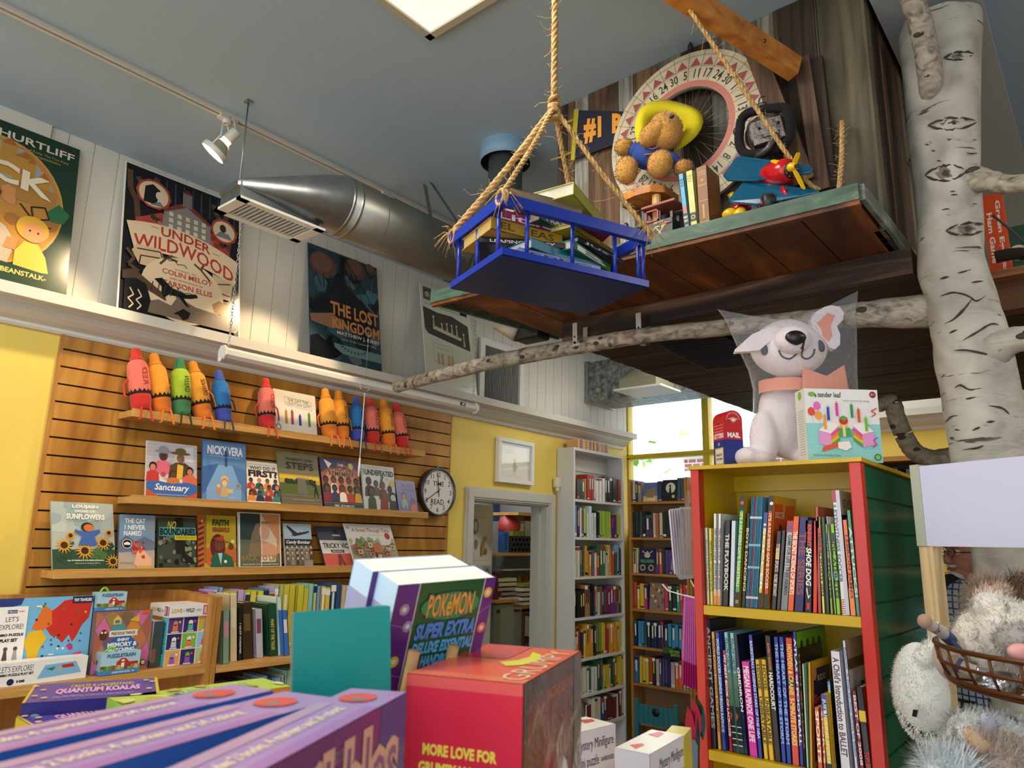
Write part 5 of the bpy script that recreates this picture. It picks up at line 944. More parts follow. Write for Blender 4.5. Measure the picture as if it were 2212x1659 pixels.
# ---------------------------------------------------------------- display table in the foreground
TZ=1.30
t=thing('display_table','low plywood display riser carrying the activity boxes in the foreground','table',V(-.75,.6,0)); mb=MB(); mb.prism([(-.28,.02),(-.28,.55),(-.62,1.18),(-1.12,1.18),(-1.32,.5),(-1.25,.1)],V(0,0,TZ-.03),X_,Y_,V(0,0,.03),SHELFX); mb.build('table_top',t)
for x,y in ((-.40,.12),(-1.15,.15),(-.65,1.1),(-1.05,1.1)): mb=MB(); mb.box((x-.02,y-.02,0),(x+.02,y+.02,TZ-.03),OAKV); mb.build('leg',t)
def quadbox(lab,fl,fr_,bl,z,zb,cols,arts,name='activity_box',cat='box',group=None,ext=0,thick=None,skew=0,mat=None,step=.0002):
    a=PZ(*fl,z);b=PZ(*fr_,z);c=PZ(*bl,z); U=b-a
    if ext: a=a-U.normalized()*ext; U=b-a
    n=Z_.cross(U).normalized(); T=thick or (c-a).dot(n)
    if skew: n=(n+(c-a-U.normalized()*ext).normalized()*skew).normalized()
    D=n*T; W=V(0,0,z-zb); O=V(a.x,a.y,zb)
    t=thing(name,lab,cat,O+U/2+D/2,group); mb=MB(); g=lambda h:flat(h,.25)
    mb.obox(O,U,W,D,g(cols[0])); front,top,left,right=[Art(mb,*q,r=.25,step=step) for q in ((O,U,W,-n),(O+W,U,D,Z_),(O+D,-D,W,-U),(O+U,D,W,U))]
    for A,f,c_ in zip((front,top,left,right),arts,cols): A.rect(0,0,1,1,c_); f and f(A)
    mb.build('printed_carton',t); return t,O,U,D,W
def sc_top(A):
    A.rect(0,0,1,1,'a88cc0'); A.rect(0,.0,.8,.22,'a878b8'); A.rect(0,.75,.8,1,'b898b8'); A.text('includes 2 books, 4 markers and 24 colors!',.18,.36,.76,.62,'f0dcc8',.03); A.circ(.88,.55,.055,'d8564c',ry=.3); A.circ(.86,.5,.02,'8c7c7c',ry=.12)
def sc_front(A):
    A.rect(0,0,1,1,'3264b8')
    for i,(u,c) in enumerate(((.1,'5cb84c'),(.3,'d8a83c'),(.5,'3c9c5c'),(.7,'d85c8c'))): A.circ(u,.90,.035,'e4e4ec',ry=.05); A.circ(u,.90,.016,c,ry=.028)
def sc_front2(A):
    A.rect(0,0,1,1,'7c3c7c'); A.poly([(.72,0),(1,0),(1,1),(.82,1)],'2c4c94'); A.text('CREATE YOUR OWN SCENTED STORIES',.3,.93,.66,.955,'9c7c9c',.02)
    A.text('scribbles',.194,.747,.951,.9685,'e8b8a0',.09); A.text('scribbles',.21,.768,.935,.947,'8c5c94',.0); A.rect(0,0,1,.2,'5c2c6c')
quadbox('purple-topped activity box with thin blue side, furthest of the three long ones',(0,1627),(590,1492),(0,1590),1.58,TZ,('3264b8','a88cc0','3264b8','3264b8'),(sc_front,sc_top,None,None),ext=.1,thick=.045,group='long purple and blue activity boxes')
quadbox('purple-topped activity box with broad blue side, middle of the three long ones',(215,1659),(728,1509),(0,1640),1.58,TZ,('3264b8','a88cc0','3264b8','3264b8'),(sc_front,sc_top,None,None),ext=.1,thick=.051,group='long purple and blue activity boxes')
quadbox('purple activity box with large pink-edged lettering, nearest of the three long ones',(581,1658),(878,1496),(400,1655),1.582,TZ,('5c2c6c','a88cc0','3264b8','3264b8'),(sc_front2,sc_top,None,None),ext=.08,thick=.047,group='long purple and blue activity boxes')
def ko_top(A):
    A.rect(0,0,1,1,'4c3c8c'); A.rect(0,0,.02,1,'c9b02c'); A.rect(.975,0,1,1,'c9b02c'); A.text('CREATE & UNDERSTAND',.3,.66,.8,.82,'c9b84c',.02); A.text('QUANTUM KOALAS',.2,.3,.85,.62,'d8a0c8',.05); A.text('LIQUID METAL SCIENCE LABORATORY',.2,.1,.8,.22,'9c94cc',.0)
    for u,v in ((.06,.3),(.1,.6),(.14,.15),(.92,.3),(.95,.7),(.9,.8),(.03,.8)): A.circ(u,v,.025,'e0b87c')
ko=('2c2470','4c3c8c','b8a02c','b8a02c'); koa=(lambda A:(A.rect(0,0,1,1,'2c2470'),A.circ(.1,.9,.05,'8cb8b8')),ko_top,lambda A:[A.rect(.1,.1+k*.08,.9,.13+k*.08,'7c7024',1) for k in range(9)],None)
quadbox('navy and yellow science box, back one of the pair at left',(47,1520),(345,1500),(20,1483),1.5,TZ,ko,koa,group='pair of navy and yellow science boxes')
quadbox('navy and yellow science box, front one of the pair with a maroon edge',(75,1572),(368,1528),(50,1535),1.485,TZ,ko,koa,group='pair of navy and yellow science boxes',thick=.07)
quadbox('lime green box showing only its top edge before the teal book back',(375,1518),(628,1483),(400,1492),1.5,TZ,('d8903c','a8c04c','8cb43c','c9c88c'),(None,lambda A:(A.rect(0,0,1,1,'a8c04c'),blobs(A,12,0,0,1,1,['c9cc6c','8cb43c','d8d488','b8a03c'],.04,.1,3),A.text('MY FIRST FOREST',.3,.3,.8,.6,'7c8c7c',.02)),None,None),ext=.05,thick=.08)
def gm_front(A): A.rect(0,0,1,1,'d22c44'); A.rect(0,.965,1,1,'dc5a54'); A.text('MORE LOVE FOR',.17,.765,.80,.80,'f0d858',.045); A.text('GRUMPY MONKEY',.14,.712,.83,.747,'f0d858',.045)
def gm_top(A): A.rect(0,0,1,1,'d8563c'); A.rect(0,0,1,.1,'e0704c'); A.rect(0,.55,.5,1,'c83c44'); A.poly([(.5,.45),(.62,.36),(.74,.42),(.8,.6),(.72,.76),(.6,.82),(.66,.66),(.62,.54)],'d8d43c'); B=Art(A.mb,A.O+A.U*.97+A.W*.05,A.W*.85,-A.U*.22,A.N,A.st,A.r,A.l); B.text('GRUMPY',0,0,1,1,'f0c8a8',.0)
def gm_right(A):
    A.rect(0,0,1,1,'3c2c34'); A.rect(.06,.0,.8,.93,'7c1c28'); A.text('MORE LOVE',.35,.9,.82,.94,'b8602c',.03); A.rect(.85,0,1,1,'4c545c')
quadboxes=quadbox('glossy red storybook gift box with yellow capitals, shrink-wrapped, in the centre foreground',(880,1455),(1130,1479),(1050,1384),1.58,TZ,('d22c44','d8563c','c83c44','3c2c34'),(gm_front,gm_top,None,gm_right),name='gift_box',thick=.215,skew=.9)
t,O,U,D,W=quadboxes
mb=MB()  # crumpled shrink wrap over the window side
rd=random.Random(6); nx,nz=9,12; vs=[]; nr=U.normalized()
for j in range(nz+1):
    for i in range(nx+1): vs.append(O+U+D*(i/nx)+W*(j/nz)+nr*(.0015+(.006*rd.random() if 0<i<nx and 0<j<nz else 0)))
mb.add(vs,[(j*(nx+1)+i,j*(nx+1)+i+1,(j+1)*(nx+1)+i+1,(j+1)*(nx+1)+i) for j in range(nz) for i in range(nx)],clear('shrink_wrap','ffffff',.05,.1,.3,22,gl=True),False)
mb.build('shrink_wrap',t)
mb=MB(); 
for k,(c,u,v) in enumerate((('c9c4c0',.25,.45),('9c2c30',.4,.6),('b8b4b8',.5,.35),('d8d4d0',.65,.5),('c89c4c',.45,.25),('a8344c',.3,.2))): mb.ell(O+U+D*u+W*v+nr*.001,(.004,.018,.05),flat(c,.4),nu=8,nv=6,R=Matrix.Rotation(math.atan2(D.y,D.x)-PI/2,3,'Z'))
mb.build('toy_inside',t)
# thick handbooks on a dowel stand
U=V(.0954,.9947,.039).normalized(); W=V(.3070,-.0666,.949); W=(W-U*W.dot(U)).normalized(); N=U.cross(W); TL=PD(861.4,1264.5,.71); w=.132; h=.2
def hb_cover(A):
    A.rect(0,0,1,1,'1c5a34'); A.poly([(0,0),(.2,0),(.2,1),(0,1)],'5c2c84'); A.rect(.2,0,.208,1,'e8e4f0'); A.rect(.88,0,1,1,'5c2c84'); A.rect(.872,0,.88,1,'e8e4f0')
    for v in (.3,.55,.8): A.line([(0,v),(.2,v-.04)],.006,'8c64b0',1); A.line([(.88,v),(1,v+.05)],.006,'8c64b0',1)
    A.l+=1
    for u,v,c in ((.1,.87,'9c94b4'),(.16,.78,'8c94c8'),(.1,.6,'d8c03c'),(.93,.92,'e0b83c'),(.94,.72,'d8785c'),(.93,.5,'8cb4dc')): A.circ(u,v,.045,c); A.circ(u,v,.02,'e4e0e8')
    A.circ(.55,.87,.3,'2c8c54',ry=.075); A.text('POKéMON',.3105,.805,.7895,.945,'2c2c6c',.06); A.text('POKéMON',.315,.812,.785,.938,'e0a83c',.02)
    [A.text(t_,u0,v0,u1,v1,c_,b_,.2) for t_,u0,v0,u1,v1,k_ in (('SUPER EXTRA',.24,.7,.85,.785,'4c8ce8'),('DELUXE ESSENTIAL',.24,.62,.86,.685,'5cb4f4'),('HANDBOOK',.35,.55,.74,.61,'5cb4f4')) for c_,b_ in ((k_,.05),)]
    A.text('Your comprehensive guide to over 875',.26,.5,.83,.53,'e0d83c',.03,.2); A.text('Pokemon from every known region!',.28,.46,.8,.49,'e0d83c',.03,.2); A.text('Kanto · Johto · Hoenn · Sinnoh · Unova',.23,.39,.84,.42,'e4ece4',.02,.2); A.text('Kalos · Alola · Galar',.38,.35,.72,.38,'e4ece4',.02,.2); A.text("In this book, you'll find:",.26,.28,.74,.31,'e4ece4',.02,.2)
    for k in range(3): A.circ(.27,.225-k*.06,.018,'e4e0e0'); A.circ(.27,.235-k*.06,.014,'c83c4c'); A.text('Stats and facts on every one of them',.31,.215-k*.06,.8,.235-k*.06,'e4ece4',.0,.2)
pgc=flat('ece6e0',.75,var=.05,vs=200)
for k in range(2):
    O=TL-W*h-N*(.0375*k)-U*(.006*k); t=thing('handbook',['thick green and purple handbook with gold title, front one of the leaning pair','thick handbook with pale blue back cover, behind the green and purple one'][k],'book',O+U*w/2-N*.02,None)
    mb=MB(); mb.obox(O-N*.0008,U*w,W*h,N*.0008,flat('1c5a34',.3)); mb.obox(O-N*.037,U*w,W*h,N*.0008,flat('8cc0e8',.3)); mb.obox(O+U*(w-.001)-N*.0362,U*.001,W*h,N*.0354,flat('5c2c84',.3)); A=Art(mb,O,U*w,W*h,N,step=.00008); hb_cover(A); mb.build('cover',t)
    mb=MB(); mb.obox(O-N*.0361+U*.0004,U*(w-.0016),W*(h-.0005),N*.0352,pgc); A=Art(mb,O-N*.0361+U*.0003,N*.0352,W*h,-U,step=.0001); A.rect(0,0,1,1,'b4bcdc'); A.rect(0,.86,1,1,'bcd8f0'); A.rect(0,.55,1,.62,'bcd8f0')
    for q in range(24): A.rect(q/24,.0,q/24+.012,.86,'9c9cc4',keep=1)
    mb.build('page_block',t)
t=thing('dowel_stand','wooden book stand with two thick dowels in front of the handbooks','book stand',V(TL.x,TL.y,TZ)); base=TL-W*h
mb=MB(); mb.obox(base-V(0,0,.02)+U*-.01-N*.09,U*.16,-V(0,0,.02),N*.12,SHELF); mb.build('base',t)
for x,y,dx in ((895,1407,-.0),(980,1396,-.0)):
    p=PD(x,y,.70 if x<900 else .76); e=p-W*.17-U*.0; mb=MB(); mb.tube([e,p],.0058,grain('dowel',[(.3,'a87c50'),(.6,'c09868')],(60,60,8),.5,.05),14); mb.build('dowel',t)
# teal back of a standing book
a=PD(634,1325,.63);b=PD(843,1309,.665); c=PD(614,1482,.615); U=b-a; W=(a-c); W=W-U.normalized()*W.dot(U.normalized()); W=W*1.25; N=U.cross(W).normalized(); O=a-W
front_book('plain teal book back standing open-side away in front of the handbooks',O,U,W,.012,'1c9490',None,spine='7c6a60',pages='8c7c70',name='teal_book')
mb=MB(); mb.obox(V(O.x,O.y,TZ)+U*.15,U*.7,V(0,0,O.z-TZ-.004),-V(N.x,N.y,0)*.05,OAKV); props(mb.build('wood_riser'),'plain wood block under the standing teal book, hidden by the activity boxes','riser')
t=thing('book_riser','wooden block hidden behind the boxes that lifts the books','riser',V(-.8,.72,TZ)); 
mb=MB(); zt=(base-V(0,0,.045)).z; mb.box((base.x-.10,base.y-.02,TZ),(base.x+.06,base.y+.17,zt),OAKV); mb.build('block',t)
# small puzzle boxes with a yellow-red toy-brick brand
def lg_front(A): A.rect(0,0,1,1,'b8242c'); A.rect(0,.47,1,1,'dcdae4'); A.rect(.04,.55,.13,.82,'c8242c'); A.text('LEGO',.05,.63,.12,.75,'f4f4f4',.04); A.text('Mystery Minifigure',.25,.74,.95,.9,'3c3438',.0); A.text('mini puzzle',.25,.54,.66,.7,'3c3438',.0); A.text('126-PIECE PUZZLE',.7,.6,.95,.65,'3c3438',.02); A.poly([(.3,.1),(.3,.25),(.38,.25),(.38,.4),(.62,.4),(.62,.25),(.7,.25),(.7,.1)],'e4e0e0')
def lg_top(A): A.rect(0,0,1,1,'e0dcd0'); A.poly([(.1,.5),(.3,.45),(.35,.6),(.2,.8)],'c8443c'); A.poly([(.7,.5),(.9,.5),(.95,.7),(.75,.85)],'c8443c'); 
def lg_left(A): A.rect(0,0,1,1,'d4dcec'); A.rect(0,0,1,.3,'b8242c'); A.rect(.4,.45,.66,.72,'c8242c'); A.text('LEGO',.43,.53,.63,.64,'f4f4f4',.04)
lc=('d4d0d4','e0dcd0','d4dcec','d4d0d4')
for q,lab in ((((1216,1591),(1329,1564),(1155,1550)),'white and red mini puzzle box, partly behind the red gift box'),(((1403,1630),(1477,1588),(1332,1619)),'white and red mini puzzle box on the right, showing its end face')):
    quadbox(lab,q[0],q[1],q[2],1.42,TZ,lc,(lg_front,lg_top,lg_left,None),name='mini_puzzle_box',group='mini puzzle boxes',thick=.062 if q[0][0]<1300 else .052)
quadbox('small yellow-green box behind the right mini puzzle box',(1478,1590),(1493,1572),(1470,1583),1.42,TZ,('c9b83c','c9b83c','c9b83c','c9b83c'),(None,None,None,None),name='small_box',thick=.03)
# ---------------------------------------------------------------- seating in the aisle
t=thing('chair','small teal wooden chair with a slatted back and oval hand hole','chair',V(0,0,0)); CY=4.6
p0=PY(1372,1515,CY); w=PY(1465,1515,CY).x-p0.x; x0=p0.x; zt=p0.z; t.location=V(x0+w/2,CY,0); TE=flat('1f6a72',.45)
mb=MB(); hole=PY(1416,1525,CY)
for k in range(7):
    a=x0+.03+(w-.06)*k/7; mb.box((a,CY-.008,zt-.13),(a+(w-.06)/7-.002,CY+.01,zt-.01),TE)
mb.lathe([(0,0),(.028,0),(.028,.001)],BLK,18,V(x0+w/2,CY-.0085,zt-.045),-Y_); mb.build('backrest',t)
for a in (x0,x0+w-.03): mb=MB(); mb.box((a,CY-.015,0),(a+.03,CY+.015,zt+.02),TE); mb.build('rear_leg',t)
for a in (x0,x0+w-.03): mb=MB(); mb.box((a,CY-.31,0),(a+.03,CY-.28,.36),TE); mb.build('front_leg',t)
mb=MB(); mb.box((x0,CY-.32,.36),(x0+w,CY,.385),TE); mb.build('seat',t)
p=PX(1228,1560,-1.9); t=thing('tube_chair','bent chrome chair tubes seen behind the red gift box','chair',V(p.x,p.y,0))
for k in range(3):
    a=[PX(*q,-1.9+.015*k) for q in ((1180,1525+k*5),(1216,1500+k*6),(1240,1502+k*7),(1255,1525+k*7),(1262,1570+k*4),(1264,1620))]; a[0].z=max(a[0].z,.1)
    mb=MB(); pts=[]; 
    for i in range(len(a)-1):
        for s_ in range(4): pts.append(a[i].lerp(a[i+1],s_/4))
    pts.append(a[-1]); pts.append(V(a[-1].x,a[-1].y,.0)); mb.tube(pts,.011,CHR,10); mb.build('tube',t)
# ---------------------------------------------------------------- red, yellow and green display unit
UY=1.87; UX0,UX1=-.914,-.472; UB=2.52
RED=flat('c4281c',.3,bump=.05,bscale=30); YL=flat('cda800',.35,bump=.05,bscale=30); GRN=flat('0f6448',.14,bump=.04,bscale=14)
t=thing('display_bookcase','red, yellow and green painted wooden display bookcase full of sports books','bookcase',V((UX0+UX1)/2,2.2,0))
for k,(a,b) in enumerate(((UX0,UX0+.024),(UX1-.027,UX1))):
    mb=MB(); mb.box((a,UY-.004,0),(b,UY+.03,1.905),RED); mb.build('front_post',t,bev=.002)
mb=MB(); mb.box((UX0+.004,UY+.03,0),(UX0+.02,UB,1.905),YL); mb.build('inner_side_panel',t)
mb=MB(); mb.box((UX1-.024,UY+.03,0),(UX1-.02,UB,1.905),YL); mb.build('inner_side_panel',t)
mb=MB(); z=1.902; k=0
while z>.1: mb.box((UX1-.02,UY+.03,z-.076),(UX1-.006,UB,z),GRN); mb.box((UX1-.02,UY+.03,z-.083),(UX1-.012,UB,z-.076),GRN); z-=.083
mb.build('green_slat_side',t)
mb=MB(); mb.box((UX0-.004,UY-.008,1.905),(UX1+.004,UB+.01,1.915),flat('c9a20c',.4,bump=.1,bscale=30,var=.12,vs=20)); mb.build('top_board',t)
mb=MB(); mb.box((UX0+.02,UY+.26,0),(UX1-.024,UY+.27,1.905),YL); mb.box((UX0+.02,UY+.245,1.86),(UX1-.024,UY+.26,1.905),YL); mb.build('back_panel',t)
SA=1.5455; zB=PY(1538,1621,UY).z
for z in (SA,zB,.8,.45): mb=MB(); mb.box((UX0+.02,UY,z-.024),(UX1-.0265,UY+.26,z),YL); mb.build('shelf',t,bev=.001)
cov={}
def sbook(lab,xb0,xb1,xt0,yt,zs,f,col,txt=None,ink='f0f0f0',side=None,front=0.,dep=.17,v0=.12,v1=.9,bold=.03,extra=None,sh=0,yb=None,u0=.2,u1=.8):
    Y=UY+.018-front; ybp=yb if yb is not None else (1535 if zs==SA else 1560)
    a=PY(*f(xb0,ybp),Y); a=V(a.x,Y,zs+.001); b=PY(*f(xb1,ybp),Y); tp=PY(*f(xt0,yt),Y); U=V(max(.004,b.x-a.x-.0008),0,0); W=V(max(-.035,min(.03,tp.x-a.x)),0,tp.z-zs)
    D=V(0,dep,0); t=thing('sports_book',lab,'book',a+U/2+D/2,'books on the %s shelf of the display unit'%('upper' if zs==SA else 'lower')); c=flat(col,.28); sd=flat(side or col,.28); bt=.0012; u=X_
    mb=MB(); mb.obox(a,U,W,V(0,.0012,0),c); mb.obox(a,u*bt,W,D,c); mb.obox(a+U-u*bt,u*bt,W,D,sd); A=Art(mb,a,U,W,-Y_,r=.28)
    if extra: extra(A)
    if txt: spine_text(A,txt,ink,v0,v1,u0,u1,bold,sh)
    cov[t.name]=mb.build('cover',t)
    if U.length>.005: mb=MB(); mb.obox(a+u*bt+V(0,.002,0),U-u*2*bt,W*.985,D*.97,flat('ded8cc',.8)); mb.build('page_block',t)
    return t,a,U,W,D
fA=lambda x,y:(1500+x/5.53,1030+y/5.53)
fB=lambda x,y:(1500+x/5.0425,1330+y/5.0425)
def band(*bs):
    def f(A):
        for v0,v1,c in bs: A.rect(0,v0,1,v1,c)
    return f
natg=lambda top,ball:(lambda A:(A.rect(0,.0,1,.12,'141418'),A.rect(0,.86,1,1,top),A.circ(.5,.93,.35,ball) if ball else None,A.text('KIDS',.2,.02,.8,.05,'e8c83c',.02)))
up=[('narrow pale cream book at the far left of the upper shelf',110,150,80,613,'e2e4c8','Because I Had a Teacher','a8a878'),
('pale cream book, second from the left on the upper shelf',150,188,125,613,'dfe2c4','Because I Had a Teacher','a8a878'),
('yellow book with small dark lettering beside the two cream ones',188,228,170,620,'e4d848','WRITING MAGIC  Creating Stories that Fly','4c4828'),
('white writing guide fading to orange at its foot, left one of two',228,270,228,445,'e8e4e0',"TEEN WRITER'S GUIDE   JENNIFER JENKINS",'4c4848'),
('white writing guide fading to orange at its foot, right one of two',272,312,285,445,'e8e4e0',"TEEN WRITER'S GUIDE   JENNIFER JENKINS",'4c4848'),
('dark navy playbook with white and copper lettering',338,405,368,525,'1a1e26','THE PLAYBOOK','d8d0c8'),
('white-spined pale blue book beside the dark playbook',415,474,443,530,'d4dce4',None,None),
('tall green book with a black foot and basketball top',478,535,548,225,'4cb468',"IT'S A NUMBERS GAME BASKETBALL",'e0e8a0'),
('thin blue-topped black dance book',562,606,628,440,'16181c','BOYS DANCING','d8c8a0'),
('yellow and blue soccer guide with a small ball on the spine',752,800,835,430,'e8c01c','SOCCER','f4f4f0'),
('tall red book with black foot and soccer ball top',822,878,925,230,'d83828',"IT'S A NUMBERS GAME SOCCER",'f0d0a0'),
('dark book with a player portrait on a yellow patch',915,975,985,655,'2c2228','TITANS OF SPORTS   KOBE BRYANT','d8c8b8'),
('dark mottled thin book behind the portrait spine',977,1026,1045,645,'3c3430',None,None),
('silver-grey football book with a red badge on top',1030,1108,1110,530,'b4b4b8','GAME FOR LIFE | TROY AIKMAN','3c2c38'),
('bright orange book with white lettering on its spine',1108,1184,1183,478,'e85c1c','THE SECRET SCIENCE OF SPORTS','f4e8d8'),
('thick deep purple book with dim red lettering',1188,1300,1255,488,'2a1a64','THE SERIES','8c3c3c'),
('black memoir with large red and white slanted title and a swoosh',1312,1400,1330,525,'1a1418','SHOE DOG','f4f4f4'),
('plain bright red book right of the black memoir',1408,1465,1425,530,'e03018',None,None),
('thin reddish book standing taller right of the red one',1470,1518,1440,360,'a84838',None,None),
('pale yellow yearbook with a red tab',1522,1560,1465,482,'e4dc6c','YEAR IN SPORTS 2022','2c2c20'),
('dark slate patterned book between the yearbook and the green pair',1568,1615,1515,485,'34444c',None,None),
('lime green athletes book, left one of two',1618,1655,1560,570,'8cb41c','EPIC ATHLETES','1c2c14'),
('thin white slanting booklet between the two lime green books',1668,1684,1572,478,'e4e0d4',None,None),
('lime green athletes book, right one of two',1692,1745,1622,568,'8cc41c','EPIC ATHLETES','1c2c14'),
('tall white and silver book with red stripes at its foot',1755,1852,1640,168,'dcdce4','EYEWITNESS SOCCER','5c5c6c'),
('orange book with bold dark title near the right post',1862,1922,1768,520,'e8743c','LEBRON JAMES','6c1c18'),
('teal book standing against the right red post',1926,1978,1818,405,'4c9c88','ATTUCKS!','d8e8d8')]
ex={3:band((0,.1,'d8843c'),(.1,.16,'e0b080')),4:band((0,.1,'d8843c'),(.1,.16,'e0b080')),7:lambda A:(A.rect(0,0,1,.13,'141418'),A.rect(0,.86,1,1,'1c1c20'),A.circ(.55,.93,.4,'c9583c'),A.text('KIDS',.2,.03,.8,.06,'e8c83c',.02)),
 9:lambda A:(A.rect(0,0,1,.16,'141418'),A.rect(0,.83,1,1,'2848a8'),A.circ(.5,.87,.35,'e8e8e8')),10:lambda A:(A.rect(0,0,1,.13,'141418'),A.rect(0,.86,1,1,'18181c'),A.circ(.7,.93,.4,'e8e8e8')),
 11:lambda A:(A.rect(.1,.64,.9,.78,'d8b83c'),A.circ(.5,.74,.25,'4c2c20')),13:lambda A:(A.rect(0,.87,1,1,'b02c34'),A.circ(.5,.92,.38,'3c5c94'),A.rect(0,0,1,.42,'7c8488')),
 16:lambda A:(spine_text(A,'KNIGHT','e0301c',.70,.96,.25,.85,.06,.2),A.poly([(.2,.24),(.5,.14),(.85,.19),(.5,.17),(.3,.27)],'f4f4f4'),A.rect(.3,.03,.7,.1,'c8281c')),
 19:lambda A:A.rect(0,.63,1,.88,'c83c34'),21:band((.4,.45,'5c8c18'),(.8,.9,'2c3c1c')),23:band((.38,.45,'4ca8a0'),(.8,.9,'2c3c1c')),24:lambda A:([A.rect(0,.01+k*.017,.5,.018+k*.017,'b02c3c',1) for k in range(7)],A.rect(.5,0,1,1,'c4c4cc'),A.rect(0,.9,.5,1,'b03c4c'),A.circ(.25,.87,.2,'8c8c5c')),25:band((0,.28,'e88c4c'))}
for i,b in enumerate(up):
    r=sbook(b[0]+'',b[1],b[2],b[3],b[4],SA,fA,b[5],b[6],b[7] or 'f0f0f0',extra=ex.get(i),v0=.17 if i not in (16,24) else (.28 if i==16 else .25),v1=(.7 if i==16 else .84),u0=(.12 if i!=24 else .03),u1=(.88 if i!=24 else .48),sh=.2 if i==16 else 0,side={6:'8cb8d0',7:'c9a41c',10:'d8a01c',16:'201418',24:'b8b4a8',8:'c9a02c'}.get(i))
    if i==10:  # its tall orange front shows over the shorter books
        t_,a,U,W,D=r; mb=MB(); A=Art(mb,a+U+V(.0004,0,0),D,W,X_); A.rect(0,0,1,1,'d8a01c'); A.rect(.06,.05,.94,.93,'d84c18'); A.poly([(.4,.95),(.48,.8),(.56,.95)],'d8a01c'); A.circ(.35,.72,.05,'2c1c18'); A.circ(.7,.75,.06,'2c1c18'); A.text('SOCCER',.1,.8,.5,.86,'f0d8b0',.02); mb.build('front_print',cov[t_.name])
    if i==24: t_,a,U,W,D=r; mb=MB(); A=Art(mb,a+U+V(.0004,0,0),D,W,X_); A.rect(0,0,1,1,'1c1c1c'); A.rect(0,.8,1,1,'b8b4a8'); A.text('EYE',.1,.86,.6,.93,'6c6c68',.02); A.text('SO',.1,.55,.9,.78,'d8d4cc',.0); mb.build('front_print',cov[t_.name])
    if i==15: t_,a,U,W,D=r; mb=MB(); A=Art(mb,a+U+V(.0004,0,0),D,W,X_); A.rect(0,0,1,1,'3c2c8c'); mb.build('front_print',cov[t_.name])
rd=random.Random(4); cs=['3c8cb8','4ca0c4','3c64b0','d83c4c','4cb0c0','3c7cc4','2c9ca8','3c84c8','4ca8c8']
for k in range(9): sbook('slim blue-and-teal story paperback, one of nine in a row on the upper shelf' if k!=3 else 'slim red story paperback among the blue ones on the upper shelf',610+k*15.2,610+(k+1)*15.2,680+k*19,245,SA,fA,cs[k],None,extra=band((.08,.1,'d8e0e4'),(.35,.37,'8cc8d8'),(.55,.57,'8cc8d8'),(.8,.82,'d8e0e4')),dep=.15)
lo=[('slim dark navy book at the far left of the lower shelf',195,250,120,45,'1a2440','ANCIENT GAMES','b0ac98'),
('orange-yellow soccer legends book',262,302,183,180,'e4a43c','WORLD SOCCER LEGENDS ALEX MORGAN','7c3c20'),
('royal blue soccer legends book',308,356,225,185,'2848a8','WORLD SOCCER LEGENDS MEGAN RAPINOE','c8d4ec'),
('dark red lacrosse book standing lower between taller ones',385,426,305,380,'a82444','MY FIRST BOOK OF LACROSSE','f0d8dc'),
('pale aqua book with striped dark foot, left one of two',430,478,320,183,'86c4cc','FOLLOW CHESTER!','24302c'),
('pale aqua book with striped dark foot, right one of two',490,542,383,190,'86c4cc','FOLLOW CHESTER!','24302c'),
('navy football book with large white vertical title',546,592,425,205,'18244c','GRIDIRON','f0f0f0'),
('bright pink book with white and purple lettering',605,696,512,500,'d834a4','MEGAN RAPINOE ONE LIFE','f4e8f0'),
('blue basketball legends book right of the pink one',700,748,588,212,'283ca4','BASKETBALL LEGENDS STARS OF THE NBA','c8d0f0'),
('bright yellow book with black capitals, left one of two',760,810,660,480,'e4b41c','HOOSE   UNBEATABLE','2c240c'),
('bright yellow book with black capitals, right one of two',815,873,725,480,'e4b41c','HOOSE   UNBEATABLE','2c240c'),
('charcoal book with orange and white vertical lettering',880,946,765,220,'28262a','HARDCOURT','f0ece8'),
('deep blue biography, left one of two',950,1002,862,235,'203c9c','THE HEART OF THE STORM','9cb4e8'),
('deep blue biography, right one of two',1006,1060,920,235,'203c9c','THE HEART OF THE STORM','9cb4e8'),
('coral red story collection with a dark band',1065,1145,990,245,'d44c38','HOWDEN & CRAINE  5-MINUTE STORIES','e8d06c'),
('blue atlas with white lettering and green front beside the coral book',1148,1190,1070,180,'2c34a4','ATLAS of FOOTBALL','e8e8f8'),
('black thin book with red lettering behind the mint one',1192,1212,1130,360,'1c1818','LION OF MARS','c83c2c'),
('thin mint green reader left of the yellow-framed one',1216,1246,1170,530,'a4d4bc','','2c5c4c'),
('yellow-framed gymnastics reader with dark front',1252,1290,1235,512,'c8981c','','2c2c2c'),
('orange sports book standing low, left one of two',1340,1396,1305,1000,'d4602c','SPORTS','f4e4d0'),
('orange sports book standing low, right one of two',1400,1434,1372,1000,'d4602c','SPORTS','f4e4d0'),
('yellow and blue sports joke book with a cartoon dog top',1438,1500,1378,862,'e4b818','JUST JOKING SPORTS','f4e4a0'),
('black and blue football almanac with orange side',1515,1552,1445,700,'1c1818','THE BIGGEST FOOTBALL BOOK','e0c848'),
('white ballet introduction with small dancing figures',1590,1700,1480,388,'e0e0e8',"A Child's Introduction to BALLET",'5c3c4c'),
('pale lilac ballet guide taller than its neighbours',1742,1784,1610,275,'ccd0e4','Ballerina  A Step-by-Step Guide to Ballet','5c7cb4'),
('dark red slim book between the ballet guide and the black one',1800,1850,1715,820,'8c1c34','BEST OF 2008','e0c8c8'),
('black football biography with yellow tag by the right post',1858,1935,1758,775,'18161a','TOM BRADY','d83828')]
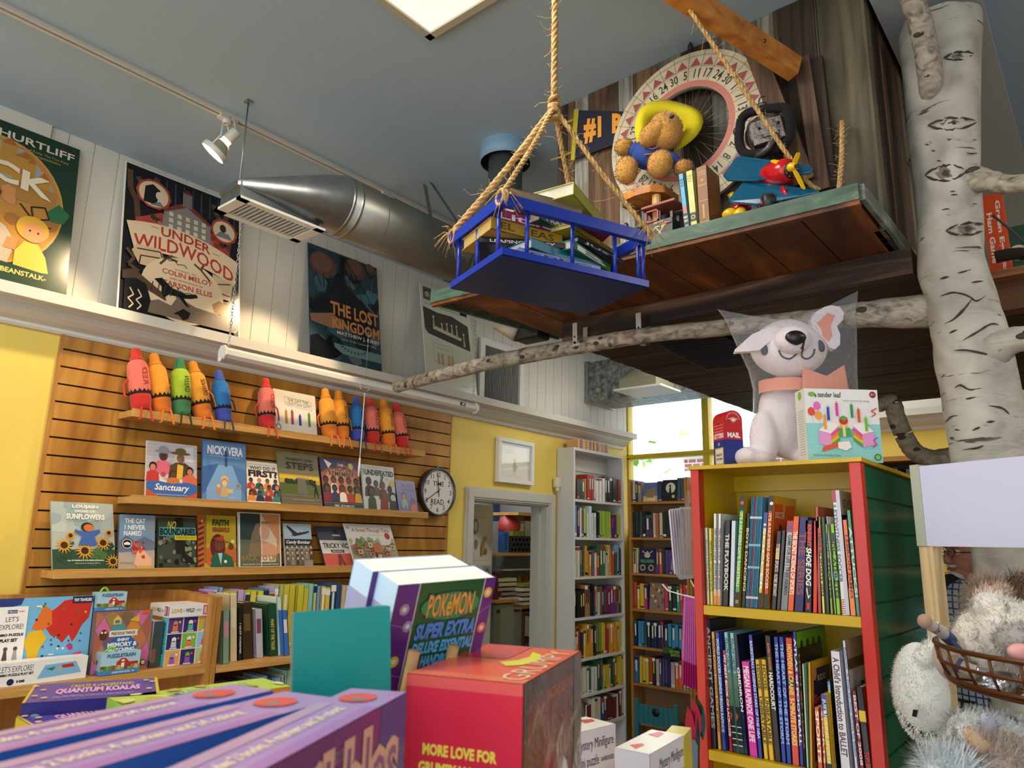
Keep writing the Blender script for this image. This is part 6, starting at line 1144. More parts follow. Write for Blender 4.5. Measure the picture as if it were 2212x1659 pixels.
exl={4:lambda A:(A.rect(0,0,1,.38,'24302c'),A.poly([(0,.34),(.5,.3),(0,.26)],'b8503c'),[A.rect(0,.06+k*.05,1,.068+k*.05,'d8dcd8',1) for k in range(4)],A.rect(0,.38,1,.66,'4c6c54')),
 6:None,11:lambda A:spine_text(A,'BOWEN + RANSOME','e07c3c',.72,.94,.3,.7,.03),14:lambda A:A.poly([(0,.62),(1,.58),(1,.66),(0,.7)],'2c2024'),15:lambda A:spine_text(A,'FOOTBALL','e85cb0',.5,.68,.15,.85,.03),
 21:lambda A:(A.rect(0,.72,1,1,'2850a8'),A.circ(.5,.78,.3,'e8e0e0'),A.circ(.5,.8,.1,'2c1c1c'),A.rect(0,0,1,.15,'141418')),22:lambda A:(A.rect(.1,.86,.9,.98,'3c9cd8'),A.circ(.5,.83,.3,'e8e8e8'),A.rect(.1,.02,.9,.12,'3c9cd8')),26:lambda A:(A.rect(0,.62,1,.74,'e0c01c'),A.rect(.3,.3,.9,.58,'3c2c3c'))}
exl[5]=exl[4]
for i,b in enumerate(lo):
    r=sbook(b[0],b[1],b[2],b[3],b[4],zB,fB,b[5],b[6],b[7],extra=exl.get(i),v0={4:.67,5:.67,6:.35,11:.4,26:.02}.get(i,.15),v1={6:.72,11:.7,26:.3}.get(i,.95),u0=.15,u1=.85,front={19:.02,20:.02,21:.03,3:.0}.get(i,0),side={15:'6cb81c',11:'201c20',8:'101430',18:'c8981c',9:'e8e0c0',23:'d8d4e0',24:'c4c0b4',26:'b02c30'}.get(i),dep={15:.22,24:.2,18:.15}.get(i,.17))
    if i in (15,18,24,8,6):
        t_,a,U,W,D=r; mb=MB(); A=Art(mb,a+U+V(.0004,0,0),D,W,X_)
        if i==15: A.rect(0,0,1,1,'6cb81c'); [A.person(.15+k*.2,.76,.17,'2c2c2c',['c83c3c','f0f0f0','2c5ca8','3c2c2c'][k%4],'2c1c1c',w=.04) for k in range(4)]; A.rect(0,0,1,.72,'4c3c24')
        elif i==18: A.rect(0,0,1,1,'d0a018'); A.rect(.1,.05,.95,.93,'1c1c4c'); A.circ(.16,.88,.1,'e0803c'); A.text('Gymnastics',.12,.55,.9,.68,'d84c4c',.04); A.text('KIDS',.3,.8,.7,.86,'e0d8b0',.02)
        elif i==24: A.rect(0,0,1,1,'c4c4cc'); A.rect(0,.86,1,1,'b0a890'); A.rect(0,.78,1,.86,'5c4c38'); A.circ(.5,.6,.26,'e8e8ec'); A.circ(.5,.6,.1,'1c1c3c'); A.poly([(.1,.2),(.9,.5),(.9,.4),(.2,.1)],'b02c3c')
        elif i==8: A.rect(0,0,1,1,'10142c'); A.poly([(.5,.7),(.56,.8),(.62,.7),(.7,.66),(.6,.6),(.56,.5),(.5,.6),(.4,.66)],'b8c0e0')
        else: A.rect(0,0,1,1,'141c34'); A.circ(.75,.55,.14,'6c5c44',ry=.12)
        mb.build('front_print',cov[t_.name])
# sign cards and pencil-case racks at the unit's left side
t=thing('brochure_holder','clear plastic holder with white booklets on the left side of the display unit','holder',PD(1480,1240,2.15)); t.location=V(-.975,1.93,1.45)
def pdq(x,y,d=2.12): return PD(x,y,d)
mb=MB(); q=[pdq(1474,1100),pdq(1500,1100),pdq(1512,1248),pdq(1468,1252),pdq(1455,1235)]; mb.add(q+[p+CF*.04 for p in q],[(0,1,2,3,4),(5,6,7,8,9),(0,1,6,5),(2,3,8,7),(3,4,9,8)],clear('clear_plastic','c8d0dc',.22,.1)); mb.add([pdq(1484,1058),pdq(1492,1060),pdq(1502,1170),pdq(1474,1170)],[(0,1,2,3)],clear('clear_plastic','c8d0dc',.22,.1)); mb.build('pocket',t)
for k in range(5):
    a=pdq(1444+k*5.5,1103-k*.6,2.13+.012*k);b=pdq(1456+k*5.5,1240+k*2,2.13+.012*k); W=a-b; U=CR*.012+CF*.03; mb=MB(); mb.obox(b,U,W,CR*.004+CF*-.002,flat('d4d2e4',.5)); props(mb.build('booklet'),'white booklet, %s from the left in the clear holder'%ORD[k],'booklet','booklets in the clear holder')
t=thing('peg_hook','white wire display hook pointing out beside the display unit','hook',PD(1500,1290,2.1)); mb=MB(); mb.tube([PD(1431,1262,2.2),PD(1443,1276,2.18),PD(1470,1284,2.12),PD(1512,1294,2.02)],.002,flat('e4e4e4',.3),6); mb.tube([PD(1492,1254,2.1),PD(1502,1272,2.06)],.0018,flat('e4e4e4',.3),6); mb.build('wire',t)
for k in range(7):
    xt=1482+k*3.6; xb=1476+k*5.3; d=2.10-.012*k; a=PD(xb,1480+k*2,d); b=PD(xt,1291+k,d); W=b-a; U=CR*.0085+CF*.004; Nn=CF*.03
    t=thing('pink_pouch','pink and magenta hanging pouch, %s of seven from the left by the display unit'%ORD[k],'pouch',a,'hanging pink pouches')
    mb=MB(); mb.obox(a+W*.27,U,W*.73,Nn,flat('d070c0',.5)); mb.obox(a+W*.27-CF*.001,U*.25,W*.73,CF*.001,flat('a84898',.5)); mb.build('upper',t); mb=MB(); mb.obox(a,U,W*.27,Nn,flat('b01c74',.45)); mb.obox(a-CF*.001,U*.25,W*.27,CF*.001,flat('7c1454',.45)); mb.build('lower_band',t)
for k,(x0,x1,y0,y1,c) in enumerate(((1486,1506,1545,1659,'b02040'),(1503,1513,1528,1600,'b02040'))):
    a=PD(x0,y1,1.75);b=PD(x1,y0,1.75); mb=MB(); pts=[(math.sin(PI*i/8)*.5,i/8) for i in range(9)]+[(-math.sin(PI*i/8)*.35,i/8) for i in range(8,-1,-1)]; H=(PD((x0+x1)/2,y0,1.75)-PD((x0+x1)/2,y1,1.75)); mb.prism(pts,PD((x0+x1)/2,y1,1.75),CR*(.02),H,CF*.05,flat(c,.4)); mb.prism([(u*.7+.45,v) for u,v in pts],PD((x0+x1)/2,y1,1.75)+CR*.004,CR*.018,H*1.02,CF*.05,flat('14504c',.4)); props(mb.build('curled_notebook'),['curled red and teal notebook cover at the lower left of the display unit','smaller curled red and teal notebook cover beside the red post'][k],'notebook')
mb=MB(); a=PD(1478,1659,1.7); mb.obox(PD(1476,1680,1.7),CR*.034,CU*.075,CF*.03,flat('6c7c88',.4)); props(mb.build('grey_box'),'grey-blue small carton at the lower left corner of the display unit','box')
# ---------------------------------------------------------------- on top of the unit
UT=1.916
# tin mailbox
a=PZ(1568,1011,UT); dep_=(a-EYE).dot(CF); 
O=PD(1568,1013,2.02); O.z=UT; R_=math.radians(57.5-40+6); ang=math.radians(54)
U=V(math.cos(ang),math.sin(ang),0); D=V(-math.sin(ang),math.cos(ang),0); mw=.058;md=.062;hb=.079;ht=.163
t=thing('toy_mailbox','small red and blue tin mailbox at the left end of the unit top','mailbox',O+U*mw/2+D*md/2)
prof_=[(0,hb+.0),(0,.128)]+[( .5-.5*math.cos(PI*k/14),0) for k in range(0)]
arch=[(0,hb)]+[(mw/2-mw/2*math.cos(PI*k/16),ht-mw/2*.95+mw/2*.95*math.sin(PI*k/16)) for k in range(17)]+[(mw,hb)]
mb=MB(); mb.prism(arch,O,U,Z_,D*md,flat('b81c24',.3)); A=Art(mb,O+V(0,0,hb),U*mw,V(0,0,ht-hb),-D,r=.3); A.text('MAIL',.16,.06,.86,.24,'e4e0e0',.05)
for k,ch in enumerate('SPECIALDELIVERY'):
    th=PI*(.93-.86*k/14); A.text(ch,.5+.36*math.cos(th)-.025,.62+.30*math.sin(th)-.03,.5+.36*math.cos(th)+.025,.62+.30*math.sin(th)+.03,'e0a8a8',.02,keep=1)
A.l+=1; A.circ(.5,.66,.15,'c84c4c',ry=.11); A.poly([(.2,.7),(.45,.64),(.5,.56),(.55,.64),(.8,.7),(.5,.76)],'d89c90'); A.rect(.42,.62,.62,.7,'e4dcdc')
A=Art(mb,O+D*md+V(0,0,hb),-D*md,V(0,0,.05),-U,r=.3); [A.line([(.1,.5+k*.17),(.9,.5+k*.17)],.03,'d89c90',1) for k in range(3)]; A.l+=1; A.text('LETTERS',.08,.1,.92,.38,'e4d8d8',.04); A.poly([(.42,.98),(.6,.98),(.5,.8)],'5c1418'); mb.build('red_hood',t)
mb=MB(); mb.obox(O,U*mw,V(0,0,hb),D*md,flat('1c2c7c',.3)); A=Art(mb,O+D*md,-D*md,V(0,0,hb),-U,r=.3); A.rect(.12,.1,.86,.72,'c9a05c'); A.rect(.2,.15,.8,.67,'ddd4c4'); A.text('MAILBOX',.25,.42,.75,.52,'2c2424',.03); A.text('NOTECARDS',.25,.28,.75,.36,'2c2424',.03); A.circ(.5,.85,.08,'8c94b8'); mb.build('blue_body',t)
# cake toy carton
O=V(-.603,1.90,UT); ang=math.radians(40.7); U=V(math.cos(ang),math.sin(ang),0)*.192; D=V(-math.sin(ang),math.cos(ang),0)
def a_cake(A):
    A.rect(0,0,1,1,'e0dedc'); A.rect(0,0,1,.52,'8ccac8'); 
    for i in range(22):
        for j in range(11): A.circ(.02+i*.045+(.022 if j%2 else 0),.02+j*.046,.005,'c4e4e0',n=6,keep=1)
    A.l+=1; A.text('tender leaf',.18,.88,.5,.955,'3c3c38',.02); A.circ(.1,.92,.05,'7cac3c',ry=.035); A.poly([(.13,.95),(.17,.9),(.15,.87)],'2c5c5c'); A.text('love wood & play',.52,.82,.88,.855,'8c8884',.0); A.circ(.93,.93,.045,'8c2c2c'); A.text('3+',.905,.92,.955,.945,'e8dcdc',.02)
    for u,v,c in ((.08,.68,'d8503c'),(.16,.76,'d86cb4'),(.17,.63,'e89c4c')): A.circ(u,v,.05,c,ry=.06); A.line([(u,v-.06),(u+.02,v-.16)],.003,'9c9c98')
    A.poly([(.28,.5),(.5,.42),(.8,.5),(.62,.6),(.4,.6)],'e8d8d8'); A.poly([(.28,.5),(.5,.42),(.5,.36),(.28,.45)],'d04ca0')
    def slice_(u,s):
        A.poly([(u,.24),(u+.16*s,.2),(u+.27*s,.32),(u+.27*s,.48),(u+.13*s,.5),(u,.42)],'dc94c8'); 
        for k,c in enumerate(('4c9c3c','d8b43c','e07c3c','d84c94')): A.poly([(u+.16*s,.2+k*.045),(u+.28*s,.29+k*.045),(u+.28*s,.335+k*.045),(u+.16*s,.245+k*.045)],c)
        A.poly([(u,.42),(u+.16*s,.38),(u+.28*s,.5),(u+.13*s,.54)],'ece4dc')
    slice_(.16,1); slice_(.9,-1)
    A.poly([(.42,.34),(.6,.34),(.58,.46),(.44,.46)],'4c9c4c'); A.poly([(.43,.46),(.57,.46),(.54,.52),(.46,.52)],'d8b43c'); A.rect(.48,.34,.52,.5,'e0c8a0'); A.circ(.5,.56,.06,'c4302c',ry=.055); A.poly([(.44,.6),(.5,.63),(.56,.6),(.5,.55)],'5c9c3c')
    for u,v,c in ((.25,.44,'e89c2c'),(.3,.56,'2c4cb0'),(.42,.62,'d8389c'),(.62,.6,'2c8c4c'),(.71,.54,'d8502c'),(.8,.42,'6cb82c')): A.rect(u-.018,v,u+.018,v+.18,c); A.poly([(u-.018,v+.18),(u+.018,v+.18),(u,v+.215)],'c9a878')
    A.poly([(.18,.13),(.4,.2),(.4,.26),(.2,.2)],'d85038'); A.poly([(.4,.18),(.5,.15),(.58,.2),(.55,.28),(.4,.26)],'ece0d8'); A.text('Rainbow Birthday Cake',.06,.06,.42,.1,'5c6c6c',.0); A.circ(.92,.07,.045,'3c6c34'); A.circ(.92,.07,.03,'8cbc5c')
    for pts in ([(.88,.62),(.94,.66),(.88,.7),(.96,.74)],[(.86,.2),(.92,.24),(.88,.3),(.94,.34)]): A.line(pts,.015,'c83c8c' if pts[0][1]<.5 else 'c8402c')
    rd=random.Random(3)
    for k in range(46): u=rd.uniform(.2,.95);v=rd.uniform(.6,.82); A.rect(u,v,u+.008,v+.006,'9c9c98',keep=1)
boxart('white and aqua toy cake carton standing on the unit before the bagged plush dog',O,U,V(0,0,.19),.058,'e0dedc',a_cake,side='c9c6bc',name='toy_carton',leftart=lambda A:(A.rect(0,0,1,1,'d4d0c8'),A.circ(.5,.92,.2,'7cac3c'),[A.rect(.2,.1+k*.035,.8,.112+k*.035,'a8a49c',1) for k in range(18)]))
# ---------------------------------------------------------------- plush dog in a clear bag on the unit
def smooth_pts(pts,n=6):
    out=[]; P=[V3(p) for p in pts]
    for i in range(len(P)-1):
        p0=P[max(i-1,0)];p1=P[i];p2=P[i+1];p3=P[min(i+2,len(P)-1)]
        for k in range(n):
            s=k/n; out.append(.5*((2*p1)+(p2-p0)*s+(2*p0-5*p1+4*p2-p3)*s*s+(-p0+3*p1-3*p2+p3)*s**3))
    out.append(P[-1]); return out
PLW=flat('dcd0d4',.9,sheen=.5,bump=.3,bscale=120,var=.05,vs=20); PLP=flat('dc8c74',.9,sheen=.4,bump=.2,bscale=100); BK=flat('1a1a1e',.6)
dg=2.03; S=dg/F   # metres per photo pixel at the dog
gr=V(CR.x,CR.y,0).normalized(); gf=V(CF.x,CF.y,0).normalized()   # the dog faces the aisle
def dp(x,y,b=0): # point on the dog, b metres behind its front plane
    return PD(x,y,dg+b)
base=dp(1690,1000,.05); t=thing('plush_dog','large white plush dog with pink bow and lilac shade, wrapped in a clear bag','soft toy',V(base.x,base.y,UT))
Mf=Matrix((gr,gf,Z_)).transposed()
mb=MB()
mb.ell(dp(1700,900,.06),(.082,.055,.125),PLW,R=Mf,nu=24,nv=16)
for x in (1640,1740): 
    mb.ell(dp(x+10,950,.02),(.04,.038,.085),PLW,R=Mf,nu=18,nv=12)
    mb.ell(dp(x+(-5 if x<1700 else 5),993,.0),(.042,.05,.026),PLW,R=Mf,nu=18,nv=12)
mb.ell(dp(1612,988,.0),(.032,.05,.028),PLW,R=Mf,nu=18,nv=12)
o=mb.build('body',t); md_=o.modifiers.new('remesh','REMESH'); md_.mode='VOXEL'; md_.voxel_size=.006; md_.use_smooth_shade=True; ms=o.modifiers.new('smooth','SMOOTH'); ms.iterations=8
# head: broad, muzzle tipped up so that the nose sits at the top centre
mb=MB(); hc=dp(1703,752,.05); mb.ell(hc,(.108,.075,.085),PLW,R=Mf,nu=28,nv=18,fn=lambda d:1-.12*max(0,d.z)*abs(d.x)); mb.ell(dp(1712,735,-.02),(.05,.045,.04),PLW,R=Mf,nu=18,nv=12); mb.build('head',t)
mb=MB(); mb.ell(dp(1719,730,-.06),(.029,.014,.021),flat('16161a',.35),R=Mf,nu=18,nv=12,fn=lambda d:1-.25*max(0,-d.z)*abs(d.x)); mb.build('nose',t)
for x,y,r_ in ((1653,754,.25),(1770,749,-.25)):
    p=dp(x,y,.0); # push to head surface
    v=p-hc; q=V(v.dot(gr)/.108,0,v.z/.085); dy=math.sqrt(max(.0,1-q.x**2-q.z**2))*.075; p=hc+gr*v.dot(gr)+V(0,0,v.z)-gf*dy; mb=MB(); mb.ell(p,(.011,.006,.018),BK,R=Mf@Matrix.Rotation(r_,3,'Y'),nu=14,nv=10); mb.build('eye',t)
mb=MB()
def onhead(x,y,off=.002):
    v=dp(x,y,.0)-hc; q=V(v.dot(gr)/.108,0,v.z/.085); dy=math.sqrt(max(.0,1-q.x**2-q.z**2))*.075; a=hc+gr*v.dot(gr)+V(0,0,v.z)-gf*(dy+off)
    v2=dp(x,y,0)-dp(1712,735,-.02); q2=(v2.dot(gr)/.05)**2+(v2.z/.04)**2
    if q2<1:
        b=dp(1712,735,-.02)+gr*v2.dot(gr)+V(0,0,v2.z)-gf*(math.sqrt(1-q2)*.045+off)
        if (b-hc).dot(-gf)>(a-hc).dot(-gf): a=b
    return a
mb.tube([onhead(*q) for q in ((1717,742),(1717,752),(1716,760))],.0028,BK,6)
mb.tube(smooth_pts([onhead(*q) for q in ((1677,760),(1684,773),(1698,779),(1710,772),(1716,760),(1724,774),(1738,779),(1750,770),(1753,758))],4),.0026,BK,6); mb.build('mouth',t)
mb=MB() # folded left ear
e=[(1690,710),(1660,706),(1625,722),(1592,752),(1588,762),(1615,760),(1640,757),(1672,728),(1692,722)]
mb.prism([((x-1640)*S,-(y-735)*S) for x,y in e],dp(1640,735,-.005),gr,Z_,gf*.022,PLW); o=mb.build('folded_ear',t,bev=.008); o.modifiers['bevel'].segments=3
for p in o.data.polygons: p.use_smooth=True
mb=MB() # upright right ear with pink lining
e=[(1757,712),(1752,690),(1765,672),(1785,660),(1800,656),(1818,660),(1826,672),(1822,690),(1808,704),(1814,722),(1812,745),(1800,757),(1788,752),(1780,735)]
mb.prism([((x-1785)*S,-(y-705)*S) for x,y in e],dp(1785,705,.02),gr,Z_,gf*.022,PLW); o=mb.build('upright_ear',t,bev=.008); uear=o; o.modifiers['bevel'].segments=3
mb=MB(); e=[(1765,698),(1790,674),(1806,680),(1794,705),(1797,725),(1788,740),(1776,728),(1774,712)]; mb.prism([((x-1785)*S,-(y-705)*S) for x,y in e],dp(1785,705,.0185),gr,Z_,gf*.002,PLP); mb.build('ear_lining',uear)
mb=MB(); n=28; vs=[]
for k in range(n):
    a=2*PI*k/n
    for zz in (.018,-.018): vs.append(dp(1703,838,.055)+gr*math.cos(a)*.083+gf*math.sin(a)*.062+V(0,0,zz))
mb.add(vs,[(2*k,2*k+1,(2*k+3)%(2*n),(2*k+2)%(2*n)) for k in range(n)],PLP,True); mb.build('collar',t)
mb=MB(); e=[(1738,795),(1787,812),(1826,787),(1832,850),(1780,846),(1736,848)]; mb.prism([((x-1785)*S,-(y-820)*S) for x,y in e],dp(1785,820,-.02),gr,Z_,gf*.012,PLP); mb.build('bow',t,bev=.003)
# the clear bag around it
cols=[((1550,1853),640,-.0),((1566,1850),690,.0),((1590,1852),745,.0),((1616,1852),800,0),((1626,1854),840,0),((1627,1855),880,0),((1622,1856),930,0),((1602,1856),970,0),((1580,1856),1003,0)]
rd=random.Random(12); mb=MB(); n=36; vs=[]
tops={0:None}
for j,((xl,xr),y,_) in enumerate(cols):
    for k in range(n):
        a=2*PI*k/n; c_,s_=math.cos(a),math.sin(a); xm=(xl+xr)/2; hw=(xr-xl)/2; yy=y
        if j==0: yy=668+ (c_<0)*0 - 40*max(0,c_) + 25*(1-abs(c_)) ; dpth=.012
        else: dpth=[0,.045,.09,.115,.115,.11,.10,.10,.10][j]
        x=xm+hw*(abs(c_)**.8)*(1 if c_>0 else -1); wob=rd.uniform(-.004,.004) if j else 0
        vs.append(PD(x,yy,dg+.05+(dpth+wob)*s_))
m_=len(cols); mb.add(vs,[(j*n+k,j*n+(k+1)%n,(j+1)*n+(k+1)%n,(j+1)*n+k) for j in range(m_-1) for k in range(n)],clear('plastic_bag','f0f2fa',.045,.14,.9,11),True); o=mb.build('clear_bag',t)
for v in o.data.vertices:
    if v.co.z<.001: v.co.z=.001
# ---------------------------------------------------------------- treehouse platform and cabin
BARN=[grain('barn_grey',[(.3,'3c3830'),(.5,'6c675c'),(.7,'948e80')],(30,30,2.2),.8,.5,patch=('4a4238',6,.55,.7)),grain('barn_brown',[(.3,'33241a'),(.55,'5e452f'),(.75,'7c6044')],(30,30,2.2),.75,.4,patch=('2c2018',5,.55,.72)),
 grain('barn_dark',[(.3,'1c140e'),(.55,'3a2c20'),(.75,'564536')],(30,30,2.2),.8,.5),grain('barn_silver',[(.3,'56544c'),(.5,'8c8a80'),(.7,'b0aea2')],(34,34,2.2),.85,.5,patch=('6c6254',8,.5,.7)),grain('barn_olive',[(.3,'3c3626'),(.5,'5c5440'),(.75,'74694e')],(14,14,1.4),.7,.3,patch=('332c22',3,.5,.75))]
STAIN=grain('stained_boards',[(.3,'3a1c0a'),(.5,'6c3c1a'),(.75,'9a5c2a')],(10,2,10),.6,.3,patch=('4a2810',3,.5,.75)); DKST=grain('dark_stained_boards',[(.35,'140c08'),(.5,'2e1c12'),(.62,'4c3222'),(.8,'7c6250')],(1.6,26,20),.65,.5,detail=8)
GEDGE=grain('worn_green_paint',[(.3,'33493c'),(.55,'476050'),(.75,'5c7560')],(8,30,30),.5,.3,patch=('8a7a58',9,.66,.7))
PT=2.57
FLp,L2,BRp,FRp=[PZ(*q,2.53) for q in ((934,656),(1208,733),(1985,590),(1858,433))]
t=thing('treehouse_platform','worn green-edged wooden porch platform of the ceiling treehouse, brown boards underneath','platform',V(-1.1,2.05,2.44))
mb=MB(); poly=[FLp,FRp,BRp,V(BRp.x-.02,2.55,2.53),V(-1.6,2.55,2.53),L2]; mb.prism([(p.x,p.y) for p in poly],V(0,0,2.546),X_,Y_,V(0,0,.024),BARN[1]); mb.build('deck',t)
mb=MB()  # front-to-back boards seen from below
x=-1.86; rd=random.Random(5)
def inpoly(x,y): return True
e0=FLp;e1=FRp
while x<-.41:
    x1=min(x+.145,-.408); f=lambda X:e0.y+(e1.y-e0.y)*(X-e0.x)/(e1.x-e0.x)+.004
    lb=lambda X:(2.5 if X>L2.x else FLp.y+(L2.y-FLp.y)*max(0,(X-FLp.x))/(L2.x-FLp.x))
    a,b=x+.003,x1-.001
    if lb(a)>f(a)+.02 or a>L2.x: mb.add([V(a,f(a),2.53),V(b,f(b),2.53),V(b,min(2.42,max(lb(b),f(b)+.01)) if b<L2.x else 2.42,2.53),V(a,min(2.42,max(lb(a),f(a)+.01)) if a<L2.x else 2.42,2.53)]+[V(a,f(a),2.546),V(b,f(b),2.546),V(b,2.42 if b>=L2.x else max(lb(b),f(b)+.01),2.546),V(a,2.42 if a>=L2.x else max(lb(a),f(a)+.01),2.546)],[(0,1,2,3),(4,5,6,7),(0,1,5,4),(1,2,6,5),(2,3,7,6),(3,0,4,7)],STAIN)
    x=x1
mb.build('underside_boards',t)
mb=MB(); u=(e1-e0); n=V(u.y,-u.x,0).normalized(); mb.obox(e0+V(0,0,.0),u,V(0,0,.042),n*.012,GEDGE); mb.obox(e0+V(0,0,-.012)-n*.01,u,V(0,0,.012),n*.018,STAIN); u2=BRp-FRp; n2=V(u2.y,-u2.x,0).normalized(); mb.obox(FRp,u2,V(0,0,.042),n2*.012,grain('worn_grey_edge',[(.3,'3c4440'),(.5,'5c6862'),(.7,'8a8c80')],(30,8,30),.4,.3)); u3=FLp-L2; n3=V(u3.y,-u3.x,0).normalized(); mb.obox(L2,u3,V(0,0,.04),n3*.012,GEDGE); mb.build('painted_edge',t)
mb=MB(); mb.box((-1.57,2.16,2.45),(-.385,2.42,2.528),DKST); y=2.16  # cabin floor joists and boards
rd=random.Random(9)
mb=MB()
while y<4.13:
    y1=min(y+.085,4.13); z_=2.45+rd.uniform(0,.004); mb.box((-1.57,y+.002,z_),(.62 if y>2.75 else -.37,y1-.002,2.528),DKST); y=y1
mb.build('cabin_floor',t)
mb=MB(); mb.box((-.37,2.68,2.45),(.62,2.75,2.535),grain('fir_fascia',[(.3,'4a2c14'),(.6,'6c4422')],(3,30,30),.6,.3)); mb.box((-.37,2.6,2.535),(.62,2.95,2.56),grain('fir_board',[(.3,'7a4c24'),(.6,'a06c3c')],(3,30,30),.6,.3)); mb.build('right_fascia',t)
mb=MB(); mb.prism([(PZ(*q,2.448).x,PZ(*q,2.448).y) for q in ((1412,738),(1526,797),(1655,762),(1560,722))],V(0,0,2.44),X_,Y_,V(0,0,.009),flat('16181a',.4,metal=.3)); 
a=PZ(1412,738,2.44);b=PZ(1526,797,2.44);c=PZ(1560,722,2.44)
for k in range(16): p=a.lerp(b,(k+.5)/16); mb.obox(p-V(0,0,.004),(c-a),(b-a).normalized()*.006,V(0,0,.004),flat('0a0b0c',.4,metal=.3))
mb.build('underside_grille',t)
# cabin front wall (y=2.0) of upright salvaged planks
CWY=2.0; bx=[PY(x,y,CWY).x for x,y in ((1205,224),(1225,215),(1240,209),(1269,197),(1334,170),(1366,157),(1420,133),(1470,114),(1530,88),(1586,64),(1668,30),(1755,-8))]+[-.525,-.405]
t=thing('cabin_front_wall','treehouse cabin wall of upright salvaged planks in greys and browns, facing the aisle','plank wall',V(-.93,2.01,2.545))
kinds=[2,1,1,3,1,3,1,0,2,0,0,2,4,4]; 
for i in range(len(bx)-1):
    mb=MB(); mb.box((bx[i]+.001,CWY+random.uniform(0,.006),2.572),(bx[i+1]-.001,CWY+.025,3.328),BARN[kinds[i+1 if i else 0]]); mb.build('plank',t)
t=thing('cabin_side_wall','dark brown treehouse side wall of narrow upright boards behind the birch trunk','plank wall',V(-.40,2.3,2.545))
ys=[2.0,2.06,2.10,2.17,2.21,2.28,2.33,2.40,2.47,2.56,2.7]
for i in range(len(ys)-1):
    mb=MB(); mb.box((-.425,ys[i]+.001,2.53),(-.40+random.uniform(0,.004),ys[i+1]-.001,3.328),[BARN[4],BARN[2],BARN[2],BARN[1],BARN[2],BARN[1],BARN[1],BARN[0],BARN[1],BARN[2]][i]); mb.build('plank',t)
mb=MB(); mb.obox(PX(1962,225,-.392),V(0,.05,0),V(0,.03,-.09),V(.02,0,0),grain('fir_block',[(.3,'9a5c28'),(.6,'b87c40')],(30,30,6),.5,.2)); mb.build('wood_block',t)
mb=MB(); 
for k in range(5): p=PX(1965+k*4,345+k*9,-.39); mb.tube([p,p+V(0,.02,.01*(k%2)),p+V(0,.035,-.01)],.004,'5c3c24',6)
mb.build('twig_bundle',t)
# posts, brace and beam
FIR=grain('orange_fir',[(.3,'8c5420'),(.55,'b87632'),(.75,'cc8c44')],(9,9,9),.5,.15,dist=2.5)
p0=PD(1440,-30,1.98);p1=PY(1718,150,1.93); t0=thing('ceiling_beam','orange fir beam running down from the ceiling to the cabin wall','beam',p1)
d=(p1-p0).normalized(); s=V(d.y,-d.x,0).normalized(); u=s.cross(d).normalized(); u=u if u.z>0 else -u; mb=MB(); mb.obox(p0-d*.25-u*.03-s*.02,d*((p1-p0).length+.25),u*.062,s*.04,FIR); mb.ell(PD(1652,88,1.93),(.004,.004,.006),BLK,nu=8,nv=6); mb.build('fir_beam',t0)
mb=MB(); 
def strut(lab,a,b,wd,th,mat):
    mb=MB(); d=(b-a); s=V(0,-1,0); u=d.cross(s).normalized()*wd; mb.obox(a-u/2,d,u,s*th,mat); return props(mb.build('wood_strut'),lab,'strut')
strut('slanting brown brace board from the fir beam down behind the robot doll',PY(1636,118,1.97),PY(1745,400,1.97),.055,.03,BARN[1])
strut('upright weathered post right of the slanting brace',PY(1738,135,1.985),PY(1782,418,1.985),.042,.03,BARN[1])
strut('dark narrow post between the weathered post and the wide grey plank',PY(1768,130,1.992),PY(1800,412,1.992),.03,.02,BARN[2])
# ---------------------------------------------------------------- numbered wheel
WC=V(-.937,1.955,2.999); R=.272; t=thing('game_wheel','large round cream and red numbered game wheel with bicycle spokes in its centre','wheel',V(WC.x,WC.y,WC.z-R))
CRM=flat('b8ab8e',.6,bump=.1,bscale=60,var=.18,vs=14); mb=MB(); n=64; vs=[]
for k in range(n):
    a=2*PI*k/n
    for r_,yy in ((.150,0),(R,0),(R,.012),(.150,.012)): vs.append(WC+V(r_*math.cos(a),yy-.006,r_*math.sin(a)))
mb.add(vs,[(4*k+i,4*((k+1)%n)+i,4*((k+1)%n)+(i+1)%4,4*k+(i+1)%4) for k in range(n) for i in range(4)],CRM)
A=Art(mb,WC+V(-R,-.0062,-R),V(2*R,0,0),V(0,0,2*R),-Y_,r=.55,step=.0002)
pol=lambda r_,a:(.5+r_/(2*R)*math.cos(a),.5+r_/(2*R)*math.sin(a))
for k in range(48): a0=2*PI*k/48;a1=2*PI*(k+1)/48; A.poly([pol(.151,a0),pol(.170,a0),pol(.170,a1),pol(.151,a1)],'b4685c',1)
A.l+=1; N_=30
for k in range(N_):
    a=PI/2+2*PI*(k+.5)/N_; A.line([pol(.171,a),pol(.271,a)],.003,'6c6452',1); A.line([pol(.218,a),pol(.218,a+2*PI/N_)],.003,'6c6452',1); A.line([pol(.256,a),pol(.256,a+2*PI/N_)],.003,'6c6452',1)
    A.poly([pol(.221,a+.02),pol(.249,a+PI/N_),pol(.221,a+2*PI/N_-.02)],'8c3c40',1)
A.l+=1; nums=[5,11,17,24,30,1,7,13,19,25,2,8,14,20,26,3,9,16,21,28,6,12,15,22,27,4,10,16,24,30]
seq={0:'5',1:'11',2:'17',3:'24',4:'30',-1:'30',-2:'24',-3:'16',-4:'10',-5:'4',-6:'27',-7:'21',-8:'15'}
